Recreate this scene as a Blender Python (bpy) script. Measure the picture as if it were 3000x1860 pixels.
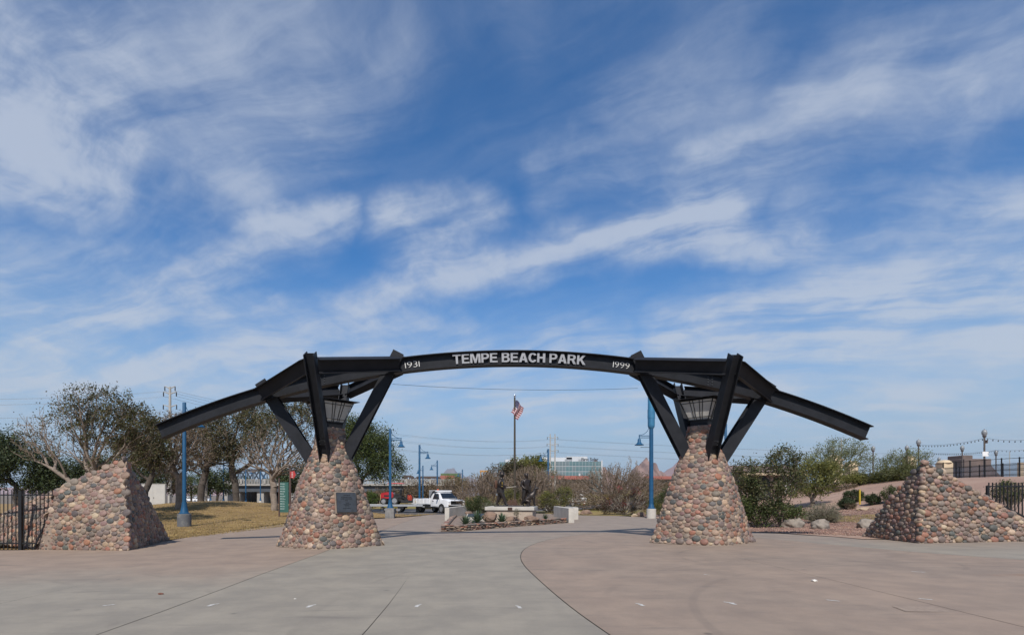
import bpy, bmesh, math, random
import numpy as np
from mathutils import Vector, Matrix, noise
from mathutils.geometry import delaunay_2d_cdt

for _o in list(bpy.data.objects):
    bpy.data.objects.remove(_o)
SC = bpy.context.scene
C = SC.collection
R = math.radians
rng = random.Random(7)
nr = np.random.RandomState(11)

# ------------------------------------------------------------------ camera
F, CX, HZ, EYE = 1580.0, 1400.0, 1450.0, 1.7          # focal length, principal column, horizon row (photo pixels), eye height
cam = bpy.data.cameras.new('camera')
cam.sensor_width = 36.0
cam.lens = F / 3000 * 36
cam.shift_x = (1500 - CX) / 3000
cam.shift_y = (HZ - 930) / 3000
cam.clip_start = 0.1
cam.clip_end = 60000
camo = bpy.data.objects.new('camera', cam)
C.objects.link(camo)
camo.location = (0, 0, EYE)
camo.rotation_euler = (R(90), 0, 0)
SC.camera = camo

# ------------------------------------------------------------------ light, sky, exposure
SUN_EL, SUN_DX = R(46), 0.08                            # shadows run away from the camera, a little to the right
SKY_STRENGTH = 0.085
EXPOSURE = 0.10
CLOUD_LOW, CLOUD_HIGH, HORIZON = (0.53, 0.585, 0.665), (0.50, 0.557, 0.66), (0.385, 0.50, 0.61)
SKY_TINT = (0.34, 1.0, 1.44)
sun = bpy.data.lights.new('sun', 'SUN')
sun.energy = 4.4
sun.angle = R(0.53)
sun.color = (1.0, 0.945, 0.87)
suno = bpy.data.objects.new('sun', sun)
C.objects.link(suno)
_d = Vector((SUN_DX, 1, 0)).normalized() * math.cos(SUN_EL) + Vector((0, 0, -math.sin(SUN_EL)))
suno.rotation_euler = _d.to_track_quat('-Z', 'Y').to_euler()
suno.location = (-3, -40, 40)

vs = SC.view_settings
vs.view_transform = 'Standard'
vs.look = 'None'
vs.exposure = EXPOSURE
vs.gamma = 1
vs.use_curve_mapping = False

world = bpy.data.worlds.new('World')
SC.world = world
world.use_nodes = True


class NT:
    """Small helper to write node trees."""

    def __init__(self, tree):
        self.t = tree
        self.n = tree.nodes
        self.l = tree.links

    def new(self, typ, **kw):
        n = self.n.new(typ)
        for k, v in kw.items():
            setattr(n, k, v)
        return n

    def put(self, sock, v):
        if hasattr(v, 'links') or hasattr(v, 'is_linked'):
            self.l.new(v, sock)
        else:
            sock.default_value = v

    def math(self, op, a, b=0.0, c=0.0, clamp=False):
        n = self.new('ShaderNodeMath', operation=op, use_clamp=clamp)
        self.put(n.inputs[0], a)
        self.put(n.inputs[1], b)
        if op in ('MULTIPLY_ADD', 'SMOOTH_MIN', 'SMOOTH_MAX'):
            self.put(n.inputs[2], c)
        return n.outputs[0]

    def vmath(self, op, a, b=(0, 0, 0), s=1.0):
        n = self.new('ShaderNodeVectorMath', operation=op)
        self.put(n.inputs[0], a)
        if op == 'SCALE':
            self.put(n.inputs[3], s)
        else:
            self.put(n.inputs[1], b)
        return n.outputs['Value'] if op in ('DOT_PRODUCT', 'LENGTH', 'DISTANCE') else n.outputs[0]

    def sstep(self, v, lo, hi, a=0.0, b=1.0):
        n = self.new('ShaderNodeMapRange', interpolation_type='SMOOTHSTEP')
        self.put(n.inputs[0], v)
        self.put(n.inputs[1], lo)
        self.put(n.inputs[2], hi)
        self.put(n.inputs[3], a)
        self.put(n.inputs[4], b)
        return n.outputs[0]

    def noise(self, vec, scale, detail=4.0, rough=0.55, dist=0.0, col=False):
        n = self.new('ShaderNodeTexNoise')
        if vec is not None:
            self.l.new(vec, n.inputs['Vector'])
        n.inputs['Scale'].default_value = scale
        n.inputs['Detail'].default_value = detail
        n.inputs['Roughness'].default_value = rough
        n.inputs['Distortion'].default_value = dist
        return n.outputs[1] if col else n.outputs[0]

    def mix(self, f, a, b, mode='MIX'):
        n = self.new('ShaderNodeMix', data_type='RGBA', blend_type=mode)
        self.put(n.inputs[0], f)
        for s, v in ((n.inputs[6], a), (n.inputs[7], b)):
            self.put(s, v if hasattr(v, 'links') else (tuple(v) + (1,) if len(v) == 3 else v))
        return n.outputs[2]


def pdir(px, py):
    return Vector(((px - CX) / F, 1, (HZ - py) / F)).normalized()


def build_sky():
    w = NT(world.node_tree)
    w.n.clear()
    sky = w.new('ShaderNodeTexSky', sky_type='NISHITA')
    sky.sun_disc = False
    sky.sun_elevation = SUN_EL
    sky.sun_rotation = R(180) + math.atan(SUN_DX)
    sky.altitude = 340
    sky.air_density = 1.0
    sky.dust_density = 0.15
    sky.ozone_density = 4.0
    geo = w.new('ShaderNodeTexCoord').outputs['Generated']
    d = w.vmath('NORMALIZE', geo)
    sep = w.new('ShaderNodeSeparateXYZ')
    w.l.new(d, sep.inputs[0])
    zz = w.math('ADD', w.math('MAXIMUM', sep.outputs[2], 0.0), 0.20)
    cmb = w.new('ShaderNodeCombineXYZ')
    w.put(cmb.inputs[0], w.math('DIVIDE', sep.outputs[0], zz))
    w.put(cmb.inputs[1], w.math('DIVIDE', sep.outputs[1], zz))
    q = cmb.outputs[0]
    # cirrus: drawn-out, warped noise in the plane of the cloud
    warp = w.vmath('SCALE', w.vmath('SUBTRACT', w.noise(q, 1.1, 4, 0.55, col=True), (0.5, 0.5, 0.5)), s=0.9)

    def streak(rot, sx, sy, detail, rough, k=1.0):
        mp = w.new('ShaderNodeMapping', vector_type='TEXTURE')
        w.l.new(w.vmath('ADD', q, w.vmath('SCALE', warp, s=k)), mp.inputs[0])
        mp.inputs['Rotation'].default_value = (0, 0, R(rot))
        mp.inputs['Scale'].default_value = (sx, sy, 1)
        return w.noise(mp.outputs[0], 1.0, detail, rough, 0.1)
    f1 = streak(-17, 1.25, 0.17, 10, 0.62, 0.5)
    f2 = streak(-31, 1.0, 0.15, 10, 0.62, 0.65)
    f3 = w.noise(w.vmath('ADD', q, w.vmath('SCALE', warp, s=0.6)), 3.0, 9, 0.62)
    n3 = w.noise(q, 0.55, 3, 0.5)
    pick = w.sstep(w.noise(q, 0.8, 2, 0.5), 0.42, 0.58)
    fm = w.new('ShaderNodeMix', data_type='FLOAT')
    w.put(fm.inputs[0], pick)
    w.put(fm.inputs[2], f1)
    w.put(fm.inputs[3], f2)
    fib = w.math('ADD', w.math('MULTIPLY', fm.outputs[0], 0.6), w.math('MULTIPLY', f3, 0.4))
    # direction, bent at two scales so that the banks of cloud get ragged, feathered edges
    dw = w.vmath('ADD', d, w.vmath('SCALE', w.vmath('SUBTRACT', w.noise(d, 3.2, 6, 0.62, col=True), (0.5, 0.5, 0.5)), s=0.17))
    banks = [  # where the cirrus banks lie: photo pixels of both ends, half width, density
        (-150, 40, 250, 90, 170, .70), (-150, 330, 250, 310, 150, .85), (-100, 440, 380, 470, 80, .70), (300, 190, 860, 230, 220, .42),
        (330, 480, 700, 510, 95, .45), (750, 60, 1150, 120, 160, .26), (1000, 150, 1330, 130, 110, .12), (700, 420, 930, 440, 70, .22),
        (150, 930, 560, 790, 70, .72), (560, 790, 930, 690, 70, .62), (-100, 740, 420, 710, 75, .52), (740, 640, 1000, 655, 55, .72),
        (-60, 860, 200, 830, 90, .42), (590, 905, 980, 935, 45, .55), (980, 935, 1260, 820, 45, .62), (1180, 720, 1440, 690, 80, .82),
        (1250, 790, 1700, 710, 70, .80), (1680, 690, 2080, 600, 70, .84), (1900, 660, 2480, 690, 60, .70), (2300, 640, 3100, 610, 85, .55),
        (1640, 510, 2150, 500, 75, .42), (2050, 480, 2500, 330, 85, .52), (2350, 330, 2850, 240, 110, .55), (2550, 200, 3100, 90, 130, .48),
        (1560, 90, 2050, 60, 110, .16), (1850, 300, 2150, 230, 100, .30), (2000, 960, 2500, 900, 90, .76), (2400, 900, 3100, 830, 100, .80),
        (1950, 1010, 3100, 1000, 70, .64), (350, 1050, 950, 1010, 50, .58), (950, 960, 1350, 955, 36, .50), (900, 1040, 1800, 1010, 60, .52),
        (-100, 1080, 700, 1090, 70, .50), (1000, 1160, 1900, 1190, 80, .48), (2100, 1180, 3100, 1200, 90, .42), (2350, 780, 3100, 760, 60, .32)]
    tot = None
    for (x0, y0, x1, y1, wd, den) in banks:
        a, b = pdir(x0, y0), pdir(x1, y1)
        ba = b - a
        pa = w.vmath('SUBTRACT', dw, tuple(a))
        h = w.math('MULTIPLY', w.vmath('DOT_PRODUCT', pa, tuple(ba)), 1 / ba.length_squared, clamp=True)
        dist = w.vmath('LENGTH', w.vmath('SUBTRACT', pa, w.vmath('SCALE', tuple(ba), s=h)))
        ww = wd / F * (0.5 + 0.5 * ((a + b) / 2).normalized().y)
        m = w.sstep(dist, ww * 1.95, 0.0, 0.0, den)
        tot = m if tot is None else w.math('SMOOTH_MAX', tot, m, 0.07)
    # beyond the frame the same cirrus goes on, spread by the broad noise
    off = w.sstep(w.vmath('DOT_PRODUCT', d, tuple(Vector((0.06, 1, 0.33)).normalized())), 0.70, 0.5)
    gen = w.math('MULTIPLY', w.sstep(n3, 0.38, 0.66, 0.12, 0.62), off)
    cover = w.math('MAXIMUM', tot, gen)
    # the fibres thin the banks out; a faint veil of them lies over the rest
    fn = w.sstep(fib, 0.34, 0.66)
    low = w.sstep(sep.outputs[2], 0.40, 0.12, 0.0, 0.34)
    dens = w.math('MULTIPLY', cover, w.math('MULTIPLY_ADD', fn, 1.28, 0.20))
    dens = w.math('MULTIPLY', dens, w.math('MULTIPLY_ADD', w.sstep(f3, 0.30, 0.68), 0.45, 0.72))
    dens = w.math('ADD', dens, w.math('MULTIPLY', w.sstep(fib, 0.42, 0.68), w.math('ADD', low, 0.05)))
    dens = w.math('MULTIPLY', w.math('SMOOTH_MIN', dens, 0.80, 0.25), w.sstep(sep.outputs[2], 0.005, 0.07))
    K = 1 / SKY_STRENGTH
    lowz = w.sstep(sep.outputs[2], 0.0, 0.5)
    cloud = w.mix(lowz, tuple(c * K for c in CLOUD_LOW), tuple(c * K for c in CLOUD_HIGH))
    # clear desert air: deeper blue than the model's, with a pale blue-grey band along the horizon
    tint = w.mix(1.0, sky.outputs[0], SKY_TINT, 'MULTIPLY')
    hz = w.sstep(sep.outputs[2], 0.42, 0.0, 0.0, 0.96)
    col = w.mix(hz, tint, tuple(c * K for c in HORIZON))
    col = w.mix(dens, col, cloud)
    bg = w.new('ShaderNodeBackground')
    w.l.new(col, bg.inputs[0])
    bg.inputs[1].default_value = SKY_STRENGTH
    out = w.new('ShaderNodeOutputWorld')
    w.l.new(bg.outputs[0], out.inputs[0])


build_sky()


# ------------------------------------------------------------------ terrain and picture-to-place helpers
def _ss(a, b, x):
    t = np.clip((np.asarray(x, float) - a) / (b - a), 0, 1)
    return t * t * (3 - 2 * t)


def H(x, y):
    """Height of the ground: the plaza falls gently to the left, a lawn berm on the left, the road embankment on the right."""
    x = np.asarray(x, float)
    y = np.asarray(y, float)
    z = 0.008 * np.clip(x, -25, 25)
    z = z + 1.34 * np.exp(-((x + 24) / 9.5) ** 2 - ((y - 49) / 12.0) ** 2)
    z = z + 2.45 * _ss(22, 37, x - 0.03 * (y - 40)) * _ss(13, 25, y)
    z = z + 0.35 * _ss(15, 22, x) * _ss(25, 40, y)
    return z


def Hf(x, y):
    return float(H(x, y))


def P(px, py, Y):
    return Vector(((px - CX) / F * Y, Y, EYE + (HZ - py) / F * Y))


_ys = np.concatenate([np.linspace(2, 60, 1200), np.linspace(60, 500, 1500)[1:]])


def GP(px, py):
    """The point of the ground seen at a pixel of the photograph."""
    xs = (px - CX) / F * _ys
    zr = EYE + (HZ - py) / F * _ys
    hit = np.nonzero(zr <= H(xs, _ys))[0]
    i = hit[0] if len(hit) else len(_ys) - 1
    return Vector((xs[i], _ys[i], Hf(xs[i], _ys[i])))


def onG(px, Y):
    x = (px - CX) / F * Y
    return Vector((x, Y, Hf(x, Y)))


# ------------------------------------------------------------------ materials
def new_mat(name):
    m = bpy.data.materials.new(name)
    m.use_nodes = True
    t = NT(m.node_tree)
    b = t.n['Principled BSDF']
    return m, t, b


MATS = {}


def M(name, col, col2=None, scale=4.0, rough=0.7, metal=0.0, bump=0.0, bscale=None, detail=5.0, lo=0.35, hi=0.65, spec=0.5, coat=0.0):
    if name in MATS:
        return MATS[name]
    m, t, b = new_mat(name)
    co = t.new('ShaderNodeTexCoord').outputs['Object']
    b.inputs['Roughness'].default_value = rough
    b.inputs['Metallic'].default_value = metal
    b.inputs['Specular IOR Level'].default_value = spec
    b.inputs['Coat Weight'].default_value = coat
    if col2 is None:
        col2 = tuple(c * 0.78 for c in col)
    n = t.noise(co, scale, detail, 0.6)
    c = t.mix(t.sstep(n, lo, hi), col, col2)
    t.put(b.inputs['Base Color'], c)
    if bump:
        bn = t.new('ShaderNodeBump')
        bn.inputs['Strength'].default_value = bump
        bn.inputs['Distance'].default_value = 0.02
        t.put(bn.inputs['Height'], t.noise(co, bscale or scale * 4, 6, 0.65))
        t.put(b.inputs['Normal'], bn.outputs[0])
    MATS[name] = m
    return m


def leaf_mat(name, cols, trans=0.3, rough=0.55):
    """Foliage: each leaf (mesh island) takes its own tint from cols."""
    if name in MATS:
        return MATS[name]
    m, t, b = new_mat(name)
    g = t.new('ShaderNodeNewGeometry')
    rp = t.new('ShaderNodeValToRGB')
    t.l.new(g.outputs['Random Per Island'], rp.inputs[0])
    e = rp.color_ramp.elements
    while len(e) < len(cols):
        e.new(0.5)
    for i, c in enumerate(cols):
        e[i].position = i / max(1, len(cols) - 1)
        e[i].color = tuple(c) + (1,)
    co = t.new('ShaderNodeTexCoord').outputs['Object']
    cc = t.mix(1.0, rp.outputs[0], t.mix(t.sstep(t.noise(co, 0.9, 3), 0.35, 0.65), (0.72, 0.72, 0.72), (1.2, 1.18, 1.1)), 'MULTIPLY')
    t.put(b.inputs['Base Color'], cc)
    b.inputs['Roughness'].default_value = rough
    b.inputs['Specular IOR Level'].default_value = 0.35
    tr = t.new('ShaderNodeBsdfTranslucent')
    t.put(tr.inputs[0], cc)
    mx = t.new('ShaderNodeMixShader')
    mx.inputs[0].default_value = trans
    t.l.new(b.outputs[0], mx.inputs[1])
    t.l.new(tr.outputs[0], mx.inputs[2])
    t.l.new(mx.outputs[0], t.n['Material Output'].inputs[0])
    MATS[name] = m
    return m


# ------------------------------------------------------------------ objects
def tag(o, label=None, cat=None, group=None, kind=None):
    for k, v in (('label', label), ('category', cat), ('group', group), ('kind', kind)):
        if v:
            o[k] = v
    return o


def thing(name, label, cat, loc=(0, 0, 0), rz=0.0, group=None):
    o = bpy.data.objects.new(name, None)
    o.empty_display_size = 0.3
    C.objects.link(o)
    o.location = loc
    o.rotation_euler = (0, 0, rz)
    return tag(o, label, cat, group)


def link(name, me, parent=None):
    o = bpy.data.objects.new(name, me)
    C.objects.link(o)
    if parent is not None:
        o.parent = parent
    return o


def copy_tree(o, parent=None, kids=None):
    if kids is None:
        kids = {}
        for x in bpy.data.objects:
            if x.parent is not None:
                kids.setdefault(x.parent.name, []).append(x)
    c = o.copy()
    C.objects.link(c)
    c.parent = parent
    for ch in kids.get(o.name, []):
        copy_tree(ch, c, kids)
    return c


def np_mesh(name, v, f, mat=None, smooth=False):
    """A mesh from numpy arrays, all faces with the same number of corners."""
    me = bpy.data.meshes.new(name)
    v = np.asarray(v, np.float32).reshape(-1, 3)
    f = np.asarray(f, np.int32)
    k = f.shape[1]
    me.vertices.add(len(v))
    me.vertices.foreach_set('co', v.ravel())
    me.loops.add(f.size)
    me.loops.foreach_set('vertex_index', f.ravel())
    me.polygons.add(len(f))
    me.polygons.foreach_set('loop_start', np.arange(0, f.size, k, dtype=np.int32))
    if smooth:
        me.polygons.foreach_set('use_smooth', np.ones(len(f), bool))
    if mat is not None:
        me.materials.append(mat)
    me.update(calc_edges=True)
    return me


class MB:
    """Collects shapes and links them as one mesh object."""

    def __init__(self):
        self.v, self.f, self.m = [], [], []
        self.mi = 0

    def add(self, vs_, fs):
        b = len(self.v)
        self.v.extend(tuple(p) for p in vs_)
        self.f.extend(tuple(b + i for i in q) for q in fs)
        self.m.extend([self.mi] * len(fs))
        return self

    def box(self, c, s, rot=None, taper=1.0):
        hx, hy, hz = s[0] / 2, s[1] / 2, s[2] / 2
        p = []
        for z in (-1, 1):
            k = taper if z > 0 else 1.0
            for (x, y) in ((-1, -1), (1, -1), (1, 1), (-1, 1)):
                q = Vector((x * hx * k, y * hy * k, z * hz))
                if rot is not None:
                    q = rot @ q
                p.append(q + Vector(c))
        return self.add(p, [(3, 2, 1, 0), (4, 5, 6, 7), (0, 1, 5, 4), (1, 2, 6, 5), (2, 3, 7, 6), (3, 0, 4, 7)])

    def bbox(self, c, s, bev=0.02, rot=None):
        """A box with bevelled edges."""
        bm = bmesh.new()
        bmesh.ops.create_cube(bm, size=1)
        for q in bm.verts:
            q.co = Vector((q.co.x * s[0], q.co.y * s[1], q.co.z * s[2]))
        bmesh.ops.bevel(bm, geom=bm.edges[:], offset=bev, segments=2, affect='EDGES', profile=0.5)
        for q in bm.verts:
            q.co = ((rot @ q.co) if rot is not None else q.co) + Vector(c)
        return self.bm(bm)

    def bm(self, bm):
        bm.verts.index_update()
        self.add([q.co.copy() for q in bm.verts], [tuple(x.index for x in f.verts) for f in bm.faces])
        bm.free()
        return self

    def tube(self, pts, rad, n=8, cap=True):
        pts = [Vector(p) for p in pts]
        if not hasattr(rad, '__len__'):
            rad = [rad] * len(pts)
        rings = []
        up = None
        for i, p in enumerate(pts):
            t = (pts[min(i + 1, len(pts) - 1)] - pts[max(i - 1, 0)]).normalized()
            if up is None:
                up = t.orthogonal().normalized()
            else:
                up = (up - t * up.dot(t))
                up = up.normalized() if up.length > 1e-6 else t.orthogonal().normalized()
            s = t.cross(up)
            rings.append([p + (up * math.cos(a) + s * math.sin(a)) * rad[i] for a in (2 * math.pi * k / n for k in range(n))])
        fs = []
        for i in range(len(pts) - 1):
            for k in range(n):
                a, b = i * n + k, i * n + (k + 1) % n
                fs.append((a, b, b + n, a + n))
        if cap:
            fs.append(tuple(range(n - 1, -1, -1)))
            fs.append(tuple((len(pts) - 1) * n + k for k in range(n)))
        return self.add([q for r in rings for q in r], fs)

    def lathe(self, prof, n=16, c=(0, 0, 0), cap=True, ph=0.0):
        v, fs = [], []
        for (r, z) in prof:
            for k in range(n):
                a = 2 * math.pi * k / n + ph
                v.append((c[0] + r * math.cos(a), c[1] + r * math.sin(a), c[2] + z))
        for i in range(len(prof) - 1):
            for k in range(n):
                a, b = i * n + k, i * n + (k + 1) % n
                fs.append((a, b, b + n, a + n))
        if cap:
            fs.append(tuple(range(n - 1, -1, -1)))
            fs.append(tuple((len(prof) - 1) * n + k for k in range(n)))
        return self.add(v, fs)

    def prism(self, poly, mat, d0, d1):
        """A polygon (2-D) pushed from d0 to d1 along the third axis of the 4x4 matrix mat."""
        n = len(poly)
        v = [mat @ Vector((x, y, d0)) for x, y in poly] + [mat @ Vector((x, y, d1)) for x, y in poly]
        fs = [tuple(range(n - 1, -1, -1)), tuple(range(n, 2 * n))] + [(i, (i + 1) % n, n + (i + 1) % n, n + i) for i in range(n)]
        return self.add(v, fs)

    def beam(self, pts, downs, fl, depth, tf, tw):
        """A steel I-section along pts. downs: the direction across the section at each point from the flange A to flange B;
        fl flange width, depth over both flanges, tf and tw flange and web thickness."""
        a, b, d = fl / 2, tw / 2, depth / 2
        prof = [(-a, -d), (a, -d), (a, -d + tf), (b, -d + tf), (b, d - tf), (a, d - tf), (a, d), (-a, d), (-a, d - tf), (-b, d - tf), (-b, -d + tf), (-a, -d + tf)]
        n = len(prof)
        v, fs = [], []
        pts = [Vector(p) for p in pts]
        for i, p in enumerate(pts):
            t = (pts[min(i + 1, len(pts) - 1)] - pts[max(i - 1, 0)]).normalized()
            dn = Vector(downs[i] if isinstance(downs, list) else downs)
            dn = (dn - t * dn.dot(t)).normalized()
            s = t.cross(dn)
            v.extend(p + s * x + dn * y for x, y in prof)
        for i in range(len(pts) - 1):
            for k in range(n):
                q, r = i * n + k, i * n + (k + 1) % n
                fs.append((q, r, r + n, q + n))
        for e, fl_ in ((0, True), ((len(pts) - 1) * n, False)):
            for quad in ((0, 1, 2, 11), (11, 2, 3, 10), (10, 3, 4, 9), (9, 4, 5, 8), (8, 5, 6, 7)):
                fs.append(tuple(e + k for k in (quad[::-1] if fl_ else quad)))
        return self.add(v, fs)

    def build(self, name, mats, parent=None, smooth=False, world=False, label=None, kind=None, angle=None):
        me = bpy.data.meshes.new(name)
        off = Vector(parent.location) if (world and parent is not None) else Vector((0, 0, 0))
        me.from_pydata([(p[0] - off.x, p[1] - off.y, p[2] - off.z) for p in self.v], [], self.f)
        for m in (mats if isinstance(mats, (list, tuple)) else [mats]):
            me.materials.append(m)
        me.polygons.foreach_set('material_index', self.m)
        bm = bmesh.new()
        bm.from_mesh(me)
        bmesh.ops.recalc_face_normals(bm, faces=bm.faces)
        if smooth:
            lim = angle if angle is not None else R(38)
            for f in bm.faces:
                f.smooth = True
            for e in bm.edges:
                if len(e.link_faces) == 2 and e.calc_face_angle(0) > lim:
                    e.smooth = False
        bm.to_mesh(me)
        bm.free()
        o = link(name, me, parent)
        if label:
            o['label'] = label
        if kind:
            o['kind'] = kind
        return o


def struct(o):
    o['kind'] = 'structure'
    return o


def sheet(name, poly, mat, dz=0.0, res=None, flat=None, rough=0.0):
    """A ground sheet filling a polygon of (x, y), laid on the terrain dz above it."""
    vs2 = [Vector((p[0], p[1])) for p in poly]
    n = len(vs2)
    ed = [(i, (i + 1) % n) for i in range(n)]
    if res:
        xs = [p.x for p in vs2]
        ys = [p.y for p in vs2]
        pts = []
        y = min(ys) + res * 0.5
        while y < max(ys):
            st = res * (1 + max(0, y - 40) / 60)
            x = min(xs) + st * 0.5
            while x < max(xs):
                pts.append(Vector((x + rng.uniform(-.2, .2) * st, y + rng.uniform(-.2, .2) * st)))
                x += st
            y += st
        vs2 = vs2 + pts
    ov, oe, of, *_ = delaunay_2d_cdt(vs2, ed, [], 1, 1e-5)
    v = []
    for p in ov:
        z = Hf(p.x, p.y) if flat is None else flat(p.x, p.y)
        v.append((p.x, p.y, z + dz + (noise.noise(Vector((p.x * .9, p.y * .9, 3))) * rough if rough else 0)))
    me = bpy.data.meshes.new(name)
    me.from_pydata(v, [], [tuple(f) for f in of])
    me.materials.append(mat)
    for q in me.polygons:
        q.use_smooth = True
    me.update()
    bm = bmesh.new()
    bm.from_mesh(me)
    for f in bm.faces:
        if f.normal.z < 0:
            f.normal_flip()
    bm.to_mesh(me)
    bm.free()
    return link(name, me)

# ------------------------------------------------------------------ ground
def concrete(name, near, far, mixy=None, patch=0.5, arcs=(), stain=None):
    """Broom-finished concrete; near and far are its two cast-in tints, parted by a ragged line across the slab."""
    m, t, b = new_mat(name)
    g = t.new('ShaderNodeTexCoord').outputs['Object']
    sp = t.new('ShaderNodeSeparateXYZ')
    t.l.new(g, sp.inputs[0])
    big = t.noise(g, 0.35, 4, 0.6)
    if mixy:
        yy = t.math('ADD', sp.outputs[1], t.math('MULTIPLY', t.math('SUBTRACT', t.noise(g, 0.22, 5, 0.6), 0.5), 7.0))
        yy = t.math('ADD', yy, t.math('MULTIPLY', sp.outputs[0], mixy[2]))
        c = t.mix(t.sstep(yy, mixy[0], mixy[1]), near, far)
    else:
        c = t.mix(t.sstep(big, 0.35, 0.65), near, far)
    c = t.mix(1.0, c, t.mix(t.sstep(t.noise(g, 1.1, 6, 0.65), 0.3, 0.72), (0.86, 0.86, 0.87), (1.1, 1.09, 1.07)), 'MULTIPLY')
    # long faint scuffs and sweeping marks
    mp = t.new('ShaderNodeMapping')
    t.l.new(g, mp.inputs[0])
    mp.inputs['Rotation'].default_value = (0, 0, R(18))
    mp.inputs['Scale'].default_value = (0.5, 4.5, 1)
    c = t.mix(t.sstep(t.noise(mp.outputs[0], 0.9, 6, 0.7, 0.6), 0.54, 0.72, 0, 0.42), c, (0.135, 0.118, 0.105))
    # spots
    v = t.new('ShaderNodeTexVoronoi')
    t.l.new(g, v.inputs['Vector'])
    v.inputs['Scale'].default_value = 0.95
    spot = t.math('MULTIPLY', t.sstep(v.outputs['Distance'], 0.075, 0.02), t.sstep(t.noise(g, 0.8, 2), 0.48, 0.6))
    c = t.mix(t.math('MULTIPLY', spot, 0.55), c, (0.05, 0.046, 0.043))
    for (ax, ay, ar_, aw, ao) in arcs:                       # tyre tracks left by turning vehicles
        dd = t.vmath('DISTANCE', g, (ax, ay, 0.0))
        e = t.math('ABSOLUTE', t.math('SUBTRACT', dd, ar_))
        on = t.math('MULTIPLY', t.sstep(e, aw, aw * .3), t.sstep(t.noise(g, .45, 4, .6), .44, .62))
        c = t.mix(t.math('MULTIPLY', on, ao), c, (0.10, 0.085, 0.075))
    if stain:
        sx_ = t.vmath('MULTIPLY', t.vmath('SUBTRACT', g, (stain[0], stain[1], 0)), (1 / stain[2], 1 / stain[3], 0))
        on = t.math('MULTIPLY', t.sstep(t.vmath('LENGTH', sx_), 1.0, .15), t.sstep(t.noise(g, 1.6, 5, .65), .35, .6))
        c = t.mix(t.math('MULTIPLY', on, .6), c, (0.25, 0.135, 0.075))
    fine = t.noise(g, 38, 4, 0.7)
    c = t.mix(1.0, c, t.mix(fine, (0.88, 0.88, 0.88), (1.1, 1.1, 1.1)), 'MULTIPLY')
    t.put(b.inputs['Base Color'], c)
    b.inputs['Roughness'].default_value = 0.78
    b.inputs['Specular IOR Level'].default_value = 0.3
    bn = t.new('ShaderNodeBump')
    bn.inputs['Strength'].default_value = 0.18
    bn.inputs['Distance'].default_value = 0.01
    t.put(bn.inputs['Height'], t.noise(g, 55, 4, 0.7))
    t.put(b.inputs['Normal'], bn.outputs[0])
    return m


GREY, PINK, PATHC = (0.270, 0.240, 0.196), (0.290, 0.220, 0.170), (0.274, 0.222, 0.180)
m_grey = concrete('grey_concrete', GREY, PATHC, (17.0, 24.0, 0.25), .5, ((-6.0, 30.0, 17.0, .10, .22), (-6.0, 30.0, 18.5, .10, .22), (8.0, 8.0, 10.4, .09, .22)))
m_left = concrete('left_concrete', GREY, PINK, (10.5, 15.5, -0.15), .5, ((-14.0, 2.0, 10.5, .10, .22), (-14.0, 2.0, 12.0, .10, .22)))
m_pink = concrete('pink_concrete', PINK, (0.266, 0.207, 0.163), None, .5, ((9.5, 6.0, 6.6, .10, .18), (9.6, 6.2, 8.0, .10, .18), (4.0, 24.0, 10.5, .09, .2), (4.0, 24.0, 12.0, .09, .2), (12.0, 21.0, 8.2, .12, .26), (8.5, 14.0, 3.1, .08, .2)),
                  (12.0, 10.9, 2.6, .28))
m_dirt = M('bare_earth', (0.20, 0.155, 0.115), (0.14, 0.11, 0.085), 0.5, 0.95, bump=0.3, bscale=5)
m_asph = M('asphalt', (0.105, 0.098, 0.098), (0.075, 0.07, 0.07), 1.2, 0.85, bump=0.2, bscale=30)


def mat_lawn(name, a, b_, c_):
    m, t, b = new_mat(name)
    g = t.new('ShaderNodeTexCoord').outputs['Object']
    c = t.mix(t.sstep(t.noise(g, 0.16, 5, 0.6), 0.35, 0.66), a, b_)
    c = t.mix(t.sstep(t.noise(g, 0.55, 6, 0.65), 0.50, 0.72), c, c_)
    c = t.mix(1.0, c, t.mix(t.noise(g, 14, 5, 0.75), (0.62, 0.62, 0.62), (1.34, 1.34, 1.34)), 'MULTIPLY')
    t.put(b.inputs['Base Color'], c)
    b.inputs['Roughness'].default_value = 0.95
    b.inputs['Specular IOR Level'].default_value = 0.1
    bn = t.new('ShaderNodeBump')
    bn.inputs['Strength'].default_value = 0.8
    bn.inputs['Distance'].default_value = 0.04
    t.put(bn.inputs['Height'], t.noise(g, 22, 5, 0.75))
    t.put(b.inputs['Normal'], bn.outputs[0])
    return m


m_lawn = mat_lawn('dormant_lawn', (0.325, 0.222, 0.110), (0.270, 0.186, 0.096), (0.185, 0.120, 0.070))
m_lawn2 = mat_lawn('far_lawn', (0.27, 0.20, 0.085), (0.20, 0.175, 0.06), (0.22, 0.155, 0.075))
m_slope = mat_lawn('decomposed_granite', (0.385, 0.265, 0.205), (0.33, 0.22, 0.172), (0.27, 0.185, 0.148))

# base ground out to the horizon
gx = np.concatenate([[-9000, -4000, -1500, -600, -250], np.arange(-130, 131, 5.0), [250, 600, 1500, 4000, 9000]])
gy = np.concatenate([[-300, -80, -30], np.arange(-10, 141, 5.0), [180, 260, 400, 700, 1300, 2500, 5000, 12000]])
XX, YY = np.meshgrid(gx, gy)
ZZ = H(XX, YY) - 0.09
nx = len(gx)
ii = np.arange(len(gx) * len(gy)).reshape(len(gy), nx)
fs = np.stack([ii[:-1, :-1], ii[:-1, 1:], ii[1:, 1:], ii[1:, :-1]], -1).reshape(-1, 4)
struct(link('ground', np_mesh('ground', np.stack([XX, YY, ZZ], -1).reshape(-1, 3), fs, m_dirt, True)))


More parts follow.
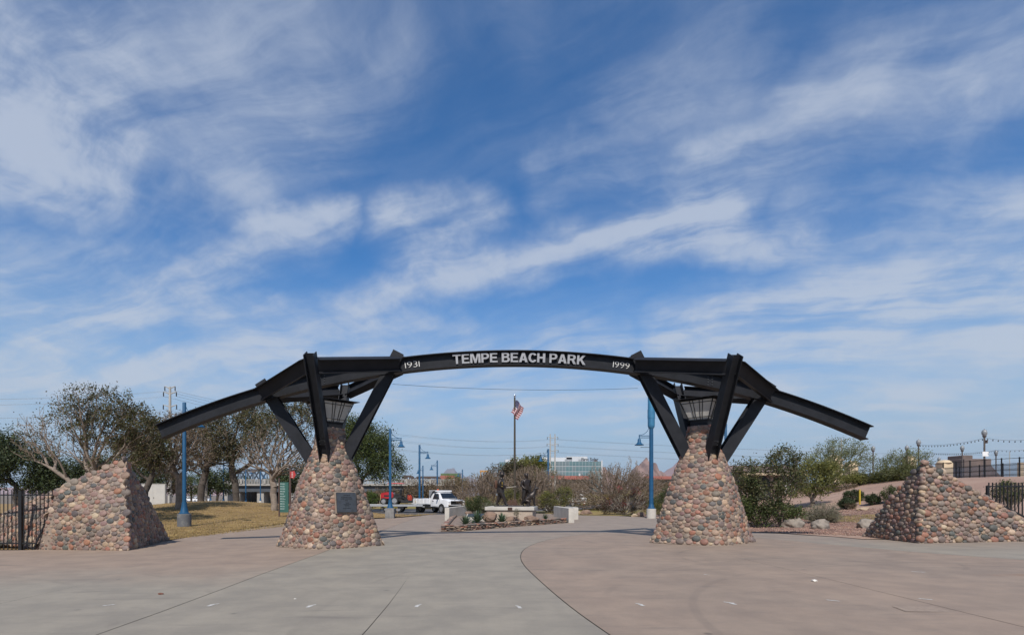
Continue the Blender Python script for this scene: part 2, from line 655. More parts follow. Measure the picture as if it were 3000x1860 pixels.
def g2(px, py):
    p = GP(px, py)
    return (p.x, p.y)


def flat(x, y):
    return 0.008 * max(-25, min(25, x))


# plaza: outline and the joints that part its slabs
rear = [(40, 18.6), (24, 18.6)] + [g2(*p) for p in ((3000, 1582), (2530, 1580), (2450, 1573), (2300, 1563), (2190, 1557), (2060, 1542), (1980, 1527),
        (1900, 1515), (1800, 1510), (1690, 1508), (1600, 1501))] + [(3.2, 56), (-2, 60), (-6, 58)] + [g2(*p) for p in ((1286, 1503),)]
rear_l = [g2(*p) for p in ((1240, 1509), (1180, 1514), (1090, 1518), (960, 1523), (830, 1532), (700, 1551), (560, 1571), (495, 1583))] + [(-15, 17.9), (-40, 17.6)]
cur1 = [(3.0, -6), (2.1, 3.0), (1.58, 6.58), (1.37, 8.4), (1.19, 11.2), (1.10, 13.2), (1.16, 14.9), (1.42, 16.9), (2.0, 18.9), (2.9, 20.9), (4.3, 22.8), (6.0, 23.9), (8.0, 24.1),
        (9.7, 22.8), (10.8, 20.2), (11.6, 17.2), (12.6, 14.6), (14.2, 12.4), (17, 10), (23, 6.8), (40, 2)]


def smooth_line(p, k=3):
    for _ in range(k):
        q = [p[0]]
        for a, b in zip(p[:-1], p[1:]):
            q += [(a[0] * .75 + b[0] * .25, a[1] * .75 + b[1] * .25), (a[0] * .25 + b[0] * .75, a[1] * .25 + b[1] * .75)]
        p = q + [p[-1]]
    return p


def shift(p, d):
    o = []
    for i in range(len(p)):
        a, b = Vector(p[max(0, i - 1)]), Vector(p[min(len(p) - 1, i + 1)])
        t = (b - a).normalized()
        o.append((p[i][0] - t.y * d, p[i][1] + t.x * d))
    return o


J, JS = 0.009, 0.0085
cur1 = smooth_line(cur1, 2)
cl, cr = shift(cur1, J), shift(cur1, -J)
jx = -4.75


def slit(x, y0, y1, sway=0.03):
    up = [(x - JS * (1 - (k / 12) ** 4 * .9) + sway * math.sin(k * .8), y0 + (y1 - y0) * k / 12) for k in range(13)]
    dn = [(x + JS * (1 - (k / 12) ** 4 * .9) + sway * math.sin(k * .8), y0 + (y1 - y0) * k / 12) for k in range(13)]
    return up + dn[::-1]


plaza = struct(bpy.data.objects.new('plaza', None))
C.objects.link(plaza)


def slab(name, poly, mat):
    o = sheet(name, poly, mat, 0.0, None, flat)
    o.parent = plaza
    return o


def jl(ys):
    return [(jx + 0.025 * math.sin(y * .9), y) for y in ys]


yj = [-6 + k * 2.0 for k in range(27)]
yend = 47.0
slab('left_slab', slit(-7.8, -6, 11.3) + jl(yj)[0:1] + [(x - J, y) for x, y in jl(yj)[1:] if y < yend] + [(-4.9, 46.6)] + rear_l + [(-40, -6)], m_left)
slab('path_slab', slit(-1.45, -6, 11.3, 0.05) + cl + rear + [(x + J, y) for x, y in jl(yj) if y < yend][::-1], m_grey)
slab('round_slab', slit(6.85, -6, 15.5, 0.04) + [(40, -6)] + cr[::-1], m_pink)
# thin bed under the joints
bed = sheet('joint_bed', [(-40, -6.5), (40, -6.5), (40, 18), (12, 26), (9, 44), (3, 55), (-5, 55), (-8, 40), (-14, 20), (-40, 17)],
            M('joint_filler', (0.035, 0.032, 0.03), (0.05, 0.045, 0.04), 3, 0.95), -0.02, None, flat)
bed.parent = plaza

m_wpaint = M('white_paint_mark', (0.62, 0.60, 0.57), (0.36, 0.34, 0.31), 30, 0.8)
for k, (px, py, dx) in enumerate([(318, 1772, 22), (628, 1771, 18), (914, 1774, 18), (1226, 1773, 16), (1518, 1776, 14), (1872, 1770, 16), (2136, 1766, 22),
                                  (2440, 1759, 24), (2712, 1755, 24), (2692, 1675, 30), (2070, 1683, 10)]):
    p = GP(px, py)
    s = p.y / F
    L, w = dx * s, 0.028
    mb = MB()
    z = flat(p.x, p.y) + 0.004
    sk = 0.05 * (1 if k < 4 else -1)
    mb.add([(p.x - L / 2, p.y - sk - w, z), (p.x + L / 2, p.y + sk - w, z), (p.x + L / 2, p.y + sk + w, z), (p.x - L / 2, p.y - sk + w, z)], [(0, 1, 2, 3)])
    if k < 7 and k != 0:
        a = -0.12 * (1 if k < 4 else -1)
        mb.add([(p.x + a * .2 - w, p.y - .16, z + .001), (p.x + a * .2 + w, p.y - .16, z + .001), (p.x + w, p.y - .03, z + .001), (p.x - w, p.y - .03, z + .001)], [(0, 1, 2, 3)])
    mb.build('paint_mark', m_wpaint, plaza)
# utility cover set over the joint at the right
p = GP(2697, 1784)
mb = MB()
z = flat(p.x, p.y) + 0.004
mb.add([(p.x - .34, p.y - .16, z), (p.x + .30, p.y - .2, z), (p.x + .36, p.y + .2, z), (p.x - .26, p.y + .2, z)], [(0, 1, 2, 3)])
mb.build('utility_cover', M('cover_concrete', (0.30, 0.23, 0.175), (0.25, 0.19, 0.15), 14, 0.85, bump=.3), plaza)
# a white chip of stone, a dead leaf and scraps lying about
for nm, px, py, col, s in (('stone_chip', 2386, 1703, (0.7, 0.66, 0.6), .055), ('dry_leaf', 470, 1741, (0.16, 0.06, 0.035), .04), ('stone_chip', 865, 1754, (.6, .57, .52), .02)):
    p = GP(px, py)
    bm = bmesh.new()
    bmesh.ops.create_icosphere(bm, subdivisions=1, radius=1)
    for v in bm.verts:
        v.co = Vector((v.co.x * s * 1.4 * rng.uniform(.7, 1.2), v.co.y * s, v.co.z * s * .5)) + Vector((p.x, p.y, flat(p.x, p.y) + s * .3))
    o = MB().bm(bm).build(nm, M(nm + '_%d' % px, col, None, 20))
    tag(o, {2386: 'white chip of stone lying on the joint of the pink slab', 470: 'small dry brown leaf lying on the grey slab', 865: 'tiny pale pebble lying on the dark joint line'}[px],
        'leaf' if 'leaf' in nm else 'pebble')

# left lawn, road, far lawns, gravel bed and embankment
lawn_edge = [(-15, 17.98)] + [g2(*p) for p in ((497, 1582), (560, 1570), (700, 1550), (830, 1531), (960, 1522), (1090, 1517), (1180, 1513))]
struct(sheet('lawn', [(-75, 18)] + lawn_edge + [g2(1240, 1508), g2(1288, 1502), (-5.2, 47.5), (-8.5, 48), (-12, 55), (-14, 70), (-20, 118), (-150, 118)], m_lawn, 0.012, 1.1, None, 0.02))
struct(sheet('road', [(-13.8, 69), (-11.6, 55), (-8.3, 48.3), (-5.2, 47.8), (-3, 48), (3, 52), (14, 58), (45, 62), (45, 72), (10, 69), (-3, 68)], m_asph, -0.005, 2.0))
struct(sheet('far_lawn', [(8.6, 43.5), (11.5, 42), (14.5, 44), (22, 47), (30, 60), (10, 57.5), (4, 53)], m_lawn2, 0.03, 1.2, None, 0.03))
struct(sheet('far_field', [(-20, 119), (-14, 71), (-3, 69), (10, 70), (45, 73), (60, 160), (-60, 160)], m_lawn2, 0.0, 3.0))
gb = [g2(*p) for p in ((2530, 1579), (2450, 1572), (2300, 1562), (2190, 1556), (2060, 1541), (1980, 1526), (1900, 1514), (1850, 1511))]
struct(sheet('gravel_bed', [(24, 18.7), (16, 19.2)] + gb + [(14.6, 43.8), (22, 46.8), (30, 60), (37, 120), (60, 120), (60, 18.7)], m_slope, 0.012, 0.9, None, 0.02))
p0 = GP(2470, 1525)
tp = []
for k in range(40):
    a_ = 2 * math.pi * k / 40
    r_ = 1 + .28 * noise.noise(Vector((math.cos(a_) * 1.7, math.sin(a_) * 1.7, 4)))
    tp.append((p0.x + 1.6 + 3.0 * r_ * math.cos(a_), p0.y + .4 + 2.1 * r_ * math.sin(a_)))
struct(sheet('turf_patch', tp, mat_lawn('yellow_turf', (.30, .215, .095), (.25, .19, .085), (.27, .185, .105)), 0.03, .5, None, .02))
tq = []
while len(tq) < 5000:
    a_, r_ = rng.uniform(0, 6.28), math.sqrt(rng.random()) * 1.08
    x_, y_ = p0.x + 1.6 + 3.0 * r_ * math.cos(a_), p0.y + .4 + 2.1 * r_ * math.sin(a_)
    tq.append((x_, y_, Hf(x_, y_) + .02))
turf_pts = tq


def scatter_bits(name, pts, size, mat, flatk=0.6, label=None):
    """Many small stones or clods as one stuff object."""
    oc = np.array([(1, 0, 0), (-1, 0, 0), (0, 1, 0), (0, -1, 0), (0, 0, 1), (0, 0, -1)], float)
    of = np.array([(0, 2, 4), (2, 1, 4), (1, 3, 4), (3, 0, 4), (2, 0, 5), (1, 2, 5), (3, 1, 5), (0, 3, 5)])
    n = len(pts)
    s = size * nr.uniform(.5, 1.4, (n, 1, 1))
    a = nr.uniform(0, 6.28, n)
    ca, sa = np.cos(a)[:, None], np.sin(a)[:, None]
    b = np.repeat(oc[None], n, 0) * nr.uniform(.7, 1.3, (n, 6, 1)) * s
    b[:, :, 2] *= flatk
    x = b[:, :, 0] * ca - b[:, :, 1] * sa
    y = b[:, :, 0] * sa + b[:, :, 1] * ca
    v = np.stack([x, y, b[:, :, 2]], -1) + np.asarray(pts)[:, None, :]
    f = (of[None] + (np.arange(n) * 6)[:, None, None]).reshape(-1, 3)
    o = link(name, np_mesh(name, v, f, mat))
    o['kind'] = 'stuff'
    if label:
        o['label'] = label
    return o


m_gravel = leaf_mat('gravel_stone', [(.30, .17, .14), (.24, .15, .125), (.36, .25, .20), (.19, .12, .10), (.33, .19, .15)], 0.0, .9)
gp = []
while len(gp) < 14000:
    px, py = rng.uniform(2040, 2640), rng.uniform(1490, 1580)
    q = GP(px, py)
    t_ = np.interp(q.x, [8, 9.6, 13.4, 15.6, 18], [27.5, 27.4, 22.0, 19.9, 19.6])
    if q.y > t_ + .1 and q.y < 45:
        gp.append((q.x, q.y, q.z + .035))
scatter_bits('gravel', gp, .032, m_gravel, .7, 'reddish gravel strewn over the bed beside the right pillar')

# dry grass blades standing on the lawns
def blades(name, pts, h, mat, label):
    n = len(pts)
    pts = np.asarray(pts)
    a = nr.uniform(0, 6.28, n)
    hh = h * nr.uniform(.5, 1.3, n)
    d = np.stack([np.cos(a), np.sin(a), np.zeros(n)], -1)
    lean = nr.normal(0, .5, (n, 3)) * hh[:, None]
    lean[:, 2] = hh
    v = np.stack([pts - d * hh[:, None] * .28, pts + d * hh[:, None] * .28, pts + lean], 1)
    o = link(name, np_mesh(name, v, np.arange(n * 3).reshape(-1, 3), mat))
    o['kind'] = 'stuff'
    o['label'] = label
    return o


m_blade = leaf_mat('dry_grass', [(.42, .30, .12), (.34, .235, .09), (.28, .19, .085), (.40, .30, .15), (.24, .20, .075)], .25, .8)
bp = []
while len(bp) < 52000:
    px, py = rng.uniform(380, 1280), 1600 - 135 * rng.random() ** 0.8
    q = GP(px, py)
    e = np.interp(q.x, [-13.3, -12.3, -10.8, -7.7, -4.2, -3.2], [17.9, 21.2, 30, 39.8, 46, 48])
    if q.y > e + .25 and q.y < 75 and not (q.x > -13 and q.y > 49):
        bp.append((q.x, q.y, q.z + .02))
blades('grass', bp, .05, m_blade, 'dormant straw coloured grass covering the lawn berm')

blades('turf_grass', turf_pts, .06, leaf_mat('yellowing_grass', [(.36, .28, .10), (.29, .235, .085), (.24, .21, .075)], .25, .8), 'yellowing turf in a patch beside the right stone wall')

# ------------------------------------------------------------------ cobbles
COB = [(0.269, 0.177, 0.138), (0.228, 0.167, 0.132), (0.210, 0.140, 0.112), (0.167, 0.134, 0.114), (0.104, 0.088, 0.082), (0.085, 0.085, 0.078), (0.228, 0.115, 0.083), (0.335, 0.238, 0.164), (0.190, 0.121, 0.104),
       (0.204, 0.160, 0.128), (0.260, 0.183, 0.136), (0.144, 0.111, 0.098), (0.265, 0.125, 0.083), (0.372, 0.283, 0.208), (0.228, 0.148, 0.116), (0.181, 0.140, 0.117), (0.242, 0.160, 0.128)]


def cob_mat(name, island):
    m, t, b = new_mat(name)
    co = t.new('ShaderNodeTexCoord').outputs['Object']
    if island:
        g = t.new('ShaderNodeNewGeometry')
        rp = t.new('ShaderNodeValToRGB')
        rp.color_ramp.interpolation = 'CONSTANT'
        t.l.new(g.outputs['Random Per Island'], rp.inputs[0])
        e = rp.color_ramp.elements
        while len(e) < len(COB):
            e.new(0.5)
        for i, c in enumerate(COB):
            e[i].position = i / len(COB)
            e[i].color = c + (1,)
        col = rp.outputs[0]
    else:
        col = t.new('ShaderNodeObjectInfo').outputs['Color']
    n = t.noise(co, 17, 5, 0.65)
    c = t.mix(1.0, col, t.mix(t.sstep(n, 0.3, 0.7), (0.80, 0.80, 0.82), (1.17, 1.15, 1.1)), 'MULTIPLY')
    c = t.mix(t.sstep(t.noise(co, 60, 3, 0.7), 0.6, 0.8, 0, 0.35), c, (0.36, 0.32, 0.28))
    t.put(b.inputs['Base Color'], c)
    b.inputs['Roughness'].default_value = 0.6
    b.inputs['Specular IOR Level'].default_value = 0.35
    bn = t.new('ShaderNodeBump')
    bn.inputs['Strength'].default_value = 0.25
    bn.inputs['Distance'].default_value = 0.006
    t.put(bn.inputs['Height'], t.noise(co, 45, 4, 0.7))
    t.put(b.inputs['Normal'], bn.outputs[0])
    return m


m_cob1, m_cobN = cob_mat('river_cobble', False), cob_mat('river_cobble_mass', True)
m_mortar = M('mortar', (0.30, 0.232, 0.182), (0.24, 0.188, 0.148), 6, 0.95, bump=0.6, bscale=30, spec=.2)
NA = 10
ANG = np.arange(NA) * 2 * np.pi / NA
EX = np.stack([np.cos(ANG), np.sin(ANG)], -1)
RINGS = [(1.0, -0.6), (0.985, 0.22), (0.84, 0.70), (0.48, 0.95)]
_cf = []
for _i in range(len(RINGS) - 1):
    for _k in range(NA):
        _a, _b = _i * NA + _k, _i * NA + (_k + 1) % NA
        _cf += [(_a, _b, _b + NA), (_a, _b + NA, _a + NA)]
for _k in range(NA):
    _cf.append(((len(RINGS) - 1) * NA + _k, (len(RINGS) - 1) * NA + (_k + 1) % NA, len(RINGS) * NA))
COBF = np.array(_cf, np.int32)


AN = np.array([.93, .93, 1.18])                             # cobbles lie on their flat sides: wider than they are high


class Stones:
    """Rounded cobbles packed over a surface: each fills the cell that its neighbours leave it."""

    def __init__(self, rmin=.072, rmax=.125, proud=0.5, gap=.007, ov=0.80):
        self.rmin, self.rmax, self.proud, self.gap, self.ov = rmin, rmax, proud, gap, ov
        self.p, self.nrm, self.r, self.b = [], [], [], []

    def sample(self, tris, normals, bounds=(), reject=None, tries=20):
        """tris (n,3,3), normals (n,3): throw cobbles on these triangles; bounds: (point, inward normal) planes no cobble may cross."""
        tris = np.asarray(tris)
        ar = np.linalg.norm(np.cross(tris[:, 1] - tris[:, 0], tris[:, 2] - tris[:, 0]), axis=1) / 2
        A_ = ar.sum()
        lo, hi = self.rmin, self.rmax
        sizes = []
        for (f0, f1, dens) in ((.80, 1.0, .50), (.50, .80, 2.2), (.25, .50, 7.0), (0.05, .25, 6.0)):
            rm = lo + (hi - lo) * (f0 + f1) / 2
            m_ = int(A_ / (np.pi * rm ** 2) * dens)
            sizes.append(lo + (hi - lo) * nr.uniform(f0, f1, m_))
        sizes = np.concatenate(sizes)
        n = len(sizes)
        k = nr.choice(len(tris), n, p=ar / ar.sum())
        u, v = nr.rand(n), nr.rand(n)
        fl = u + v > 1
        u[fl], v[fl] = 1 - u[fl], 1 - v[fl]
        pts = tris[k, 0] + (tris[k, 1] - tris[k, 0]) * u[:, None] + (tris[k, 2] - tris[k, 0]) * v[:, None]
        rad = sizes
        base = len(self.p)
        cap = base + n
        PP = np.zeros((cap, 3))
        RR = np.zeros(cap)
        if base:
            PP[:base] = self.p
            RR[:base] = self.r
        c = base
        for i in range(n):
            q = pts[i]
            if any(np.dot(q - bp_, bn_) < rad[i] * .62 for bp_, bn_ in bounds):
                continue
            if reject is not None and reject(q):
                continue
            if c:
                d2 = (((PP[:c] - q) * AN) ** 2).sum(1)
                if (d2 < (self.ov * (RR[:c] + rad[i])) ** 2).any():
                    continue
            PP[c], RR[c] = q, rad[i]
            self.p.append(q)
            self.r.append(rad[i])
            self.nrm.append(normals[k[i]])
            self.b.append(bounds)
            c += 1

    def make(self, parent, single=300, name='cobble', axis=(0, 0, 1), core=None, stretch=1.0):
        PP, RR, NN = np.array(self.p), np.array(self.r), np.array(self.nrm)
        eye = np.array([0, 0, EYE])
        vs_, score = [], []
        for i in range(len(PP)):
            p, n, r = PP[i], NN[i] / np.linalg.norm(NN[i]), RR[i]
            t1 = np.cross(np.array(axis, float), n)
            t1 = t1 / (np.linalg.norm(t1) + 1e-9)
            t2 = np.cross(n, t1)
            d = PP - p
            dist = np.linalg.norm(d, axis=1)
            nb = np.nonzero((dist > 1e-6) & (dist < 3.6 * self.rmax) & (NN @ n > 0.2))[0]
            a = rng.uniform(-.8, .8) + (rng.random() < .3) * 1.5
            el = rng.uniform(0.85, 1.7)
            e1 = np.cos(ANG - a) / (1.40 * r * math.sqrt(el))
            e2 = np.sin(ANG - a) / (1.40 * r / math.sqrt(el))
            rr = 1 / np.sqrt(e1 ** 2 + e2 ** 2)
            if len(nb):
                q = np.stack([d[nb] @ t1 * .93, d[nb] @ t2 * 1.18], -1)
                L = np.linalg.norm(q, axis=1) + 1e-9
                un = q / L[:, None]
                lim = L * r / (r + RR[nb]) * 1.05 - self.gap
                den = EX @ un.T
                with np.errstate(divide='ignore', invalid='ignore'):
                    rad = np.where(den > 0.05, lim[None] / den, 9)
                rr = np.minimum(rr, rad.min(1))
            for bp_, bn_ in self.b[i]:
                h = np.dot(p - bp_, bn_)
                den = -(EX @ np.array([bn_ @ t1 / .93, bn_ @ t2 / 1.18]))
                rr = np.minimum(rr, np.where(den > .05, max(h, .01) / np.maximum(den, .05), 9))
            rr = np.maximum(rr, .018)
            for _ in range(2):
                rr = .5 * rr + .25 * (np.roll(rr, 1) + np.roll(rr, -1))
            rr = rr * .99
            h = self.proud * rr.mean() * rng.uniform(.7, 1.3)
            tilt = nr.normal(0, .10, 2)
            out = []
            for k_, z_ in RINGS:
                w = rr * k_ * (1 + nr.normal(0, .025, NA))
                xy = EX * w[:, None] * np.array([1 / .93, 1 / 1.18])
                zz = z_ * h + (xy @ tilt if z_ > 0 else 0)
                out.append(p + xy[:, :1] * t1 + xy[:, 1:] * t2 + np.reshape(zz, (-1, 1)) * n if np.ndim(zz) else p + xy[:, :1] * t1 + xy[:, 1:] * t2 + zz * n)
            out.append((p + n * h * rng.uniform(.97, 1.08))[None])
            vs_.append(np.concatenate(out))
            toc = eye - p
            dd = np.linalg.norm(toc)
            score.append(max(0, float(n @ toc) / dd) * rr.mean() ** 2 / dd ** 2 if abs(p[0] / p[1] - 100 / F) < 1530 / F else 0)
        order = np.argsort(-np.array(score))
        big, rest = order[:single], order[single:]
        off = np.array(parent.location)
        for i in big:
            c0 = PP[i]
            o = link(name, np_mesh(name, vs_[i] - c0, COBF, m_cob1, True), parent)
            o.location = Vector(c0 - off)
            c = np.array(COB[nr.randint(len(COB))]) * nr.uniform(.82, 1.2) * np.array([1, nr.uniform(.96, 1.04), nr.uniform(.93, 1.05)])
            o.color = tuple(c) + (1,)
        if len(rest):
            nv = len(vs_[0])
            v = np.concatenate([vs_[i] for i in rest]) - off
            f = (COBF[None] + (np.arange(len(rest)) * nv)[:, None, None]).reshape(-1, 3)
            o = link('cobble_infill', np_mesh('cobble_infill', v, f, m_cobN, True), parent)
            o['kind'] = 'stuff'
        return len(PP)


# ------------------------------------------------------------------ the gateway: two cobble pillars, the steel arch, two lanterns
TH = R(0.86)
GC = Vector((1.363, 18.7, 0))
GU = Vector((math.cos(TH), math.sin(TH), 0))
GV = Vector((-math.sin(TH), math.cos(TH), 0))


def W(u, v, z):
    return GC + GU * u + GV * v + Vector((0, 0, z))


PROF = [(0, 1.86), (.07, 1.83), (.32, 1.69), (.82, 1.53), (1.32, 1.36), (1.81, 1.20), (2.32, 1.01), (2.8, .81), (3.0, .73), (3.2, .61), (3.5, .54), (4.02, .49)]


def pillar_surface(u0, sgn, nt=56, nz=44):
    zz = np.linspace(0, 4.02, nz)
    rr = np.interp(zz, [a for a, _ in PROF], [b for _, b in PROF])
    th = np.linspace(0, 2 * np.pi, nt, endpoint=False)
    g = flat(*(W(u0, 0, 0).xy))
    V = np.zeros((nz, nt, 3))
    for i, (z, r) in enumerate(zip(zz, rr)):
        pw = 1.24 + .40 * z / 4.02
        k = (np.abs(np.cos(th)) ** pw + np.abs(np.sin(th)) ** pw) ** (-1 / pw)
        sv = .72 + .28 * min(1, z / 2.9)
        wob = 1 + .012 * np.sin(th * 3 + z * 2 + u0)
        x, y = k * np.cos(th) * r * wob, k * np.sin(th) * r * sv * wob
        for j in range(nt):
            V[i, j] = W(u0 + x[j], y[j], z + g)
    return V, g


def make_pillar(u0, label, rej=None):
    V, g = pillar_surface(u0, 1)
    nz, nt, _ = V.shape
    base = W(u0, 0, g)
    t = thing('stone_pillar', label, 'pillar', base, 0, 'cobblestone pillars that carry the park gateway')
    i0 = np.arange(nz * nt).reshape(nz, nt)
    a, b = i0[:-1], i0[1:]
    f = np.stack([a, np.roll(a, -1, 1), np.roll(b, -1, 1), b], -1).reshape(-1, 4)
    vv = V.reshape(-1, 3) - np.array(base)
    top = len(vv)
    me = np_mesh('core', vv, f, m_mortar, True)
    link('core', me, t)
    mb = MB()
    mb.add([Vector(V[-1, j]) for j in range(nt)] + [W(u0, 0, 4.05 + g)], [(j, (j + 1) % nt, nt) for j in range(nt)])
    mb.build('cap', m_mortar, t, world=True)
    tri, nn = [], []
    for i in range(nz - 1):
        for j in range(nt):
            q = (V[i, j], V[i, (j + 1) % nt], V[i + 1, (j + 1) % nt], V[i + 1, j])
            n = np.cross(q[1] - q[0], q[3] - q[0])
            n = n / np.linalg.norm(n)
            tri += [(q[0], q[1], q[2]), (q[0], q[2], q[3])]
            nn += [n, n]
    s = Stones(.042, .132, .30, ov=.80)
    s.sample(np.array(tri), np.array(nn), ((np.array([0, 0, g + .015]), np.array([0, 0, 1.])), (np.array([0, 0, g + 4.03]), np.array([0, 0, -1.]))), rej)
    s.make(t)
    return t, V, g


# bronze plaque on the left pillar: where and how it lies
Vp, gp_ = pillar_surface(-6.46, 1)
best = None
for i in range(Vp.shape[0]):
    for j in range(Vp.shape[1]):
        q = Vp[i, j]
        if q[1] < 18.6:
            px, py = CX + q[0] / q[1] * F, HZ - (q[2] - EYE) / q[1] * F
            d = (px - 1007) ** 2 + (py - 1475) ** 2
            if best is None or d < best[0]:
                best = (d, i, j)
_, bi, bj = best
pc = Vector(Vp[bi, bj])
pt = Vector(Vp[bi, (bj + 2) % 56] - Vp[bi, (bj - 2) % 56]).normalized()
pn = pt.cross(Vector(Vp[bi + 3, bj] - Vp[bi - 3, bj])).normalized()
if pn.y > 0:
    pn = -pn
if pt.x < 0:
    pt = -pt
pu = pn.cross(pt).normalized()
if pu.z < 0:
    pu = -pu


def near_plaque(q):
    d = Vector(q) - pc
    return abs(d.dot(pt)) < .37 and abs(d.dot(pu)) < .36 and d.dot(pn) > -.5


pillarL, _, gL = make_pillar(-6.46, 'cobblestone gateway pillar with a dark bronze plaque, beside the dry lawn', near_plaque)
pillarR, _, gR = make_pillar(6.46, 'plain cobblestone gateway pillar without plaque, next to the dark green desert tree')
mp_ = Matrix((pt, pu, pn)).transposed().to_4x4()
mp_.translation = pc + pn * .03
bm = MB().prism([(-.335, -.325), (.335, -.325), (.335, .325), (-.335, .325)], mp_, 0, .07)
m_bronze = M('dark_plaque', (0.062, 0.070, 0.082), (0.05, 0.055, 0.062), 8, 0.5, metal=0.35)
plq = bm.build('plaque', m_bronze, pillarL, world=True)
mb = MB()
for (y, w) in ((.235, .19), (.165, .36), (.115, .40), (.06, .10), (-.02, .08), (-.07, .22), (-.11, .12), (-.20, .28)):
    x = -w / 2
    while x < w / 2:
        l = rng.uniform(.025, .06)
        mb.prism([(x, y - .010), (x + l, y - .010), (x + l, y + .010), (x, y + .010)], mp_, .07, .074)
        x += l + .016
o = mb.build('raised_text', M('worn_bronze', (0.022, 0.024, 0.028), None, 8, 0.5, metal=0.4), pillarL, world=True)
o.parent = plq
o.matrix_parent_inverse = Matrix.Identity(4)
mb = MB()
mb.prism([(-.37, -.36), (.37, -.36), (.37, .36), (-.37, .36)], mp_, -.06, .012)
mb.build('plaque_bed', m_mortar, pillarL, world=True)

m_steel = M('black_steel', (0.022, 0.023, 0.027), (0.017, 0.018, 0.021), 2.5, 0.5, spec=.12, bump=.05, bscale=3)
m_bolt = M('bolt_steel', (0.075, 0.078, 0.085), None, 9, 0.45, metal=.3)
arch = thing('gateway_arch', 'black steel arch of the park gateway resting on both cobblestone pillars', 'gateway arch', W(0, 0, 0))
RA, ZA = 30.6, 6.43


def arc(u):
    return ZA - (RA - math.sqrt(RA * RA - u * u))


SEG = [(-12.27, -8.5), (-8.5, -4.3), (-4.3, 4.3), (4.3, 8.5), (8.5, 12.27)]
mb = MB()
us = np.linspace(-12.27, 12.27, 73)
mb.beam([W(u, 0, arc(u)) for u in us], [Vector(-GU * (u / RA)) + Vector((0, 0, -1)) for u in us], .38, .50, .028, .03)
abeam = mb.build('arch_beam', m_steel, arch, world=True)
for s_ in (-1, 1):                                         # bolted splices of the arch
    for u in (s_ * 6.72,):
        mb = MB()
        for du in (-.07, .07):
            for dz in (-.14, -.05, .04, .13):
                p = W(u + du, -.018, arc(u) + dz)
                mb.lathe([(.021, 0), (.021, .02), (.012, .026)], 6)
                M4 = Matrix.Translation(p) @ Matrix.Rotation(R(90), 4, 'X')
                n_ = len(mb.v)
                for q in range(n_ - 18, n_):
                    mb.v[q] = tuple(M4 @ Vector(mb.v[q]))
        o = mb.build('splice_bolts', m_bolt, arch, world=True, kind='stuff')
        o.parent = abeam
for u0 in (-6.46, 6.46):
    s_ = 1 if u0 > 0 else -1
    # (direction u, v, radius and height low, radius and height at the arch)
    legs = [(-s_, 0, .63, 3.16, 2.15, 6.16), (s_, 0, .76, 3.12, 2.08, 5.16), (0, -1, .66, 2.98, 2.18, 5.66), (0, 1, .66, 2.98, 2.18, 5.66)]
    tops = {}
    for (du, dv, r0, z0, r1, z1) in legs:
        a, b = W(u0 + du * r0, dv * r0, z0), W(u0 + du * r1, dv * r1, z1)
        t = (b - a).normalized()
        side = GV if dv == 0 else GU
        end = b + t * (.50 if dv == 0 else .36)
        mb = MB()
        mb.beam([a - t * .25, end], side, .40, .31, .026, .024)
        st = mb.build('strut', m_steel, arch, world=True)
        tops[(du, dv)] = b
        if dv == -1:                                       # bolted foot plate of the strut that faces the plaza
            mb = MB()
            rot = Matrix((GU, t.cross(GU) * -1, t)).transposed()
            nrm = t.cross(GU)
            if nrm.y > 0:
                nrm = -nrm
            q = a + t * .52 + nrm * .03
            mb.box(q, (.25, .04, .17), Matrix((GU, nrm, t)).transposed())
            fp = mb.build('foot_plate', m_steel, arch, world=True)
            mb = MB()
            for x in (-.09, .09):
                for y in (-.05, .05):
                    mb.box(q + GU * x + t * y + nrm * .028, (.03, .02, .03), Matrix((GU, nrm, t)).transposed())
            o = mb.build('foot_bolts', m_bolt, arch, world=True, kind='stuff')
            o.parent = fp
    foot = W(u0, 0, 2.2)
    for dv in (-1, 1):
        for du in (-1, 1):
            fr = W(u0, dv * 2.12, 5.66) + GU * du * .17
            z1 = 6.17 if du == -s_ else 5.15
            rr_ = 2.42 if du == -s_ else 2.30
            e = W(u0 + du * rr_, dv * .26, z1)
            dn = foot - (fr + e) / 2
            mb = MB()
            mb.beam([fr, e], dn, .30, .44, .024, .022)
            mb.build('ring_beam', m_steel, arch, world=True)


# lettering on the arch: separate raised letters
def glyph(ch, size, offset, depth, res=3):
    cu = bpy.data.curves.new('glyph', 'FONT')
    cu.body = ch
    cu.size = size
    cu.offset = offset
    cu.extrude = depth / 2
    cu.resolution_u = res
    o = bpy.data.objects.new('glyph', cu)
    C.objects.link(o)
    dg = bpy.context.evaluated_depsgraph_get()
    dg.update()
    me = bpy.data.meshes.new_from_object(o.evaluated_get(dg))
    bpy.data.objects.remove(o)
    bpy.data.curves.remove(cu)
    v = np.empty(len(me.vertices) * 3, np.float32)
    me.vertices.foreach_get('co', v)
    v = v.reshape(-1, 3)
    return me, v


def _arc(cx, cy, rx, ry, a0, a1, n=9):
    return [(cx + rx * math.cos(R(a0 + (a1 - a0) * k / n)), cy + ry * math.sin(R(a0 + (a1 - a0) * k / n))) for k in range(n + 1)]


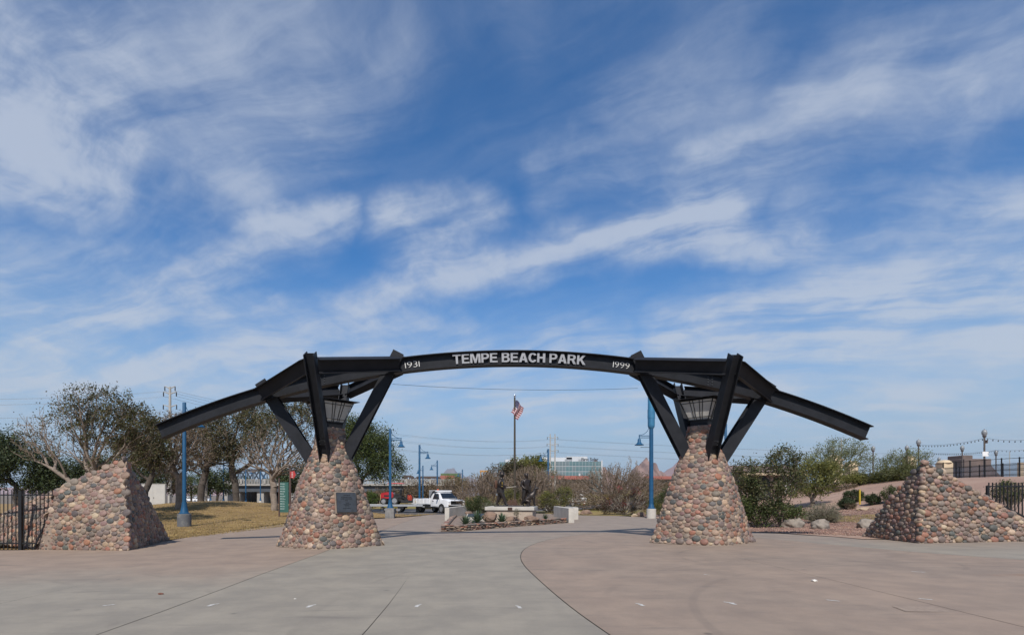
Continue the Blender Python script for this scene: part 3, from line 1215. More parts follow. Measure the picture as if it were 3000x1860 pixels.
_s, _h = .195, .168
BLOCK = {
    'T': [[(0, 1), (.74, 1), (.74, 1 - _h), (.37 + _s / 2, 1 - _h), (.37 + _s / 2, 0), (.37 - _s / 2, 0), (.37 - _s / 2, 1 - _h), (0, 1 - _h)]],
    'E': [[(0, 0), (0, 1), (.66, 1), (.66, 1 - _h), (_s, 1 - _h), (_s, .595), (.61, .595), (.61, .42), (_s, .42), (_s, _h), (.68, _h), (.68, 0)]],
    'M': [[(0, 0), (0, 1), (.29, 1), (.46, .36), (.63, 1), (.92, 1), (.92, 0), (.73, 0), (.73, .74), (.545, 0), (.375, 0), (.19, .74), (.19, 0)]],
    'P': [[(0, 0), (0, 1), (.40, 1)] + _arc(.40, .685, .315, .315, 90, -90) + [(_s, .37), (_s, 0)], [(_s, .83), (.38, .83)] + _arc(.38, .685, .13, .145, 90, -90) + [(_s, .54)]],
    'R': [[(0, 0), (0, 1), (.43, 1)] + _arc(.43, .70, .30, .30, 90, -62) + [(.78, 0), (.54, 0), (.36, .385), (_s, .385), (_s, 0)], [(_s, .83), (.40, .83)] + _arc(.40, .695, .12, .135, 90, -90) + [(_s, .56)]],
    'B': [[(0, 0), (0, 1), (.42, 1)] + _arc(.42, .745, .265, .255, 90, -50) + _arc(.44, .285, .29, .285, 62, -90) + [(.0, 0)], [(_s, .84), (.38, .84)] + _arc(.38, .735, .10, .105, 90, -90) + [(_s, .63)],
          [(_s, .45), (.40, .45)] + _arc(.40, .31, .125, .14, 90, -90) + [(_s, .17)]],
    'A': [[(0, 0), (.275, 1), (.505, 1), (.78, 0), (.555, 0), (.505, .20), (.275, .20), (.225, 0)], [(.315, .365), (.465, .365), (.39, .70)]],
    'C': [_arc(.38, .5, .385, .51, 32, 328, 20) + _arc(.38, .5, .175, .325, 322, 38, 20)],
    'H': [[(0, 0), (0, 1), (_s, 1), (_s, .61), (.51, .61), (.51, 1), (.725, 1), (.725, 0), (.51, 0), (.51, .42), (_s, .42), (_s, 0)]],
    'K': [[(0, 0), (0, 1), (_s, 1), (_s, .60), (.50, 1), (.76, 1), (.435, .575), (.79, 0), (.535, 0), (.30, .42), (_s, .32), (_s, 0)]],
}


def block(ch):
    """A bold block capital as a closed solid."""
    cu = bpy.data.curves.new('glyph', 'CURVE')
    cu.dimensions = '2D'
    cu.fill_mode = 'BOTH'
    cu.extrude = .5
    for poly in BLOCK[ch]:
        sp = cu.splines.new('POLY')
        sp.points.add(len(poly) - 1)
        for k, (x, y) in enumerate(poly):
            sp.points[k].co = (x, y, 0, 1)
        sp.use_cyclic_u = True
    o = bpy.data.objects.new('glyph', cu)
    C.objects.link(o)
    dg = bpy.context.evaluated_depsgraph_get()
    dg.update()
    me = bpy.data.meshes.new_from_object(o.evaluated_get(dg))
    bpy.data.objects.remove(o)
    bpy.data.curves.remove(cu)
    v = np.empty(len(me.vertices) * 3, np.float32)
    me.vertices.foreach_get('co', v)
    return me, v.reshape(-1, 3)


m_letter = M('brushed_letter', (0.31, 0.31, 0.318), (0.26, 0.26, 0.27), 8, 0.45, metal=0.15)
m_digit = M('white_digit', (0.66, 0.65, 0.62), None, 8, 0.5)


def write_arc(text, u0, u1, hgt, base, bold, depth, mat, v, name, space=.30, gap=.085):
    gl = []
    x = 0
    for ch in text:
        if ch == ' ':
            x += space
            continue
        me, q = block(ch) if bold is None else glyph(ch, 1.0, bold, 1.0)
        lo, hi = q.min(0), q.max(0)
        gl.append((me, q, x - lo[0], (lo[0] + hi[0]) / 2, lo[1], hi[1]))
        x += hi[0] - lo[0] + gap
    x -= gap
    sx = (u1 - u0) / x
    capH = max(g[5] for g in gl) - min(0, min(g[4] for g in gl))
    sy = hgt / capH
    for me, q, off, cxx, lo_, hi_ in gl:
        uc = u0 + (off + cxx) * sx
        ph = uc / RA
        w = np.zeros_like(q)
        for k in range(len(q)):
            lx = (q[k, 0] - cxx) * sx
            ly = q[k, 1] * sy + base
            p = W(uc + lx * math.cos(ph) + ly * math.sin(ph), v + q[k, 2] * depth * -1, arc(uc) - lx * math.sin(ph) + ly * math.cos(ph))
            w[k] = p - arch.location
        me.vertices.foreach_set('co', w.ravel())
        me.materials.clear()
        me.materials.append(mat)
        me.update()
        bm_ = bmesh.new()
        bm_.from_mesh(me)
        bmesh.ops.recalc_face_normals(bm_, faces=bm_.faces)
        bm_.to_mesh(me)
        bm_.free()
        me.name = name
        o = link(name, me, arch)
        o.parent = abeam
        o.matrix_parent_inverse = Matrix.Identity(4)


write_arc('TEMPE BEACH PARK', -2.23, 2.36, .335, -.150, None, .05, m_letter, -.10, 'letter', space=.30, gap=.075)
write_arc('1931', -3.88, -3.38, .205, -.11, -.018, .015, m_digit, -.03, 'digit', gap=.11)
write_arc('1999', 3.33, 3.90, .205, -.11, -.018, .015, m_digit, -.03, 'digit', gap=.11)

m_glass = M('frosted_lantern_glass', (0.46, 0.44, 0.40), (0.40, 0.385, 0.36), 3, 0.45)


def make_lantern(u0, g, label):
    b = W(u0, 0, 4.03 + g)
    t = thing('lantern', label, 'lantern', b, 0, 'square lanterns standing on the gateway pillars')
    z0, z1, h0, h1 = .20, .86, .46, .80                      # half diagonals below and above
    d = [GU, GV, -GU, -GV]
    MB().lathe([(.42, 0), (.44, .20)], 4, b).build('collar', m_steel, t, world=True)
    cap = MB()
    cap.lathe([(1.03, .90), (1.03, .915), (.1, 1.0)], 4, b)
    cap.build('cap_plate', m_steel, t, world=True)
    for k in range(4):
        a, c = d[k], d[(k + 1) % 4]
        p = [b + a * h0 + Vector((0, 0, z0)), b + c * h0 + Vector((0, 0, z0)), b + c * h1 + Vector((0, 0, z1)), b + a * h1 + Vector((0, 0, z1))]
        nrm = (p[1] - p[0]).cross(p[3] - p[0]).normalized()
        if nrm.dot(a + c) < 0:
            nrm = -nrm
        mb = MB()
        q = [x * .97 + sum(p, Vector()) / 4 * .03 for x in p]
        mb.add([x - nrm * .012 for x in q] + [x - nrm * .03 for x in q], [(0, 1, 2, 3), (7, 6, 5, 4), (0, 4, 5, 1), (1, 5, 6, 2), (2, 6, 7, 3), (3, 7, 4, 0)])
        mb.build('glass_panel', m_glass, t, world=True)
        mb = MB()

        def L(f0, g0, f1, g1, w=.011):
            def pt_(f, g_):
                return (p[0] * (1 - f) + p[1] * f) * (1 - g_) + (p[3] * (1 - f) + p[2] * f) * g_ + nrm * .006
            mb.tube([pt_(f0, g0), pt_(f1, g1)], w, 4)
        for g_ in (.14, .86):
            L(0, g_, 1, g_)
        for f in (.30, .40, .60, .70):
            L(f, 0, f, 1)
        for g_ in (0, 1):
            L(0, g_, 1, g_, .02)
        L(0, 0, 0, 1, .02)
        mb.build('glazing_bar', m_steel, t, world=True)
    return t


make_lantern(-6.46, gL, 'square frosted lantern on top of the pillar with the plaque')
make_lantern(6.46, gR, 'square frosted lantern on top of the pillar without a plaque')
# thin wire hung between the inner struts
mb = MB()
a, b = P(1150, 1125, 18.5), P(1868, 1137, 18.8)
mb.tube([a.lerp(b, k / 20) - Vector((0, 0, .12 * 4 * (k / 20) * (1 - k / 20))) for k in range(21)], .007, 4)
tag(mb.build('hanging_wire', m_steel), 'thin dark wire strung under the arch between the inner struts', 'wire')


# ------------------------------------------------------------------ stone wing walls either side
def hull_part(name, pts, parent, mat):
    """A convex solid; returns its faces (triangles, normals) that are not the underside."""
    bm_ = bmesh.new()
    for p in pts:
        bm_.verts.new(Vector(p) - Vector(parent.location))
    bmesh.ops.convex_hull(bm_, input=bm_.verts[:])
    bmesh.ops.triangulate(bm_, faces=bm_.faces[:])
    bmesh.ops.recalc_face_normals(bm_, faces=bm_.faces)
    tr = [([np.array(v.co + Vector(parent.location)) for v in f.verts], np.array(f.normal)) for f in bm_.faces if f.normal.z > -.4]
    me = bpy.data.meshes.new(name)
    bm_.to_mesh(me)
    bm_.free()
    me.materials.append(mat)
    link(name, me, parent)
    return tr


def hull_stones(s, tr, pick, z0, tries=20):
    tr = [(t, n) for t, n in tr if pick(sum(t) / 3, n)]
    s.sample(np.array([t for t, _ in tr]), np.array([n for _, n in tr]), ((np.array([0, 0, z0]), np.array([0, 0, 1.])),), None, tries)


def gz(px, py):
    p = GP(px, py)
    return p


wl = thing('stone_wing_wall', 'peaked cobblestone wall by the black fence, left of the gateway', 'stone wall', GP(300, 1600), 0, 'cobblestone walls flanking the gateway')
A = P(366, 1342, 18.1)
B0 = gz(375, 1612)
B1 = gz(108, 1609)
B2 = P(163, 1437, 17.75)
B3 = gz(497, 1581)
B3m = P(441, 1472, 19.55)
Bb = Vector((-13.9, 20.6, -.12))
tr = hull_part('core', [A, B0, B1, B2, B3, B3m, Bb, (B0.x, B0.y, -.4), (B1.x, B1.y, -.4), (B3.x, B3.y, -.4)], wl, m_mortar)
s = Stones(.040, .130, .25, ov=.80)
hull_stones(s, tr, lambda c, n: n[1] < .35 and c[2] > -.2, -.12)
# the part behind the fence, set back from the front
K = [P(176, 1432, 18.5), P(0, 1508, 18.6), P(-150, 1572, 18.8), gz(-160, 1596), (B1.x + .25, 18.05, -.1), P(262, 1390, 18.5)]
back = [Vector((k[0], k[1] + 1.1, -.15)) for k in K]
tr = hull_part('rear_core', [Vector(k) for k in K] + back, wl, m_mortar)
hull_stones(s, tr, lambda c, n: n[1] < -.2 and c[0] < -12.5, -.1)
s.make(wl)

wr = thing('stone_wing_wall', 'peaked cobblestone wall at the foot of the embankment, right of the gateway', 'stone wall', GP(2690, 1590), 0, 'cobblestone walls flanking the gateway')
A = P(2706, 1352, 18.05)
B0 = gz(2692, 1591)
B1 = gz(3100, 1583)
B3 = Vector((14.62, 20.5, flat(14.62, 0)))
T1 = P(2765, 1384, 18.3)
T2 = P(2905, 1476, 18.5)
T3 = P(3010, 1536, 18.35)
M1 = P(2612, 1458, 14.70 / ((2612 - CX) / F))
M2 = P(2560, 1530, 14.62 / ((2560 - CX) / F))
tr = hull_part('core', [A, B0, B1, B3, T1, T2, T3, M1, M2, (B0.x, B0.y, -.3), (B1.x, B1.y, -.3), (B3.x, B3.y, -.3), (17.5, 21.2, .0), (20.5, 20.0, .0)], wr, m_mortar)
s = Stones(.042, .120, .55, .003, .76)
hull_stones(s, tr, lambda c, n: n[0] < -.55 and n[1] < .5, .11)
s2 = Stones(.042, .140, .23, ov=.80)
hull_stones(s2, tr, lambda c, n: n[1] < .05 and n[0] >= -.55, .11)
for q in ('p', 'r', 'nrm', 'b'):
    getattr(s, q).extend(getattr(s2, q))
s.make(wr)

# ------------------------------------------------------------------ plants
def tubes_np(A, B, ra, rb, k):
    """Many tapered tube pieces from A to B at once."""
    n = len(A)
    t = B - A
    t /= (np.linalg.norm(t, axis=1, keepdims=True) + 1e-9)
    h = np.where(np.abs(t[:, 2:3]) < .9, np.array([[0, 0, 1.]]), np.array([[1., 0, 0]]))
    u = np.cross(t, h)
    u /= (np.linalg.norm(u, axis=1, keepdims=True) + 1e-9)
    w = np.cross(t, u)
    a = np.arange(k) * 2 * np.pi / k
    ring = u[:, None, :] * np.cos(a)[None, :, None] + w[:, None, :] * np.sin(a)[None, :, None]
    v = np.concatenate([A[:, None] + ring * ra[:, None, None], B[:, None] + ring * rb[:, None, None]], 1).reshape(-1, 3)
    i = np.arange(k)
    f = np.stack([i, (i + 1) % k, (i + 1) % k + k, i + k], -1)
    f = (f[None] + (np.arange(n) * 2 * k)[:, None, None]).reshape(-1, 4)
    return v, f


def grow(trunk, targets, bf=.5, step=.45, wig=.10):
    """A branching skeleton: each target joins the nearest reachable node. Returns nodes and parents."""
    tot = len(targets) * 14 + len(trunk) + 50
    Pn = np.zeros((tot, 3))
    par = np.full(tot, -1)
    pl = np.zeros(tot)
    n = 0
    for i, p in enumerate(trunk):
        Pn[n] = p
        if i:
            par[n] = n - 1
            pl[n] = pl[n - 1] + np.linalg.norm(Pn[n] - Pn[n - 1])
        n += 1
    root = np.array(trunk[-1], float)
    nt0 = max(1, len(trunk) - 2)
    o = np.argsort(np.linalg.norm(targets - root, axis=1) * nr.uniform(.85, 1.15, len(targets)))
    for i in o:
        q = targets[i]
        d = np.linalg.norm(Pn[nt0:n] - q, axis=1)
        j = nt0 + int(np.argmin(d + bf * pl[nt0:n]))
        L = np.linalg.norm(q - Pn[j])
        m = max(1, min(12, int(round(L / step))))
        a = Pn[j].copy()
        sag = nr.normal(0, wig, 3) * L
        prev = j
        for k in range(1, m + 1):
            if n >= tot:
                break
            f = k / m
            Pn[n] = a + (q - a) * f + sag * f * (1 - f) * 2 + nr.normal(0, wig * .25, 3) * step * (k < m)
            par[n] = prev
            pl[n] = pl[prev] + np.linalg.norm(Pn[n] - Pn[prev])
            prev = n
            n += 1
    return Pn[:n], par[:n]


def skeleton_meshes(Pn, par, base_r, tip_r=.007, thick=.035):
    n = len(Pn)
    cnt = np.zeros(n)
    kids = np.zeros(n, int)
    for i in range(n - 1, 0, -1):
        if kids[i] == 0:
            cnt[i] = 1
        if par[i] >= 0:
            cnt[par[i]] += cnt[i]
            kids[par[i]] += 1
    e = math.log(base_r / tip_r) / math.log(max(cnt.max(), 2))
    r = tip_r * np.maximum(cnt, 1) ** e
    i = np.nonzero(par >= 0)[0]
    A, B, ra, rb = Pn[par[i]], Pn[i], np.minimum(r[par[i]], r[i] * 1.35), r[i]
    return i, A, B, ra, rb, kids


_leafq = np.array([(-.5, 0, 0), (0, -.28, .06), (.5, 0, 0), (0, .28, .06)])


def leaves_np(c, size, up=.3):
    """Leaf faces at points c, turned at random."""
    n = len(c)
    a = nr.normal(0, 1, (n, 3))
    a[:, 2] *= (1 - up)
    a /= np.linalg.norm(a, axis=1, keepdims=True)
    b = nr.normal(0, 1, (n, 3))
    b[:, 2] *= (1 - up)
    b -= a * (a * b).sum(1, keepdims=True)
    b /= (np.linalg.norm(b, axis=1, keepdims=True) + 1e-9)
    w = np.cross(a, b)
    s = (size * nr.uniform(.6, 1.4, n))[:, None, None]
    v = c[:, None] + s * (_leafq[None, :, 0:1] * a[:, None] + _leafq[None, :, 1:2] * b[:, None] + _leafq[None, :, 2:3] * w[:, None])
    return v.reshape(-1, 3), np.arange(n * 4).reshape(-1, 4)


def blob_points(n, blobs, Y, shell=.45, zmin=None):
    """n points through ellipsoids given in photo pixels (px, py, rx, ry[, dy]) standing at depth Y."""
    w = np.array([b[2] * b[3] for b in blobs], float)
    k = nr.choice(len(blobs), n, p=w / w.sum())
    d = nr.normal(0, 1, (n, 3))
    d /= np.linalg.norm(d, axis=1, keepdims=True)
    rad = (shell + (1 - shell) * nr.rand(n)) ** (1 / 1.5)
    out = np.zeros((n, 3))
    for i in range(n):
        b = blobs[k[i]]
        c = P(b[0], b[1], Y + (b[4] if len(b) > 4 else 0))
        s = c.y / F
        out[i] = (c.x + d[i, 0] * rad[i] * b[2] * s, c.y + d[i, 1] * rad[i] * (b[2] + b[3]) * .5 * s * .85, c.z + d[i, 2] * rad[i] * b[3] * s)
    return out


m_bark = M('pale_bark', (0.255, 0.205, 0.165), (0.17, 0.135, 0.108), 3, 0.95, bump=.5, bscale=14)
m_bark2 = M('dark_bark', (0.085, 0.068, 0.055), (0.055, 0.045, 0.037), 3, 0.95, bump=.5, bscale=14)
m_twig = M('grey_twig', (0.27, 0.205, 0.158), (0.19, 0.145, 0.112), 3, 0.95)
m_gbark = M('green_bark', (0.155, 0.165, 0.075), (0.11, 0.115, 0.055), 3, 0.85)
m_white_bark = M('white_bark', (0.40, 0.36, 0.31), (0.30, 0.26, 0.22), 5, 0.9)
L_OLIVE = leaf_mat('olive_leaf', [(0.066, 0.075, 0.029), (0.094, 0.094, 0.036), (0.116, 0.088, 0.042), (0.053, 0.066, 0.026), (0.139, 0.108, 0.049)], .25)
L_DARK = leaf_mat('dark_leaf', [(0.041, 0.061, 0.024), (0.059, 0.081, 0.030), (0.035, 0.050, 0.022), (0.074, 0.084, 0.032)], .2)
L_GREEN = leaf_mat('green_leaf', [(0.062, 0.090, 0.027), (0.094, 0.119, 0.035), (0.048, 0.073, 0.022), (0.115, 0.122, 0.043)], .28)
L_BRIGHT = leaf_mat('bright_leaf', [(.075, .120, .026), (.105, .150, .032), (.055, .095, .022)], .3)
L_PALO = leaf_mat('palo_verde_leaf', [(.150, .175, .055), (.115, .140, .045), (.185, .190, .07), (.09, .11, .04)], .35)
L_BROWN = leaf_mat('brown_leaf', [(.150, .105, .062), (.115, .08, .048), (.185, .135, .085), (.095, .075, .04)], .25)
L_SAGE = leaf_mat('sage_leaf', [(.185, .185, .120), (.145, .150, .095), (.22, .205, .14), (.125, .12, .07)], .25)
L_RED = leaf_mat('red_flower', [(.30, .022, .030), (.22, .018, .025), (.36, .04, .04)], .3)
L_DRED = leaf_mat('dark_red_leaf', [(.11, .035, .028), (.065, .05, .025), (.08, .028, .022), (.05, .055, .02)], .25)
L_YELLOW = leaf_mat('yellow_leaf', [(.33, .25, .03), (.26, .2, .03)], .3)
L_YGREEN = leaf_mat('yellow_green_leaf', [(0.156, 0.156, 0.038), (0.120, 0.132, 0.034), (0.198, 0.180, 0.048), (0.090, 0.108, 0.030)], .3)


def plant(name, label, cat, base, trunk, targets, base_r, bark, twig=None, leaf=None, nleaf=0, lsize=.12, spread=.22, lpick=None, bf=.5, step=.45, tip=.007, group=None, wig=.10,
          extra=(), crown='crown', clump=.45):
    """A tree or shrub: trunk (with its limbs), branches (the thin wood) and crown (the leaves)."""
    t = thing(name, label, cat, base, 0, group)
    off = np.array(base)
    Pn, par = grow(trunk, targets, bf, step, wig)
    i, A, B, ra, rb, kids = skeleton_meshes(Pn, par, base_r, tip)
    big = rb > .03
    if big.any():
        v, f = tubes_np(A[big] - off, B[big] - off + (B[big] - A[big]) * .06, ra[big], rb[big], 8)
        link('trunk', np_mesh('trunk', v, f, bark, True), t)
    sm = ~big
    if sm.any():
        v, f = tubes_np(A[sm] - off, B[sm] - off, ra[sm], rb[sm], 3)
        link('branches', np_mesh('branches', v, f, twig or bark, True), t)['kind'] = 'stuff'
    if nleaf:
        cand = np.nonzero(((kids == 0) | (nr.rand(len(Pn)) < .35)) & (np.arange(len(Pn)) > len(trunk)))[0]
        if clump < 1:
            cand = cand[nr.rand(len(cand)) < clump]          # leaves gather in clusters
        if lpick is not None:
            pr = np.array([max(0., lpick(p)) for p in Pn[cand]])
        else:
            pr = np.ones(len(cand))
        c = Pn[nr.choice(cand, nleaf, p=pr / pr.sum())] + nr.normal(0, spread, (nleaf, 3))
        v, f = leaves_np(c - off, np.full(nleaf, lsize))
        link(crown, np_mesh(crown, v, f, leaf), t)
    for (nm, lf, n2, sz, pts, sp) in extra:
        c = pts[nr.randint(len(pts), size=n2)] + nr.normal(0, sp, (n2, 3))
        v, f = leaves_np(c - off, np.full(n2, sz))
        link(nm, np_mesh(nm, v, f, lf), t)['kind'] = 'stuff'
    return t


def px_of(p):
    return CX + p[0] / p[1] * F, HZ - (p[2] - EYE) / p[1] * F


def trunk_line(base, top, n=5, wob=.05):
    base, top = np.array(base), np.array(top)
    return [base + (top - base) * k / (n - 1) + (nr.normal(0, wob, 3) if 0 < k < n - 1 else 0) for k in range(n)]


def tree(name, label, cat, bpx, Y, fork, blobs, n, base_r, bark, twig=None, leaf=None, nleaf=0, base=None, **kw):
    b = onG(bpx, Y) if base is None else base
    b = b - Vector((0, 0, .05))
    top = P(fork[0], fork[1], b.y)
    T = blob_points(n, blobs, b.y, kw.pop('shell', .45))
    return plant(name, label, cat, b, trunk_line(b, top), T, base_r, bark, twig, leaf, nleaf, **kw)


GT = 'park trees on the left lawn'
# the big vase-shaped tree behind the left wing wall
tree('park_tree', 'wide fan-shaped tree with pale limbs rising behind the left stone wall', 'tree', 252, 31, (245, 1452),
     [(300, 1222, 130, 85), (170, 1262, 130, 80), (395, 1260, 80, 80), (265, 1178, 120, 48), (105, 1300, 75, 55), (340, 1330, 110, 60)], 1600, .26, m_bark, m_twig, L_OLIVE, 15000,
     lsize=.11, spread=.14, bf=.62, group=GT, lpick=lambda p: (.10 + max(0, (px_of(p)[0] - 90) / 260)) * (1.0 if px_of(p)[1] < 1290 else .35), tip=.008, shell=.35)
tree('park_tree', 'rounder dark-crowned tree just right of the fan-shaped tree, above the white cabinet', 'tree', 425, 37, (425, 1440),
     [(425, 1285, 58, 62), (385, 1320, 50, 50), (455, 1330, 45, 45)], 420, .2, m_bark2, m_twig, L_OLIVE, 15000, lsize=.125, spread=.24, group=GT, bf=.45)
tree('park_tree', 'dense dark evergreen tree at the left edge of the park', 'tree', 50, 53, (50, 1440),
     [(60, 1360, 100, 70), (-40, 1350, 80, 75), (20, 1320, 60, 45), (130, 1400, 55, 50)], 420, .3, m_bark2, m_bark2, L_DARK, 30000, lsize=.20, spread=.5, group=GT)
tree('park_tree', 'dark evergreen tree showing behind the trunks of the fan-shaped tree', 'tree', 200, 58, (200, 1445),
     [(190, 1405, 90, 48), (260, 1390, 60, 50)], 260, .25, m_bark2, m_bark2, L_DARK, 16000, lsize=.21, spread=.5, group=GT)
b = GP(522, 1492)
tree('park_tree', 'twiggy half-bare tree whose pale trunk stands just behind the first blue lamp post', 'tree', 522, b.y, (524, 1398),
     [(500, 1310, 75, 80), (545, 1260, 60, 55), (560, 1320, 70, 60), (470, 1350, 45, 55), (510, 1250, 60, 45)], 1800, .24, m_bark, m_twig, L_BROWN, 8000, base=b, lsize=.12, spread=.16, bf=.4, tip=.011, group=GT)
b = onG(586, 52)
tree('park_tree', 'broad tree with a dark forked trunk, second from the first blue lamp post', 'tree', 586, b.y + 2, (592, 1420),
     [(620, 1290, 85, 70), (580, 1330, 70, 55), (660, 1320, 60, 60), (600, 1240, 60, 40)], 1300, .34, m_bark2, m_twig, L_OLIVE, 12500, lsize=.15, spread=.25, bf=.4, tip=.014, group=GT)
b = onG(691, 53)
tree('park_tree', 'large tree with a black forked trunk and a full brownish crown in mid lawn', 'tree', 691, b.y + 2, (690, 1415),
     [(700, 1265, 95, 80), (745, 1225, 60, 50), (650, 1310, 60, 50), (760, 1310, 70, 60)], 1300, .34, m_bark2, m_twig, L_OLIVE, 17000, lsize=.15, spread=.25, bf=.4, tip=.014, group=GT,
     lpick=lambda p: .3 + max(0, (1330 - px_of(p)[1]) / 120))
b = GP(803, 1495)
tree('park_tree', 'pale low-branching tree with bare lower twigs, beside the green notice board', 'tree', 803, b.y, (803, 1428),
     [(810, 1300, 95, 95), (860, 1230, 75, 55), (745, 1330, 60, 60), (870, 1320, 70, 70)], 1700, .27, m_bark, m_twig, L_OLIVE, 6800, base=b, lsize=.15, spread=.17, bf=.5, tip=.011, group=GT,
     lpick=lambda p: .04 + max(0, (1300 - px_of(p)[1]) / 100))
tree('park_tree', 'dense green round-crowned tree right behind the pillar with the plaque', 'tree', 1050, 58, (1050, 1440),
     [(1060, 1320, 90, 85), (1130, 1362, 55, 62), (1020, 1268, 50, 45), (1085, 1290, 60, 55), (1000, 1380, 60, 50)], 520, .32, m_bark2, m_bark2, L_GREEN, 36000, lsize=.175, spread=.42, group=GT)
tree('park_tree', 'small dark tree low behind the two forked trunks', 'tree', 636, 84, (636, 1438),
     [(636, 1410, 55, 32), (600, 1425, 30, 20)], 200, .2, m_bark2, m_bark2, L_DARK, 5000, lsize=.3, spread=.4, group=GT)
for k, (px, py, rx, ry, Y, lb, lf) in enumerate([(470, 1400, 50, 45, 95, 'brown and green tree far behind the white cabinet', L_BROWN), (420, 1385, 45, 50, 88, 'dark tree rising directly over the white cabinet', L_DARK),
                                               (560, 1415, 50, 30, 110, 'far green tree between the lamp post and the first forked trunk', L_GREEN), (740, 1425, 60, 22, 140, 'far dark tree below the bridge railing', L_DARK),
                                               (885, 1400, 60, 45, 75, 'dark tree filling the gap left of the pillar with the plaque', L_DARK), (330, 1400, 50, 40, 80, 'dark tree behind the peak of the left stone wall', L_DARK)]):
    tree('background_tree', lb, 'tree', px, Y, (px, py + ry * .6), [(px, py, rx * 1.35, ry * 1.25), (px - rx * .6, py + ry * .4, rx * .7, ry * .7), (px + rx * .6, py + ry * .4, rx * .7, ry * .7)], 200, .2, m_bark2, m_bark2, lf, 7500, lsize=.28, spread=.4, group='trees far behind the lawn')


def shrub(name, label, cat, blobs, Y, bpx, n, leaf, nleaf, lsize=.1, bark=None, stems=5, width=.25, spread=.12, bf=.9, tip=.006, base_r=.04, group=None, extra=(), lpick=None, wig=.07, shell=.5, crown='crown', step=.4):
    """A many-stemmed shrub fanning out from its base."""
    b = onG(bpx, Y)
    T = blob_points(n, blobs, Y, shell)
    zmin = b.z + .06
    T[:, 2] = np.maximum(T[:, 2], zmin + .3 * nr.rand(n))
    tr = [np.array(b) - (0, 0, .1), np.array(b), np.array(b) + (0, 0, .12)]
    return plant(name, label, cat, b, tr, T, base_r, bark or m_twig, bark or m_twig, leaf, nleaf, lsize=lsize, spread=spread, bf=bf, tip=tip, group=group, extra=extra, lpick=lpick, wig=wig, crown=crown, step=step)


GS = 'bare brown shrubs behind the memorial'
shrub('bare_shrub', 'tall bare brown shrub left of the helmeted statue', 'shrub', [(1420, 1440, 75, 62), (1380, 1450, 50, 45), (1450, 1425, 50, 55)], 45, 1425, 1500, L_BROWN, 5200, .10, group=GS, tip=.013, spread=.14)
shrub('bare_shrub', 'bare reddish-brown shrub between the two bronze men', 'shrub', [(1520, 1430, 50, 60), (1560, 1420, 60, 65)], 48, 1545, 1300, L_BROWN, 4800, .10, group=GS, tip=.013, spread=.14)
shrub('bare_shrub', 'wide bare shrub behind the bronze dog and the right blue lamp', 'shrub', [(1610, 1430, 60, 60), (1660, 1440, 45, 40), (1580, 1450, 45, 45)], 50, 1610, 1500, L_BROWN, 5200, .10, group=GS, tip=.013, spread=.14)
shrub('bare_shrub', 'largest domed mass of grey bare twigs in the centre right, behind the red-flowered bush', 'shrub', [(1800, 1435, 140, 62), (1720, 1450, 70, 45), (1870, 1440, 90, 60), (1800, 1400, 90, 40)], 56, 1800, 3000, L_BROWN, 12000, .11,
      group=GS, tip=.017, spread=.16)
shrub('bare_shrub', 'low brown shrub far left of the memorial, above the white truck', 'shrub', [(1340, 1430, 45, 35), (1300, 1440, 45, 28)], 75, 1330, 800, L_BROWN, 4600, .16, group=GS, tip=.012, spread=.2)
tree('evergreen_tree', 'dark olive round tree behind the helmeted statue', 'tree', 1480, 62, (1480, 1445), [(1478, 1400, 68, 38), (1440, 1425, 45, 28), (1510, 1385, 40, 28)], 300, .2, m_bark2, m_bark2, leaf_mat('dull_leaf', [(.085, .068, .034), (.06, .058, .026), (.11, .08, .045)], .25), 9000, lsize=.2, spread=.3)
tree('evergreen_tree', 'yellow-green tree rising behind the flagpole', 'tree', 1550, 75, (1550, 1445), [(1550, 1365, 58, 26), (1530, 1385, 50, 35), (1580, 1385, 40, 35)], 320, .25, m_bark2, m_bark2, L_YGREEN, 9000, lsize=.26, spread=.35)
shrub('bushy_shrub', 'yellow-green bush around the foot of the right blue lamp', 'shrub', [(1625, 1466, 42, 26), (1650, 1450, 25, 22), (1600, 1460, 22, 22)], 42, 1625, 260, L_YGREEN, 4200, .09, spread=.12, bark=m_bark2)
shrub('bushy_shrub', 'green bush behind the left concrete slab of the memorial', 'shrub', [(1402, 1478, 40, 24), (1385, 1486, 26, 14)], 38, 1400, 260, L_GREEN, 4600, .08, spread=.11, bark=m_bark2)
shrub('bushy_shrub', 'small green bush between the two bronze men', 'shrub', [(1500, 1455, 26, 26)], 41, 1500, 160, L_YGREEN, 2600, .08, spread=.11, bark=m_bark2)
shrub('bushy_shrub', 'grey-green bush at the left end of the plinth', 'shrub', [(1440, 1484, 28, 12)], 37, 1440, 120, L_SAGE, 1500, .07, spread=.07, bark=m_bark2)
shrub('flowering_shrub', 'dark red-leaved bush with red flower heads and a pale crooked stem', 'shrub', [(1822, 1478, 55, 36), (1870, 1470, 35, 38), (1790, 1480, 30, 28), (1770, 1490, 18, 14)], 44, 1830, 460, L_DRED, 5600, .085, spread=.12, bark=m_white_bark, tip=.007,
      base_r=.07, extra=[('flower', L_RED, 420, .07, np.array([P(x, y, 43.2) for x, y in ((1815, 1429), (1863, 1437), (1872, 1444), (1785, 1470), (1828, 1474), (1858, 1440))]), .13),
                         ('yellow_flower', L_YELLOW, 40, .06, np.array([P(1772, 1451, 43.2), P(1780, 1459, 43)]), .06)])
shrub('bushy_shrub', 'dark green bush beside the tall antenna lamp post', 'shrub', [(1925, 1478, 24, 28), (1960, 1455, 30, 30), (1960, 1490, 30, 22)], 40, 1935, 260, L_GREEN, 4200, .09, spread=.12, bark=m_bark2)
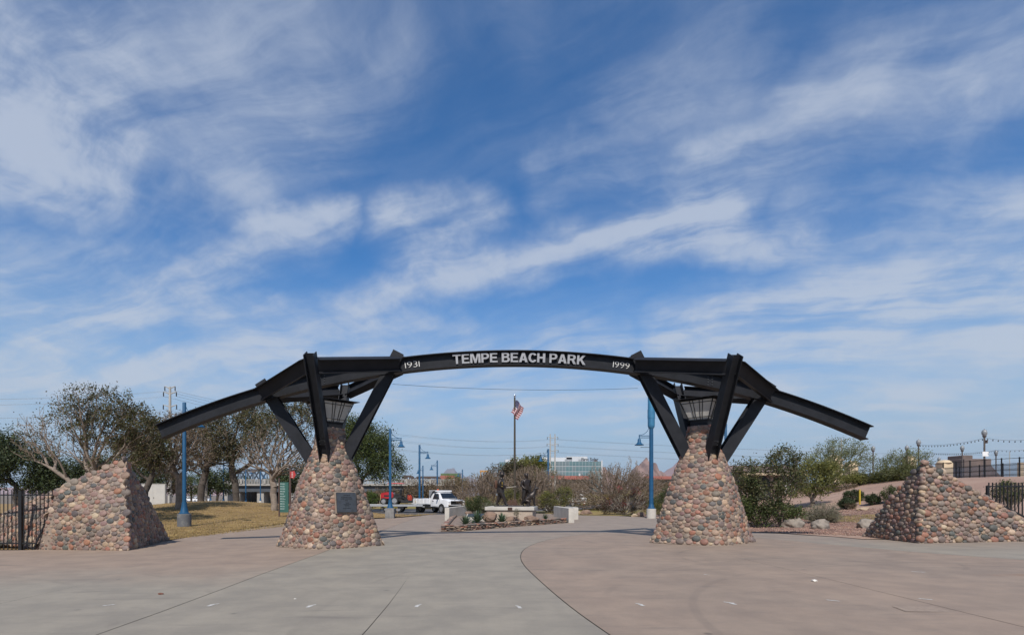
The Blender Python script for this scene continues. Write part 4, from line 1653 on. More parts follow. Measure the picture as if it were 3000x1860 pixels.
shrub('bare_shrub', 'brown twiggy bank of shrubs left of the plain pillar', 'shrub', [(1950, 1440, 60, 24), (1985, 1445, 45, 30)], 70, 1955, 800, L_BROWN, 4600, .14, group=GS, tip=.010, spread=.2)
shrub('bushy_shrub', 'bright green clipped bush behind the trailer', 'shrub', [(1085, 1462, 26, 22), (1050, 1466, 24, 18)], 56, 1075, 180, L_BRIGHT, 5200, .11, spread=.14, bark=m_bark2)

# right-hand planting
GR = 'desert trees between the plain pillar and the embankment'
b = GP(2284, 1543)
b.y -= .3
t = tree('desert_tree', 'dark many-stemmed desert tree with pale crooked stems next to the plain pillar', 'tree', 2284, b.y, (2262, 1478),
     [(2250, 1402, 80, 58), (2300, 1345, 42, 38), (2185, 1400, 45, 48), (2320, 1410, 45, 45), (2240, 1460, 80, 45)], 620, .10, m_white_bark, m_bark2, leaf_mat('desert_leaf', [(0.049, 0.072, 0.026), (0.072, 0.090, 0.032), (0.116, 0.102, 0.043), (0.038, 0.058, 0.022), (0.174, 0.131, 0.065)], .25), 13000, base=b,
     lsize=.095, spread=.17, bf=.55, tip=.006, group=GR)
shrub('bushy_shrub', 'dark green bush at the foot of the many-stemmed desert tree, beside the plain pillar', 'shrub', [(2215, 1510, 50, 32), (2280, 1500, 55, 30), (2185, 1490, 25, 40), (2320, 1505, 30, 25)], b.y - .3, 2235, 460, L_GREEN, 7000, .085, spread=.12, bark=m_bark2,
      extra=[('yellow_flower', L_YELLOW, 40, .05, np.array([P(2190, 1506, 27), P(2196, 1512, 27), P(2200, 1445, 27)]), .06)])
b = GP(2386, 1484)
tree('desert_tree', 'olive green desert tree with yellow tufts and a short brown trunk', 'tree', 2386, b.y, (2375, 1455), [(2380, 1400, 62, 50), (2420, 1390, 45, 40), (2340, 1430, 40, 32)], 420, .15, m_bark, m_gbark, L_YGREEN, 8800, base=b, lsize=.13, spread=.2, bf=.5, group=GR)
b = onG(2425, 52)
tree('palo_verde', 'airy palo verde tree with green twigs in front of the beige towers', 'tree', 2425, 52, (2432, 1405), [(2440, 1345, 88, 45), (2500, 1350, 70, 48), (2390, 1360, 55, 42), (2470, 1310, 75, 32)], 1700, .14, m_gbark, m_gbark, L_PALO, 5600,
     base=b, lsize=.12, spread=.18, bf=.55, tip=.011, group=GR, wig=.12)
b = onG(2650, 45)
tree('palo_verde', 'airy palo verde tree behind the peak of the right stone wall', 'tree', 2650, 45, (2650, 1420), [(2640, 1360, 62, 42), (2680, 1355, 50, 42), (2605, 1370, 45, 35)], 1200, .12, m_gbark, m_gbark, L_PALO, 5600, base=b, lsize=.10, spread=.15, bf=.55, tip=.008, group=GR)
GH = 'shrubs on the embankment'
shrub('hedge', 'long dark green hedge running up the top of the embankment', 'hedge', [(2560, 1410, 60, 26), (2500, 1420, 45, 28), (2610, 1400, 50, 28), (2650, 1395, 40, 30)], 47, 2570, 520, L_YGREEN, 15000, .12, spread=.2, bark=m_bark2, group=GH)
shrub('bushy_shrub', 'brownish green bush halfway up the embankment', 'shrub', [(2440, 1438, 26, 14), (2490, 1432, 22, 12)], 46, 2455, 140, L_BROWN, 1900, .1, spread=.12, group=GH)
for (px, py, rx, ry, lb) in ((2557, 1464, 18, 15, 'ball-clipped dark bush standing alone on the slope by the yellow post'), (2500, 1454, 27, 18, 'broad clipped dark bush left of the yellow post'), (2480, 1476, 20, 15, 'small clipped dark bush at the toe of the slope')):
    q = GP(px, py + ry)
    shrub('clipped_bush', lb, 'bush', [(px, py, rx, ry)], q.y, px, 160, L_DARK, 4600, .075, spread=.07, bark=m_bark2, group=GH, shell=.75)
q = GP(2606, 1474)
shrub('bushy_shrub', 'loose brown-green bush behind the left edge of the right stone wall', 'shrub', [(2606, 1448, 22, 24)], q.y, 2606, 160, L_GREEN, 2400, .09, spread=.1, group=GH)
q = GP(2490, 1492)
shrub('bare_shrub', 'small dry brown bush on the slope', 'shrub', [(2492, 1486, 17, 8)], q.y, 2490, 90, L_BROWN, 700, .07, spread=.06, group=GH)
q = GP(2410, 1533)
shrub('brittlebush', 'pale grey-green brittlebush behind the two boulders', 'shrub', [(2410, 1500, 55, 30), (2370, 1515, 25, 18), (2445, 1515, 25, 20)], q.y, 2410, 900, L_SAGE, 3600, .055, spread=.05, bark=M('sage_twig', (.24, .22, .16), (.18, .165, .115), 4, .95), bf=1.3, tip=.006, group=GH)
q = GP(2950, 1480)
shrub('bushy_shrub', 'brown-green bush behind the right fence panel', 'shrub', [(2955, 1442, 45, 34)], 24.5, 2955, 260, L_GREEN, 2600, .075, spread=.1, group=GH)

# ------------------------------------------------------------------ street furniture
m_blue = M('blue_paint', (0.011, 0.076, 0.165), (0.009, 0.064, 0.142), 3, 0.5, spec=.35)
m_ped = M('painted_pedestal', (0.105, 0.108, 0.115), (0.19, 0.185, 0.175), 3.2, 0.85, bump=.4, bscale=12, lo=.5, hi=.72)
m_conc = M('pale_concrete', (0.50, 0.465, 0.41), (0.42, 0.39, 0.345), 1.5, 0.85, bump=.15, bscale=18)
m_black = M('black_paint', (0.010, 0.010, 0.011), None, 4, 0.45)
m_white = M('white_paint', (0.74, 0.74, 0.73), (0.68, 0.68, 0.67), 2, 0.35)
m_grass_shade = None
GL_ = 'blue bell lamp posts along the park path'


def lamp_post(label, loc, side, round_ped=True, ped=None, total=6.78, pw=.36, phh=.74):
    t = thing('lamp_post', label, 'lamp post', loc, 0 if side > 0 else math.pi, GL_)
    mb = MB()
    if round_ped:
        mb.lathe([(pw, -.25), (pw, phh - .02), (pw - .02, phh)], 20)
    else:
        mb.bbox((0, 0, phh / 2 - .12), (pw * 1.9, pw * 1.9, phh + .24), .015)
    mb.build('pedestal', ped or m_ped, t, True)
    MB().lathe([(.27, phh), (.27, phh + .04), (.22, phh + .07), (.17, phh + .28), (.135, phh + .52), (.135, phh + .62), (.11, phh + .63)], 16).build('base_flare', m_blue, t, True)
    MB().lathe([(.105, phh + .6), (.095, total - .02), (.085, total)], 14).build('pole', m_blue, t, True)
    za = total - .86
    mb = MB().tube([(.05, 0, za), (.86, 0, za)], .028, 6).tube([(.05, 0, za + .13), (.86, 0, za + .13)], .028, 6)
    mb.box((.84, 0, za + .07), (.05, .06, .26))
    ar = mb.build('arm', m_blue, t, True)
    mb = MB().tube([(.08 + .74 * (1 - math.cos(a)), 0, total - .12 - .6 * math.sin(a)) for a in np.linspace(0, math.pi / 2, 9)], .018, 6)
    mb.build('curved_brace', m_blue, t, True)
    mb = MB().lathe([(.025, za), (.025, za - .06), (.085, za - .08), (.11, za - .14), (.115, za - .30), (.13, za - .32), (.17, za - .40), (.29, za - .50), (.295, za - .53), (.10, za - .50)], 18, (.84, 0, 0), False)
    mb.build('bell_shade', m_blue, t, True)
    return t


p = GP(540, 1543)
lamp_post('blue bell lamp post on a round dark pedestal, on the lawn by the left wall', p, 1, True, total=6.95)
lamp_post('blue bell lamp post with a square grey pedestal in front of the red mower', GP(1143, 1516), 1, False, M('grey_block', (.15, .145, .14), (.21, .20, .19), 4, .9, bump=.4, bscale=14), pw=.35)
lamp_post('blue bell lamp post in front of the dump bed of the white truck', GP(1229, 1500), 1, False, MATS['grey_block'], pw=.35)
lamp_post('blue bell lamp post behind the white truck, bell turned left', onG(1281, 78), -1, True, m_conc)
lamp_post('distant blue bell lamp post nearly hidden behind the second lamp from the plaque pillar', onG(1239, 91), -1, True, m_conc)
lamp_post('smallest and farthest blue lamp post, left of the bare shrubs', onG(1355, 106), -1, True, m_conc)
lamp_post('blue bell lamp post right of the bronze dog on a pale pedestal', onG(1606, 60), -1, True, m_conc)
lamp_post('blue lamp post half hidden behind the plain pillar', onG(2126, 41), -1, True, m_conc)
for k, (px, Y, lb) in enumerate(((655, 84, 'dark blue lamp post among the tree trunks, left of the third forked trunk'), (720, 88, 'thin blue lamp post right of the black forked trunk'), (617, 118, 'far blue lamp post between the two forked trunks'),
                                 (763, 112, 'far blue lamp post under the bridge railing, left of the pale tree'), (450, 100, 'far blue lamp post left of the trunk behind the first lamp'))):
    lamp_post(lb, onG(px, Y), 1, True, m_conc)

b = onG(1908, 37.7)
t = thing('lamp_post', 'tall blue lamp post with a thick antenna housing on top, pale round pedestal', 'lamp post', b, math.pi, GL_)
MB().lathe([(.32, -.2), (.32, .64), (.30, .66)], 20).build('pedestal', m_conc, t, True)
MB().lathe([(.27, .66), (.27, .70), (.21, .74), (.16, .95), (.15, 1.0)], 16).build('base_flare', m_blue, t, True)
MB().lathe([(.15, .95), (.135, 6.3)], 14).build('pole', m_blue, t, True)
m_blue2 = M('antenna_blue', (0.035, 0.17, 0.30), (0.03, 0.14, 0.26), 3, 0.5)
MB().lathe([(.15, 6.25), (.22, 6.36), (.24, 6.45), (.24, 6.95), (.255, 6.96), (.255, 7.6), (.235, 7.62), (.235, 8.5), (.2, 8.55)], 16).build('antenna_housing', m_blue2, t, True)
za = 5.62
MB().tube([(.05, 0, za), (.86, 0, za)], .028, 6).tube([(.05, 0, za + .13), (.86, 0, za + .13)], .028, 6).box((.84, 0, za + .07), (.05, .06, .26)).build('arm', m_blue, t, True)
MB().tube([(.14 + .68 * (1 - math.cos(a)), 0, 6.5 - .7 * math.sin(a)) for a in np.linspace(0, math.pi / 2, 9)], .018, 6).build('curved_brace', m_blue, t, True)
MB().lathe([(.025, za), (.025, za - .06), (.085, za - .08), (.11, za - .14), (.115, za - .30), (.13, za - .32), (.17, za - .40), (.31, za - .50), (.315, za - .53), (.10, za - .50)], 18, (.84, 0, 0), False).build('bell_shade', m_blue, t, True)
MB().tube([(.1, 0, 4.95), (.75, 0, 4.95)], .018, 6).build('banner_bar', m_black, t, True)

# black picket fence left
fl = thing('picket_fence', 'black steel picket fence running off to the left from the left stone wall', 'fence', P(60, 1606, 17.95), 0, 'black steel picket fences beside the stone walls')
YF = 17.95


def fx(px, Y=YF):
    return (px - CX) / F * Y


def shared_box(name, s, mat):
    return MB().box((0, 0, 0), s).build(name, mat)


gF = flat(fx(60), 0) - .02
zt, zr, zb = 1.86, 1.71, .10
x = fx(165)
pk = None
while x > -25:
    lowz = gF + .02
    pxx = CX + x / YF * F
    if pxx > 96:
        lowz = np.interp(pxx, [96, 166], [gF + .02, 1.58])
    L = zt - lowz
    mb = MB().box((0, 0, L / 2), (.022, .022, L))
    if pk is None or abs(pk.data['len'] - L) > 1e-4:
        o = mb.build('picket', m_black, fl)
        o.data['len'] = L
        if abs(L - (zt - gF - .02)) < 1e-4:
            pk = o
    else:
        o = link('picket', pk.data, fl)
    o.location = Vector((x, YF, lowz)) - fl.location
    x -= .1345
for xx in (fx(60), fx(60) - 2.45, fx(60) - 4.9):
    o = MB().box((0, 0, .99), (.105, .105, 1.98)).box((0, 0, 1.99), (.12, .12, .02)).build('post', m_black, fl)
    o.location = Vector((xx, YF + .02, gF)) - fl.location
for (a, b, nm) in (((-25, zr), (fx(168), zr), 'top_rail'), ((-25, zb), (fx(104), zb), 'bottom_rail'), ((fx(98), gF + .05), (fx(168), 1.66), 'sloping_rail')):
    A_, B_ = Vector((a[0], YF, a[1])), Vector((b[0], YF, b[1]))
    d = B_ - A_
    MB().box((A_ + B_) / 2, (d.length, .034, .042), d.to_track_quat('X', 'Z').to_matrix()).build(nm, m_black, fl, world=True)

YR = 20.6
fr_ = thing('picket_fence', 'short black steel picket fence panel cut to the slope of the right stone wall', 'fence', P(2893, 1500, YR), 0, 'black steel picket fences beside the stone walls')
for k in range(26):
    px = 2897 + 10.9 * k
    low = P(px, np.interp(px, [2893, 3000], [1458, 1512]) + 2, YR).z
    top = P(px, 1413, YR).z
    mb = MB().box((0, 0, (top - low) / 2), (.03, .03, top - low))
    o = mb.build('picket', m_black, fr_)
    o.location = Vector((fx(px, YR), YR, low)) - fr_.location
a, b = P(2891, 1424, YR), P(3180, 1424, YR)
MB().box((a + b) / 2, ((b - a).length, .04, .05)).build('top_rail', m_black, fr_, world=True)
a, b = P(2891, 1457, YR), P(3170, 1600, YR)
MB().box((a + b) / 2, ((b - a).length, .04, .06), (b - a).to_track_quat('X', 'Z').to_matrix()).build('sloping_rail', m_black, fr_, world=True)
a, b = P(2893, 1422, YR), P(2893, 1462, YR)
MB().box((a + b) / 2, (.075, .075, (a - b).length)).build('post', m_black, fr_, world=True)

# fence along the top of the embankment
def road_fence(label, pts, h, sp, screen):
    base = Vector((pts[0][0], pts[0][1], Hf(*pts[0])))
    t = thing('road_fence', label, 'fence', base, 0, 'black rail fences along the raised road')
    path = []
    for a, b in zip(pts[:-1], pts[1:]):
        L = math.hypot(b[0] - a[0], b[1] - a[1])
        n = max(1, int(L / sp))
        path += [(a[0] + (b[0] - a[0]) * k / n, a[1] + (b[1] - a[1]) * k / n) for k in range(n)]
    path.append(pts[-1])
    W3 = [Vector((x, y, Hf(x, y))) for x, y in path]
    p0 = MB().box((0, 0, h / 2 + .02), (.06, .06, h + .1)).build('post', m_black, t)
    for k, q in enumerate(W3):
        o = p0 if k == 0 else link('post', p0.data, t)
        o.location = q - base
    for zz in (.12, h * .36, h * .66, h):
        MB().tube([q + Vector((0, 0, zz)) for q in W3], .022, 4).build('rail', m_black, t, world=True)
    if screen:
        mb = MB()
        for a, b in zip(W3[:-1], W3[1:]):
            mb.add([a + Vector((.03, 0, .14)), b + Vector((.03, 0, .14)), b + Vector((.03, 0, h - .03)), a + Vector((.03, 0, h - .03))], [(0, 1, 2, 3)])
        mb.build('mesh_screen', screen, t, world=True)


def screen_mat():
    m, t, b = new_mat('woven_wire_screen')
    b.inputs['Base Color'].default_value = (.16, .19, .22, 1)
    b.inputs['Roughness'].default_value = .6
    tr = t.new('ShaderNodeBsdfTransparent')
    mx = t.new('ShaderNodeMixShader')
    mx.inputs[0].default_value = .5
    t.l.new(tr.outputs[0], mx.inputs[1])
    t.l.new(b.outputs[0], mx.inputs[2])
    t.l.new(mx.outputs[0], t.n['Material Output'].inputs[0])
    return m


m_screen = screen_mat()
road_fence('near black rail fence along the embankment top above the right stone wall', [(37.0, 33), (37.6, 40), (38.5, 47), (40, 55), (42, 66)], 1.30, 1.35, None)
road_fence('far black rail fence with grey wire screen beyond the raised road', [(45.5, 40), (46.5, 50), (48, 60), (50, 72)], 1.45, 2.2, m_screen)

# acorn lamps of the raised road
m_acorn = M('acorn_glass', (.24, .255, .265), (.20, .21, .22), 6, .3)
m_lpole = M('brown_lamp_pole', (.095, .075, .066), (.075, .06, .055), 4, .6)
GA = 'acorn lamp posts along the raised road'
acp = None
for (px, top, Y, lb, kk) in ((2884, 1255, 53, 'nearest and tallest acorn lamp post with a small white sign, above the road fence', 1), (2691, 1285, 63, 'acorn lamp post rising over the peak of the right stone wall', 0),
                             (2819, 1303, 71, 'acorn lamp post between the peak of the right wall and the signed lamp post', 0), (2657, 1302, 70, 'acorn lamp post in the palo verde, left of the right wall peak', 0), (2918, 1317, 78, 'small acorn lamp post right of the one with the white sign', 0),
                             (2558, 1304, 71, 'acorn lamp post standing clear between the two palo verde trees', 0), (2440, 1307, 73, 'acorn lamp post on top of the left beige tower', 0), (2751, 1337, 92, 'smallest, farthest acorn lamp post above the beige kiosk', 0)):
    z = P(px, top, Y).z
    b = Vector(((px - CX) / F * Y, Y, z - 5.05))
    t = thing('acorn_lamp', lb, 'lamp post', b, 0, GA)
    if acp is None:
        acp = (MB().lathe([(.20, -2.0), (.20, .25), (.11, .4), (.085, .9), (.07, 4.2)], 10).build('pole', m_lpole, t, True), MB().lathe([(.07, 4.15), (.16, 4.25), (.17, 4.33), (.12, 4.36)], 12).build('collar', m_lpole, t, True),
               MB().lathe([(.13, 4.34), (.22, 4.5), (.235, 4.68), (.18, 4.86), (.07, 4.95), (.03, 4.97), (.02, 5.05)], 12).build('acorn_globe', m_acorn, t, True))
    else:
        for o in acp:
            c = link(o.name.split('.')[0], o.data, t)
    if kk:
        MB().box((0, -.12, 2.55), (.62, .03, .46)).build('white_sign', m_white, t)
        MB().box((.14, -.05, 3.75), (.14, .2, .3)).build('junction_box', m_lpole, t)


def catenary(a, b, sag, n=24):
    return [a.lerp(b, k / n) - Vector((0, 0, sag * 4 * (k / n) * (1 - k / n))) for k in range(n + 1)]


m_wire = M('dark_wire', (.03, .03, .033), None, 4, .6)
GSL = 'festoon lights strung between the acorn lamp posts'
for (a, b, sg, lb) in ((P(2692, 1303, 63), P(2884, 1283, 53), .28, 'string of festoon bulbs between the lamp over the wall peak and the signed lamp'), (P(2886, 1282, 53), P(3130, 1262, 46), .5, 'string of festoon bulbs running off right from the signed lamp'),
                       (P(2700, 1325, 71), P(2918, 1318, 78), .3, 'lower far string of festoon bulbs behind the signed lamp'), (P(2918, 1318, 78), P(3130, 1290, 70), .5, 'lower far string of festoon bulbs running off right')):
    c = catenary(a, b, sg)
    t = thing('festoon_string', lb, 'string lights', a, 0, GSL)
    MB().tube(c, .014, 4).build('cable', m_wire, t, world=True)
    mb = MB()
    L = (b - a).length
    for k in range(int(L / .5)):
        q = a.lerp(b, (k + .5) / int(L / .5))
        f = (k + .5) / int(L / .5)
        q = q - Vector((0, 0, sg * 4 * f * (1 - f) + .03))
        mb.lathe([(.018, 0), (.03, -.05), (.05, -.11), (.035, -.16)], 6, q)
    mb.build('bulbs', m_wire, t, True, world=True, kind='stuff')

# notice board and red sign
b = GP(818, 1513)
Yb = b.y
t = thing('notice_board', 'tall green park notice board between two brown posts', 'sign', b, 0)
s_ = Yb / F
m_brown = M('rusty_brown_post', (.085, .045, .035), (.065, .036, .03), 5, .7)
m_greenb = M('green_board', (.030, .105, .085), (.026, .09, .075), 2, .5)
MB().box((0, 0, P(0, 1415, Yb).z / 2 + .1), (.085, .085, P(0, 1412, Yb).z + .2)).build('post', m_brown, t)
top, low = P(0, 1412, Yb).z - b.z, P(0, 1500, Yb).z - b.z
wd = 25 * s_
MB().box((wd / 2 + .06, 0, (top + low) / 2), (wd, .04, top - low)).build('board', m_greenb, t)
mb = MB()
for k in range(11):
    z = top - .12 - k * (top - low - .2) / 11
    mb.box((.14, -.024, z), (.07, .006, .075))
    for q in range(2):
        l = rng.uniform(.12, .24)
        mb.box((.22 + l / 2, -.024, z + .02 - q * .05), (l, .006, .02))
mb.build('printed_lines', M('board_print', (.45, .55, .52), None, 8, .6), t, kind='stuff')
x2 = wd + .16
MB().box((x2, .05, (P(0, 1378, Yb).z) / 2), (.12, .12, P(0, 1378, Yb).z + .1)).build('tall_post', m_brown, t)
zc = P(0, 1391, Yb).z - b.z
mb = MB()
M4 = Matrix.Translation((x2 + .2, -.03, zc)) @ Matrix.Rotation(R(90), 4, 'X')
mb.prism([(-.17, .24), (.13, .30), (.24, .02), (.10, -.24), (-.17, -.20)], M4, -.02, .02)
rs = mb.build('red_panel', M('red_sign', (.42, .035, .03), None, 3, .5), t)
mb = MB()
for k in range(4):
    mb.box((x2 + .19, -.056, zc + .17 - k * .105), (.11, .008, .028))
mb.build('white_mark', m_white, t, kind='stuff')
# white cabinet on the lawn
zt = P(0, 1418, 52).z
b = Vector(((452 - CX) / F * 52, 52, Hf((452 - CX) / F * 52, 52)))
t = thing('utility_cabinet', 'large pale metal utility cabinet on the lawn behind the left stone wall', 'utility cabinet', b, R(24))
hh = zt - b.z
m_cab = M('cabinet_paint', (.50, .48, .44), (.45, .43, .40), 1.5, .5)
MB().bbox((0, 0, hh / 2), (1.95, 1.05, hh), .015).build('body', m_cab, t)
MB().bbox((0, 0, hh + .02), (2.02, 1.12, .05), .012).build('lid', m_cab, t)
for x in (-.5, .45):
    MB().box((x, -.535, hh / 2), (.90, .02, hh * .88)).build('door', m_cab, t)
MB().box((.02, -.56, hh * .42), (.03, .04, .14)).build('handle', m_black, t)
# pale pole and a little pillar box on the lawn
tag(MB().lathe([(.14, 0), (.12, 9)], 10, onG(604, 57)).build('utility_pole', M('weathered_pole', (.30, .27, .23), (.24, .21, .18), 4, .9), smooth=True), 'pale wooden pole beside the dark forked trunk', 'pole')
p = GP(545, 1556)
tag(MB().bbox((p.x + 6.2, p.y + 3.2, Hf(p.x + 6.2, p.y + 3.2) + .03), (.95, .62, .07), .02).build('valve_cover', m_ped), 'flat grey valve cover sunk in the dry lawn', 'cover')
tag(MB().tube([GP(2519, 1478) - Vector((0, 0, .1)), GP(2519, 1478) + Vector((0, 0, 1.05))], .055, 8).build('marker_post', M('yellow_paint', (.55, .38, .03), None, 5, .6), smooth=True), 'yellow marker post on the embankment between the clipped bushes', 'post')


# ------------------------------------------------------------------ rocks
def boulder(label, px, py, w, h, mat, seed, Y=None, group=None, dz=0.0, rough=.42):
    b = GP(px, py) if Y is None else P(px, py, Y)
    s_ = b.y / F
    bm_ = bmesh.new()
    bmesh.ops.create_icosphere(bm_, subdivisions=4, radius=1)
    o3 = Vector((seed * 3.7, seed * 1.3, seed))
    cuts = [Vector((math.sin(seed + k * 2.4), math.cos(seed * 1.7 + k * 1.9), .45 * math.sin(k * 1.3 + seed))).normalized() for k in range(10)]
    for v in bm_.verts:
        c = v.co.copy()
        for q in cuts:
            e = c.dot(q) - .66
            if e > 0:
                c -= q * e * .8
        f = 1 + rough * (noise.fractal(c * 1.3 + o3, 1.0, 2.0, 4)) * .5 + .10 * noise.noise(c * 4 + o3) + .05 * noise.noise(c * 11 + o3)
        c *= f
        v.co = Vector((c.x * w * s_ * .56, c.y * w * s_ * .42, (c.z * .62 + .42) * h * s_))
        v.co.z = max(v.co.z, -.12)
    me = bpy.data.meshes.new('boulder')
    bm_.to_mesh(me)
    bm_.free()
    me.polygons.foreach_set('use_smooth', np.ones(len(me.polygons), bool))
    me.materials.append(mat)
    o = link('boulder', me)
    o.location = b + Vector((0, 0, dz - .16 * h * s_))
    return tag(o, label, 'boulder', group)


m_rockg = M('grey_granite', (.27, .23, .19), (.15, .13, .112), 2.2, .9, bump=.9, bscale=7)
m_rocko = M('orange_sandstone', (.235, .155, .110), (.155, .105, .08), 1.8, .9, bump=.9, bscale=7)
m_rockp = M('pale_sandstone', (.42, .32, .21), (.32, .235, .16), 2, .9, bump=.9, bscale=7)
GB = 'landscape boulders'
boulder('rounded grey boulder in front of the desert tree, left one of the pair', 2326, 1546, 62, 34, m_rockg, 1, group=GB)
boulder('cleft grey boulder at the plaza edge, right one of the pair', 2402, 1550, 62, 33, m_rockg, 5, group=GB)
boulder('half-hidden pale boulder behind the left foot of the right stone wall', 2540, 1548, 60, 34, m_rockg, 9, group=GB)
boulder('small tan rock on the slope below the yellow post', 2528, 1494, 38, 11, m_rockp, 3, group=GB)
boulder('pale half-buried boulder behind the desert tree, left of the brittlebush', 2325, 1512, 50, 26, m_rockp, 4, group=GB)
boulder('tan rock at the lawn edge left of the tall antenna lamp post', 1858, 1513, 20, 10, m_rockp, 6, group=GB)
boulder('brown rock beside the foot of the tall antenna lamp post', 1880, 1512, 26, 16, m_rocko, 7, group=GB)
boulder('pinkish rough boulder right of the pale concrete slabs', 1718, 1507, 36, 16, m_rocko, 8, group=GB)
boulder('small pale rock left of the pinkish rough boulder', 1696, 1505, 14, 9, m_rockp, 2, group=GB)

# ------------------------------------------------------------------ memorial
mem = [g2(*q) for q in ((1347, 1506), (1322, 1528), (1298, 1556), (1345, 1556), (1400, 1551), (1460, 1546), (1520, 1541), (1590, 1536), (1657, 1531))]
tw = thing('planter_wall', 'low dry-stacked cobble wall round the memorial planting bed', 'wall', (mem[2][0], mem[2][1], 0))
sv = []
for k in range(9):                                          # nine cobble shapes, shared
    bm_ = bmesh.new()
    bmesh.ops.create_icosphere(bm_, subdivisions=1, radius=1)
    for v in bm_.verts:
        v.co *= 1 + .22 * noise.noise(v.co * 1.4 + Vector((k * 5, 1, 2)))
        v.co.z = max(-.8, min(.8, v.co.z))
    me = bpy.data.meshes.new('cobble')
    bm_.to_mesh(me)
    bm_.free()
    me.polygons.foreach_set('use_smooth', np.ones(len(me.polygons), bool))
    me.materials.append(m_cob1)
    sv.append(me)
mb = MB()
WH = .30
for (a, b) in zip(mem[:-1], mem[1:]):
    A_, B_ = Vector((*a, 0)), Vector((*b, 0))
    d = (B_ - A_)
    L = d.length
    dn = d.normalized()
    ang = math.atan2(dn.y, dn.x)
    nrm = Vector((-dn.y, dn.x, 0))
    gz0 = (Hf(*a) + Hf(*b)) / 2
    mb.box((A_ + B_) / 2 + nrm * .10 + Vector((0, 0, gz0 + .10)), (L + .06, .22, .34), Matrix.Rotation(ang, 3, 'Z'))
    for c in range(4):
        x = rng.uniform(0, .1)
        while x < L:
            w = rng.uniform(.15, .34)
            o = link('cobble', sv[rng.randrange(9)], tw)
            o.scale = (w * .54, .12 + .04 * rng.random(), .043 + .012 * rng.random())
            o.rotation_euler = (rng.uniform(-.1, .1), rng.uniform(-.12, .12), ang + rng.uniform(-.1, .1))
            q = A_ + dn * (x + w / 2) + nrm * (.02 + rng.uniform(-.02, .03))
            o.location = Vector((q.x, q.y, gz0 + .035 + c * .077 + rng.uniform(-.01, .01))) - tw.location
            c3 = np.array(COB[nr.randint(len(COB))]) * nr.uniform(.8, 1.25)
            o.color = tuple(c3) + (1,)
            x += w * .97
mb.build('core', M('planter_mortar', (.13, .10, .085), (.10, .08, .07), 5, .95), tw, world=True)
bedp = mem + [g2(1652, 1512), (6.2, 39.5), (3.5, 42), (-1.5, 40)]
zbed = .19
o = sheet('planting_bed', bedp, M('bed_gravel', (.25, .185, .145), (.20, .15, .118), 9, .95, bump=.8, bscale=28), 0, None, lambda x, y: zbed + flat(x, y))
o['kind'] = 'structure'

# pale concrete slabs standing at the ends of the bed
def slab_wall(label, a, b, top0, top1, th, rzz=None):
    A_, B_ = Vector((*a, 0)), Vector((*b, 0))
    d = (B_ - A_).normalized()
    n = Vector((-d.y, d.x, 0))
    z0 = Hf(*a) - .1
    v = []
    for q, tp in ((A_, top0), (B_, top1)):
        for s__ in (0, th):
            for z in (z0, tp):
                w = q + n * s__
                v.append((w.x, w.y, z))
    bm_ = bmesh.new()
    vv = [bm_.verts.new(q) for q in v]
    bmesh.ops.convex_hull(bm_, input=vv)
    bmesh.ops.bevel(bm_, geom=[e for e in bm_.edges if e.calc_face_angle(0) > .5], offset=.012, segments=1, affect='EDGES')
    o = MB().bm(bm_).build('concrete_slab', m_conc)
    return tag(o, label, 'concrete slab', 'pale concrete slabs at the ends of the memorial bed')


a, b = GP(1316, 1524), GP(1366, 1516)
slab_wall('pale concrete slab at the left end of the memorial bed', (a.x, a.y), (b.x, b.y), P(1316, 1487, a.y).z, P(1370, 1481, b.y).z, .32)
a, b = GP(1666, 1531), GP(1622, 1521)
slab_wall('pale concrete slab at the right end of the memorial bed, the nearer of two', (b.x, b.y), (a.x, a.y), P(1622, 1482, b.y).z, P(1666, 1488, a.y).z, .34)
a, b = GP(1680, 1521), GP(1655, 1516)
slab_wall('pale concrete slab behind the other one at the right end of the memorial bed', (b.x, b.y), (a.x, a.y), P(1655, 1483, b.y).z, P(1680, 1486, a.y).z, .34)

YP = 32.2
b = Vector(((1500 - CX) / F * YP, YP, zbed))
pl = thing('statue_plinth', 'wide pale concrete plinth under the bronze figures', 'plinth', b, R(-11))
PZ = P(0, 1484, YP - 1).z - b.z
MB().bbox((0, 0, (PZ - .2) / 2 - .1), (2.66, 2.3, PZ), .02).build('lower_block', M('tan_concrete', (.42, .34, .27), (.36, .29, .23), 2, .9), pl)
MB().bbox((0, 0, PZ - .10), (2.86, 2.5, .20), .02).build('top_slab', m_conc, pl)
MB().box((.05, -1.262, PZ - .10), (.26, .02, .15)).build('nameplate', M('brown_nameplate', (.075, .04, .028), None, 6, .5, metal=.3), pl)
m_dbronze = M('bronze', (0.040, 0.029, 0.024), (0.024, 0.020, 0.019), 4, 0.42, metal=0.45, bump=.25, bscale=9)
m_gold = M('polished_brass', (.42, .28, .06), None, 5, .35, metal=.6)
SB = thing('bronze_slab', 'low dark bronze base plate on the concrete plinth', 'base plate', pl.location + Vector((0, 0, PZ)), R(-11))
MB().bbox((0, .1, .02), (2.0, 1.3, .05), .015).build('plate', m_dbronze, SB)


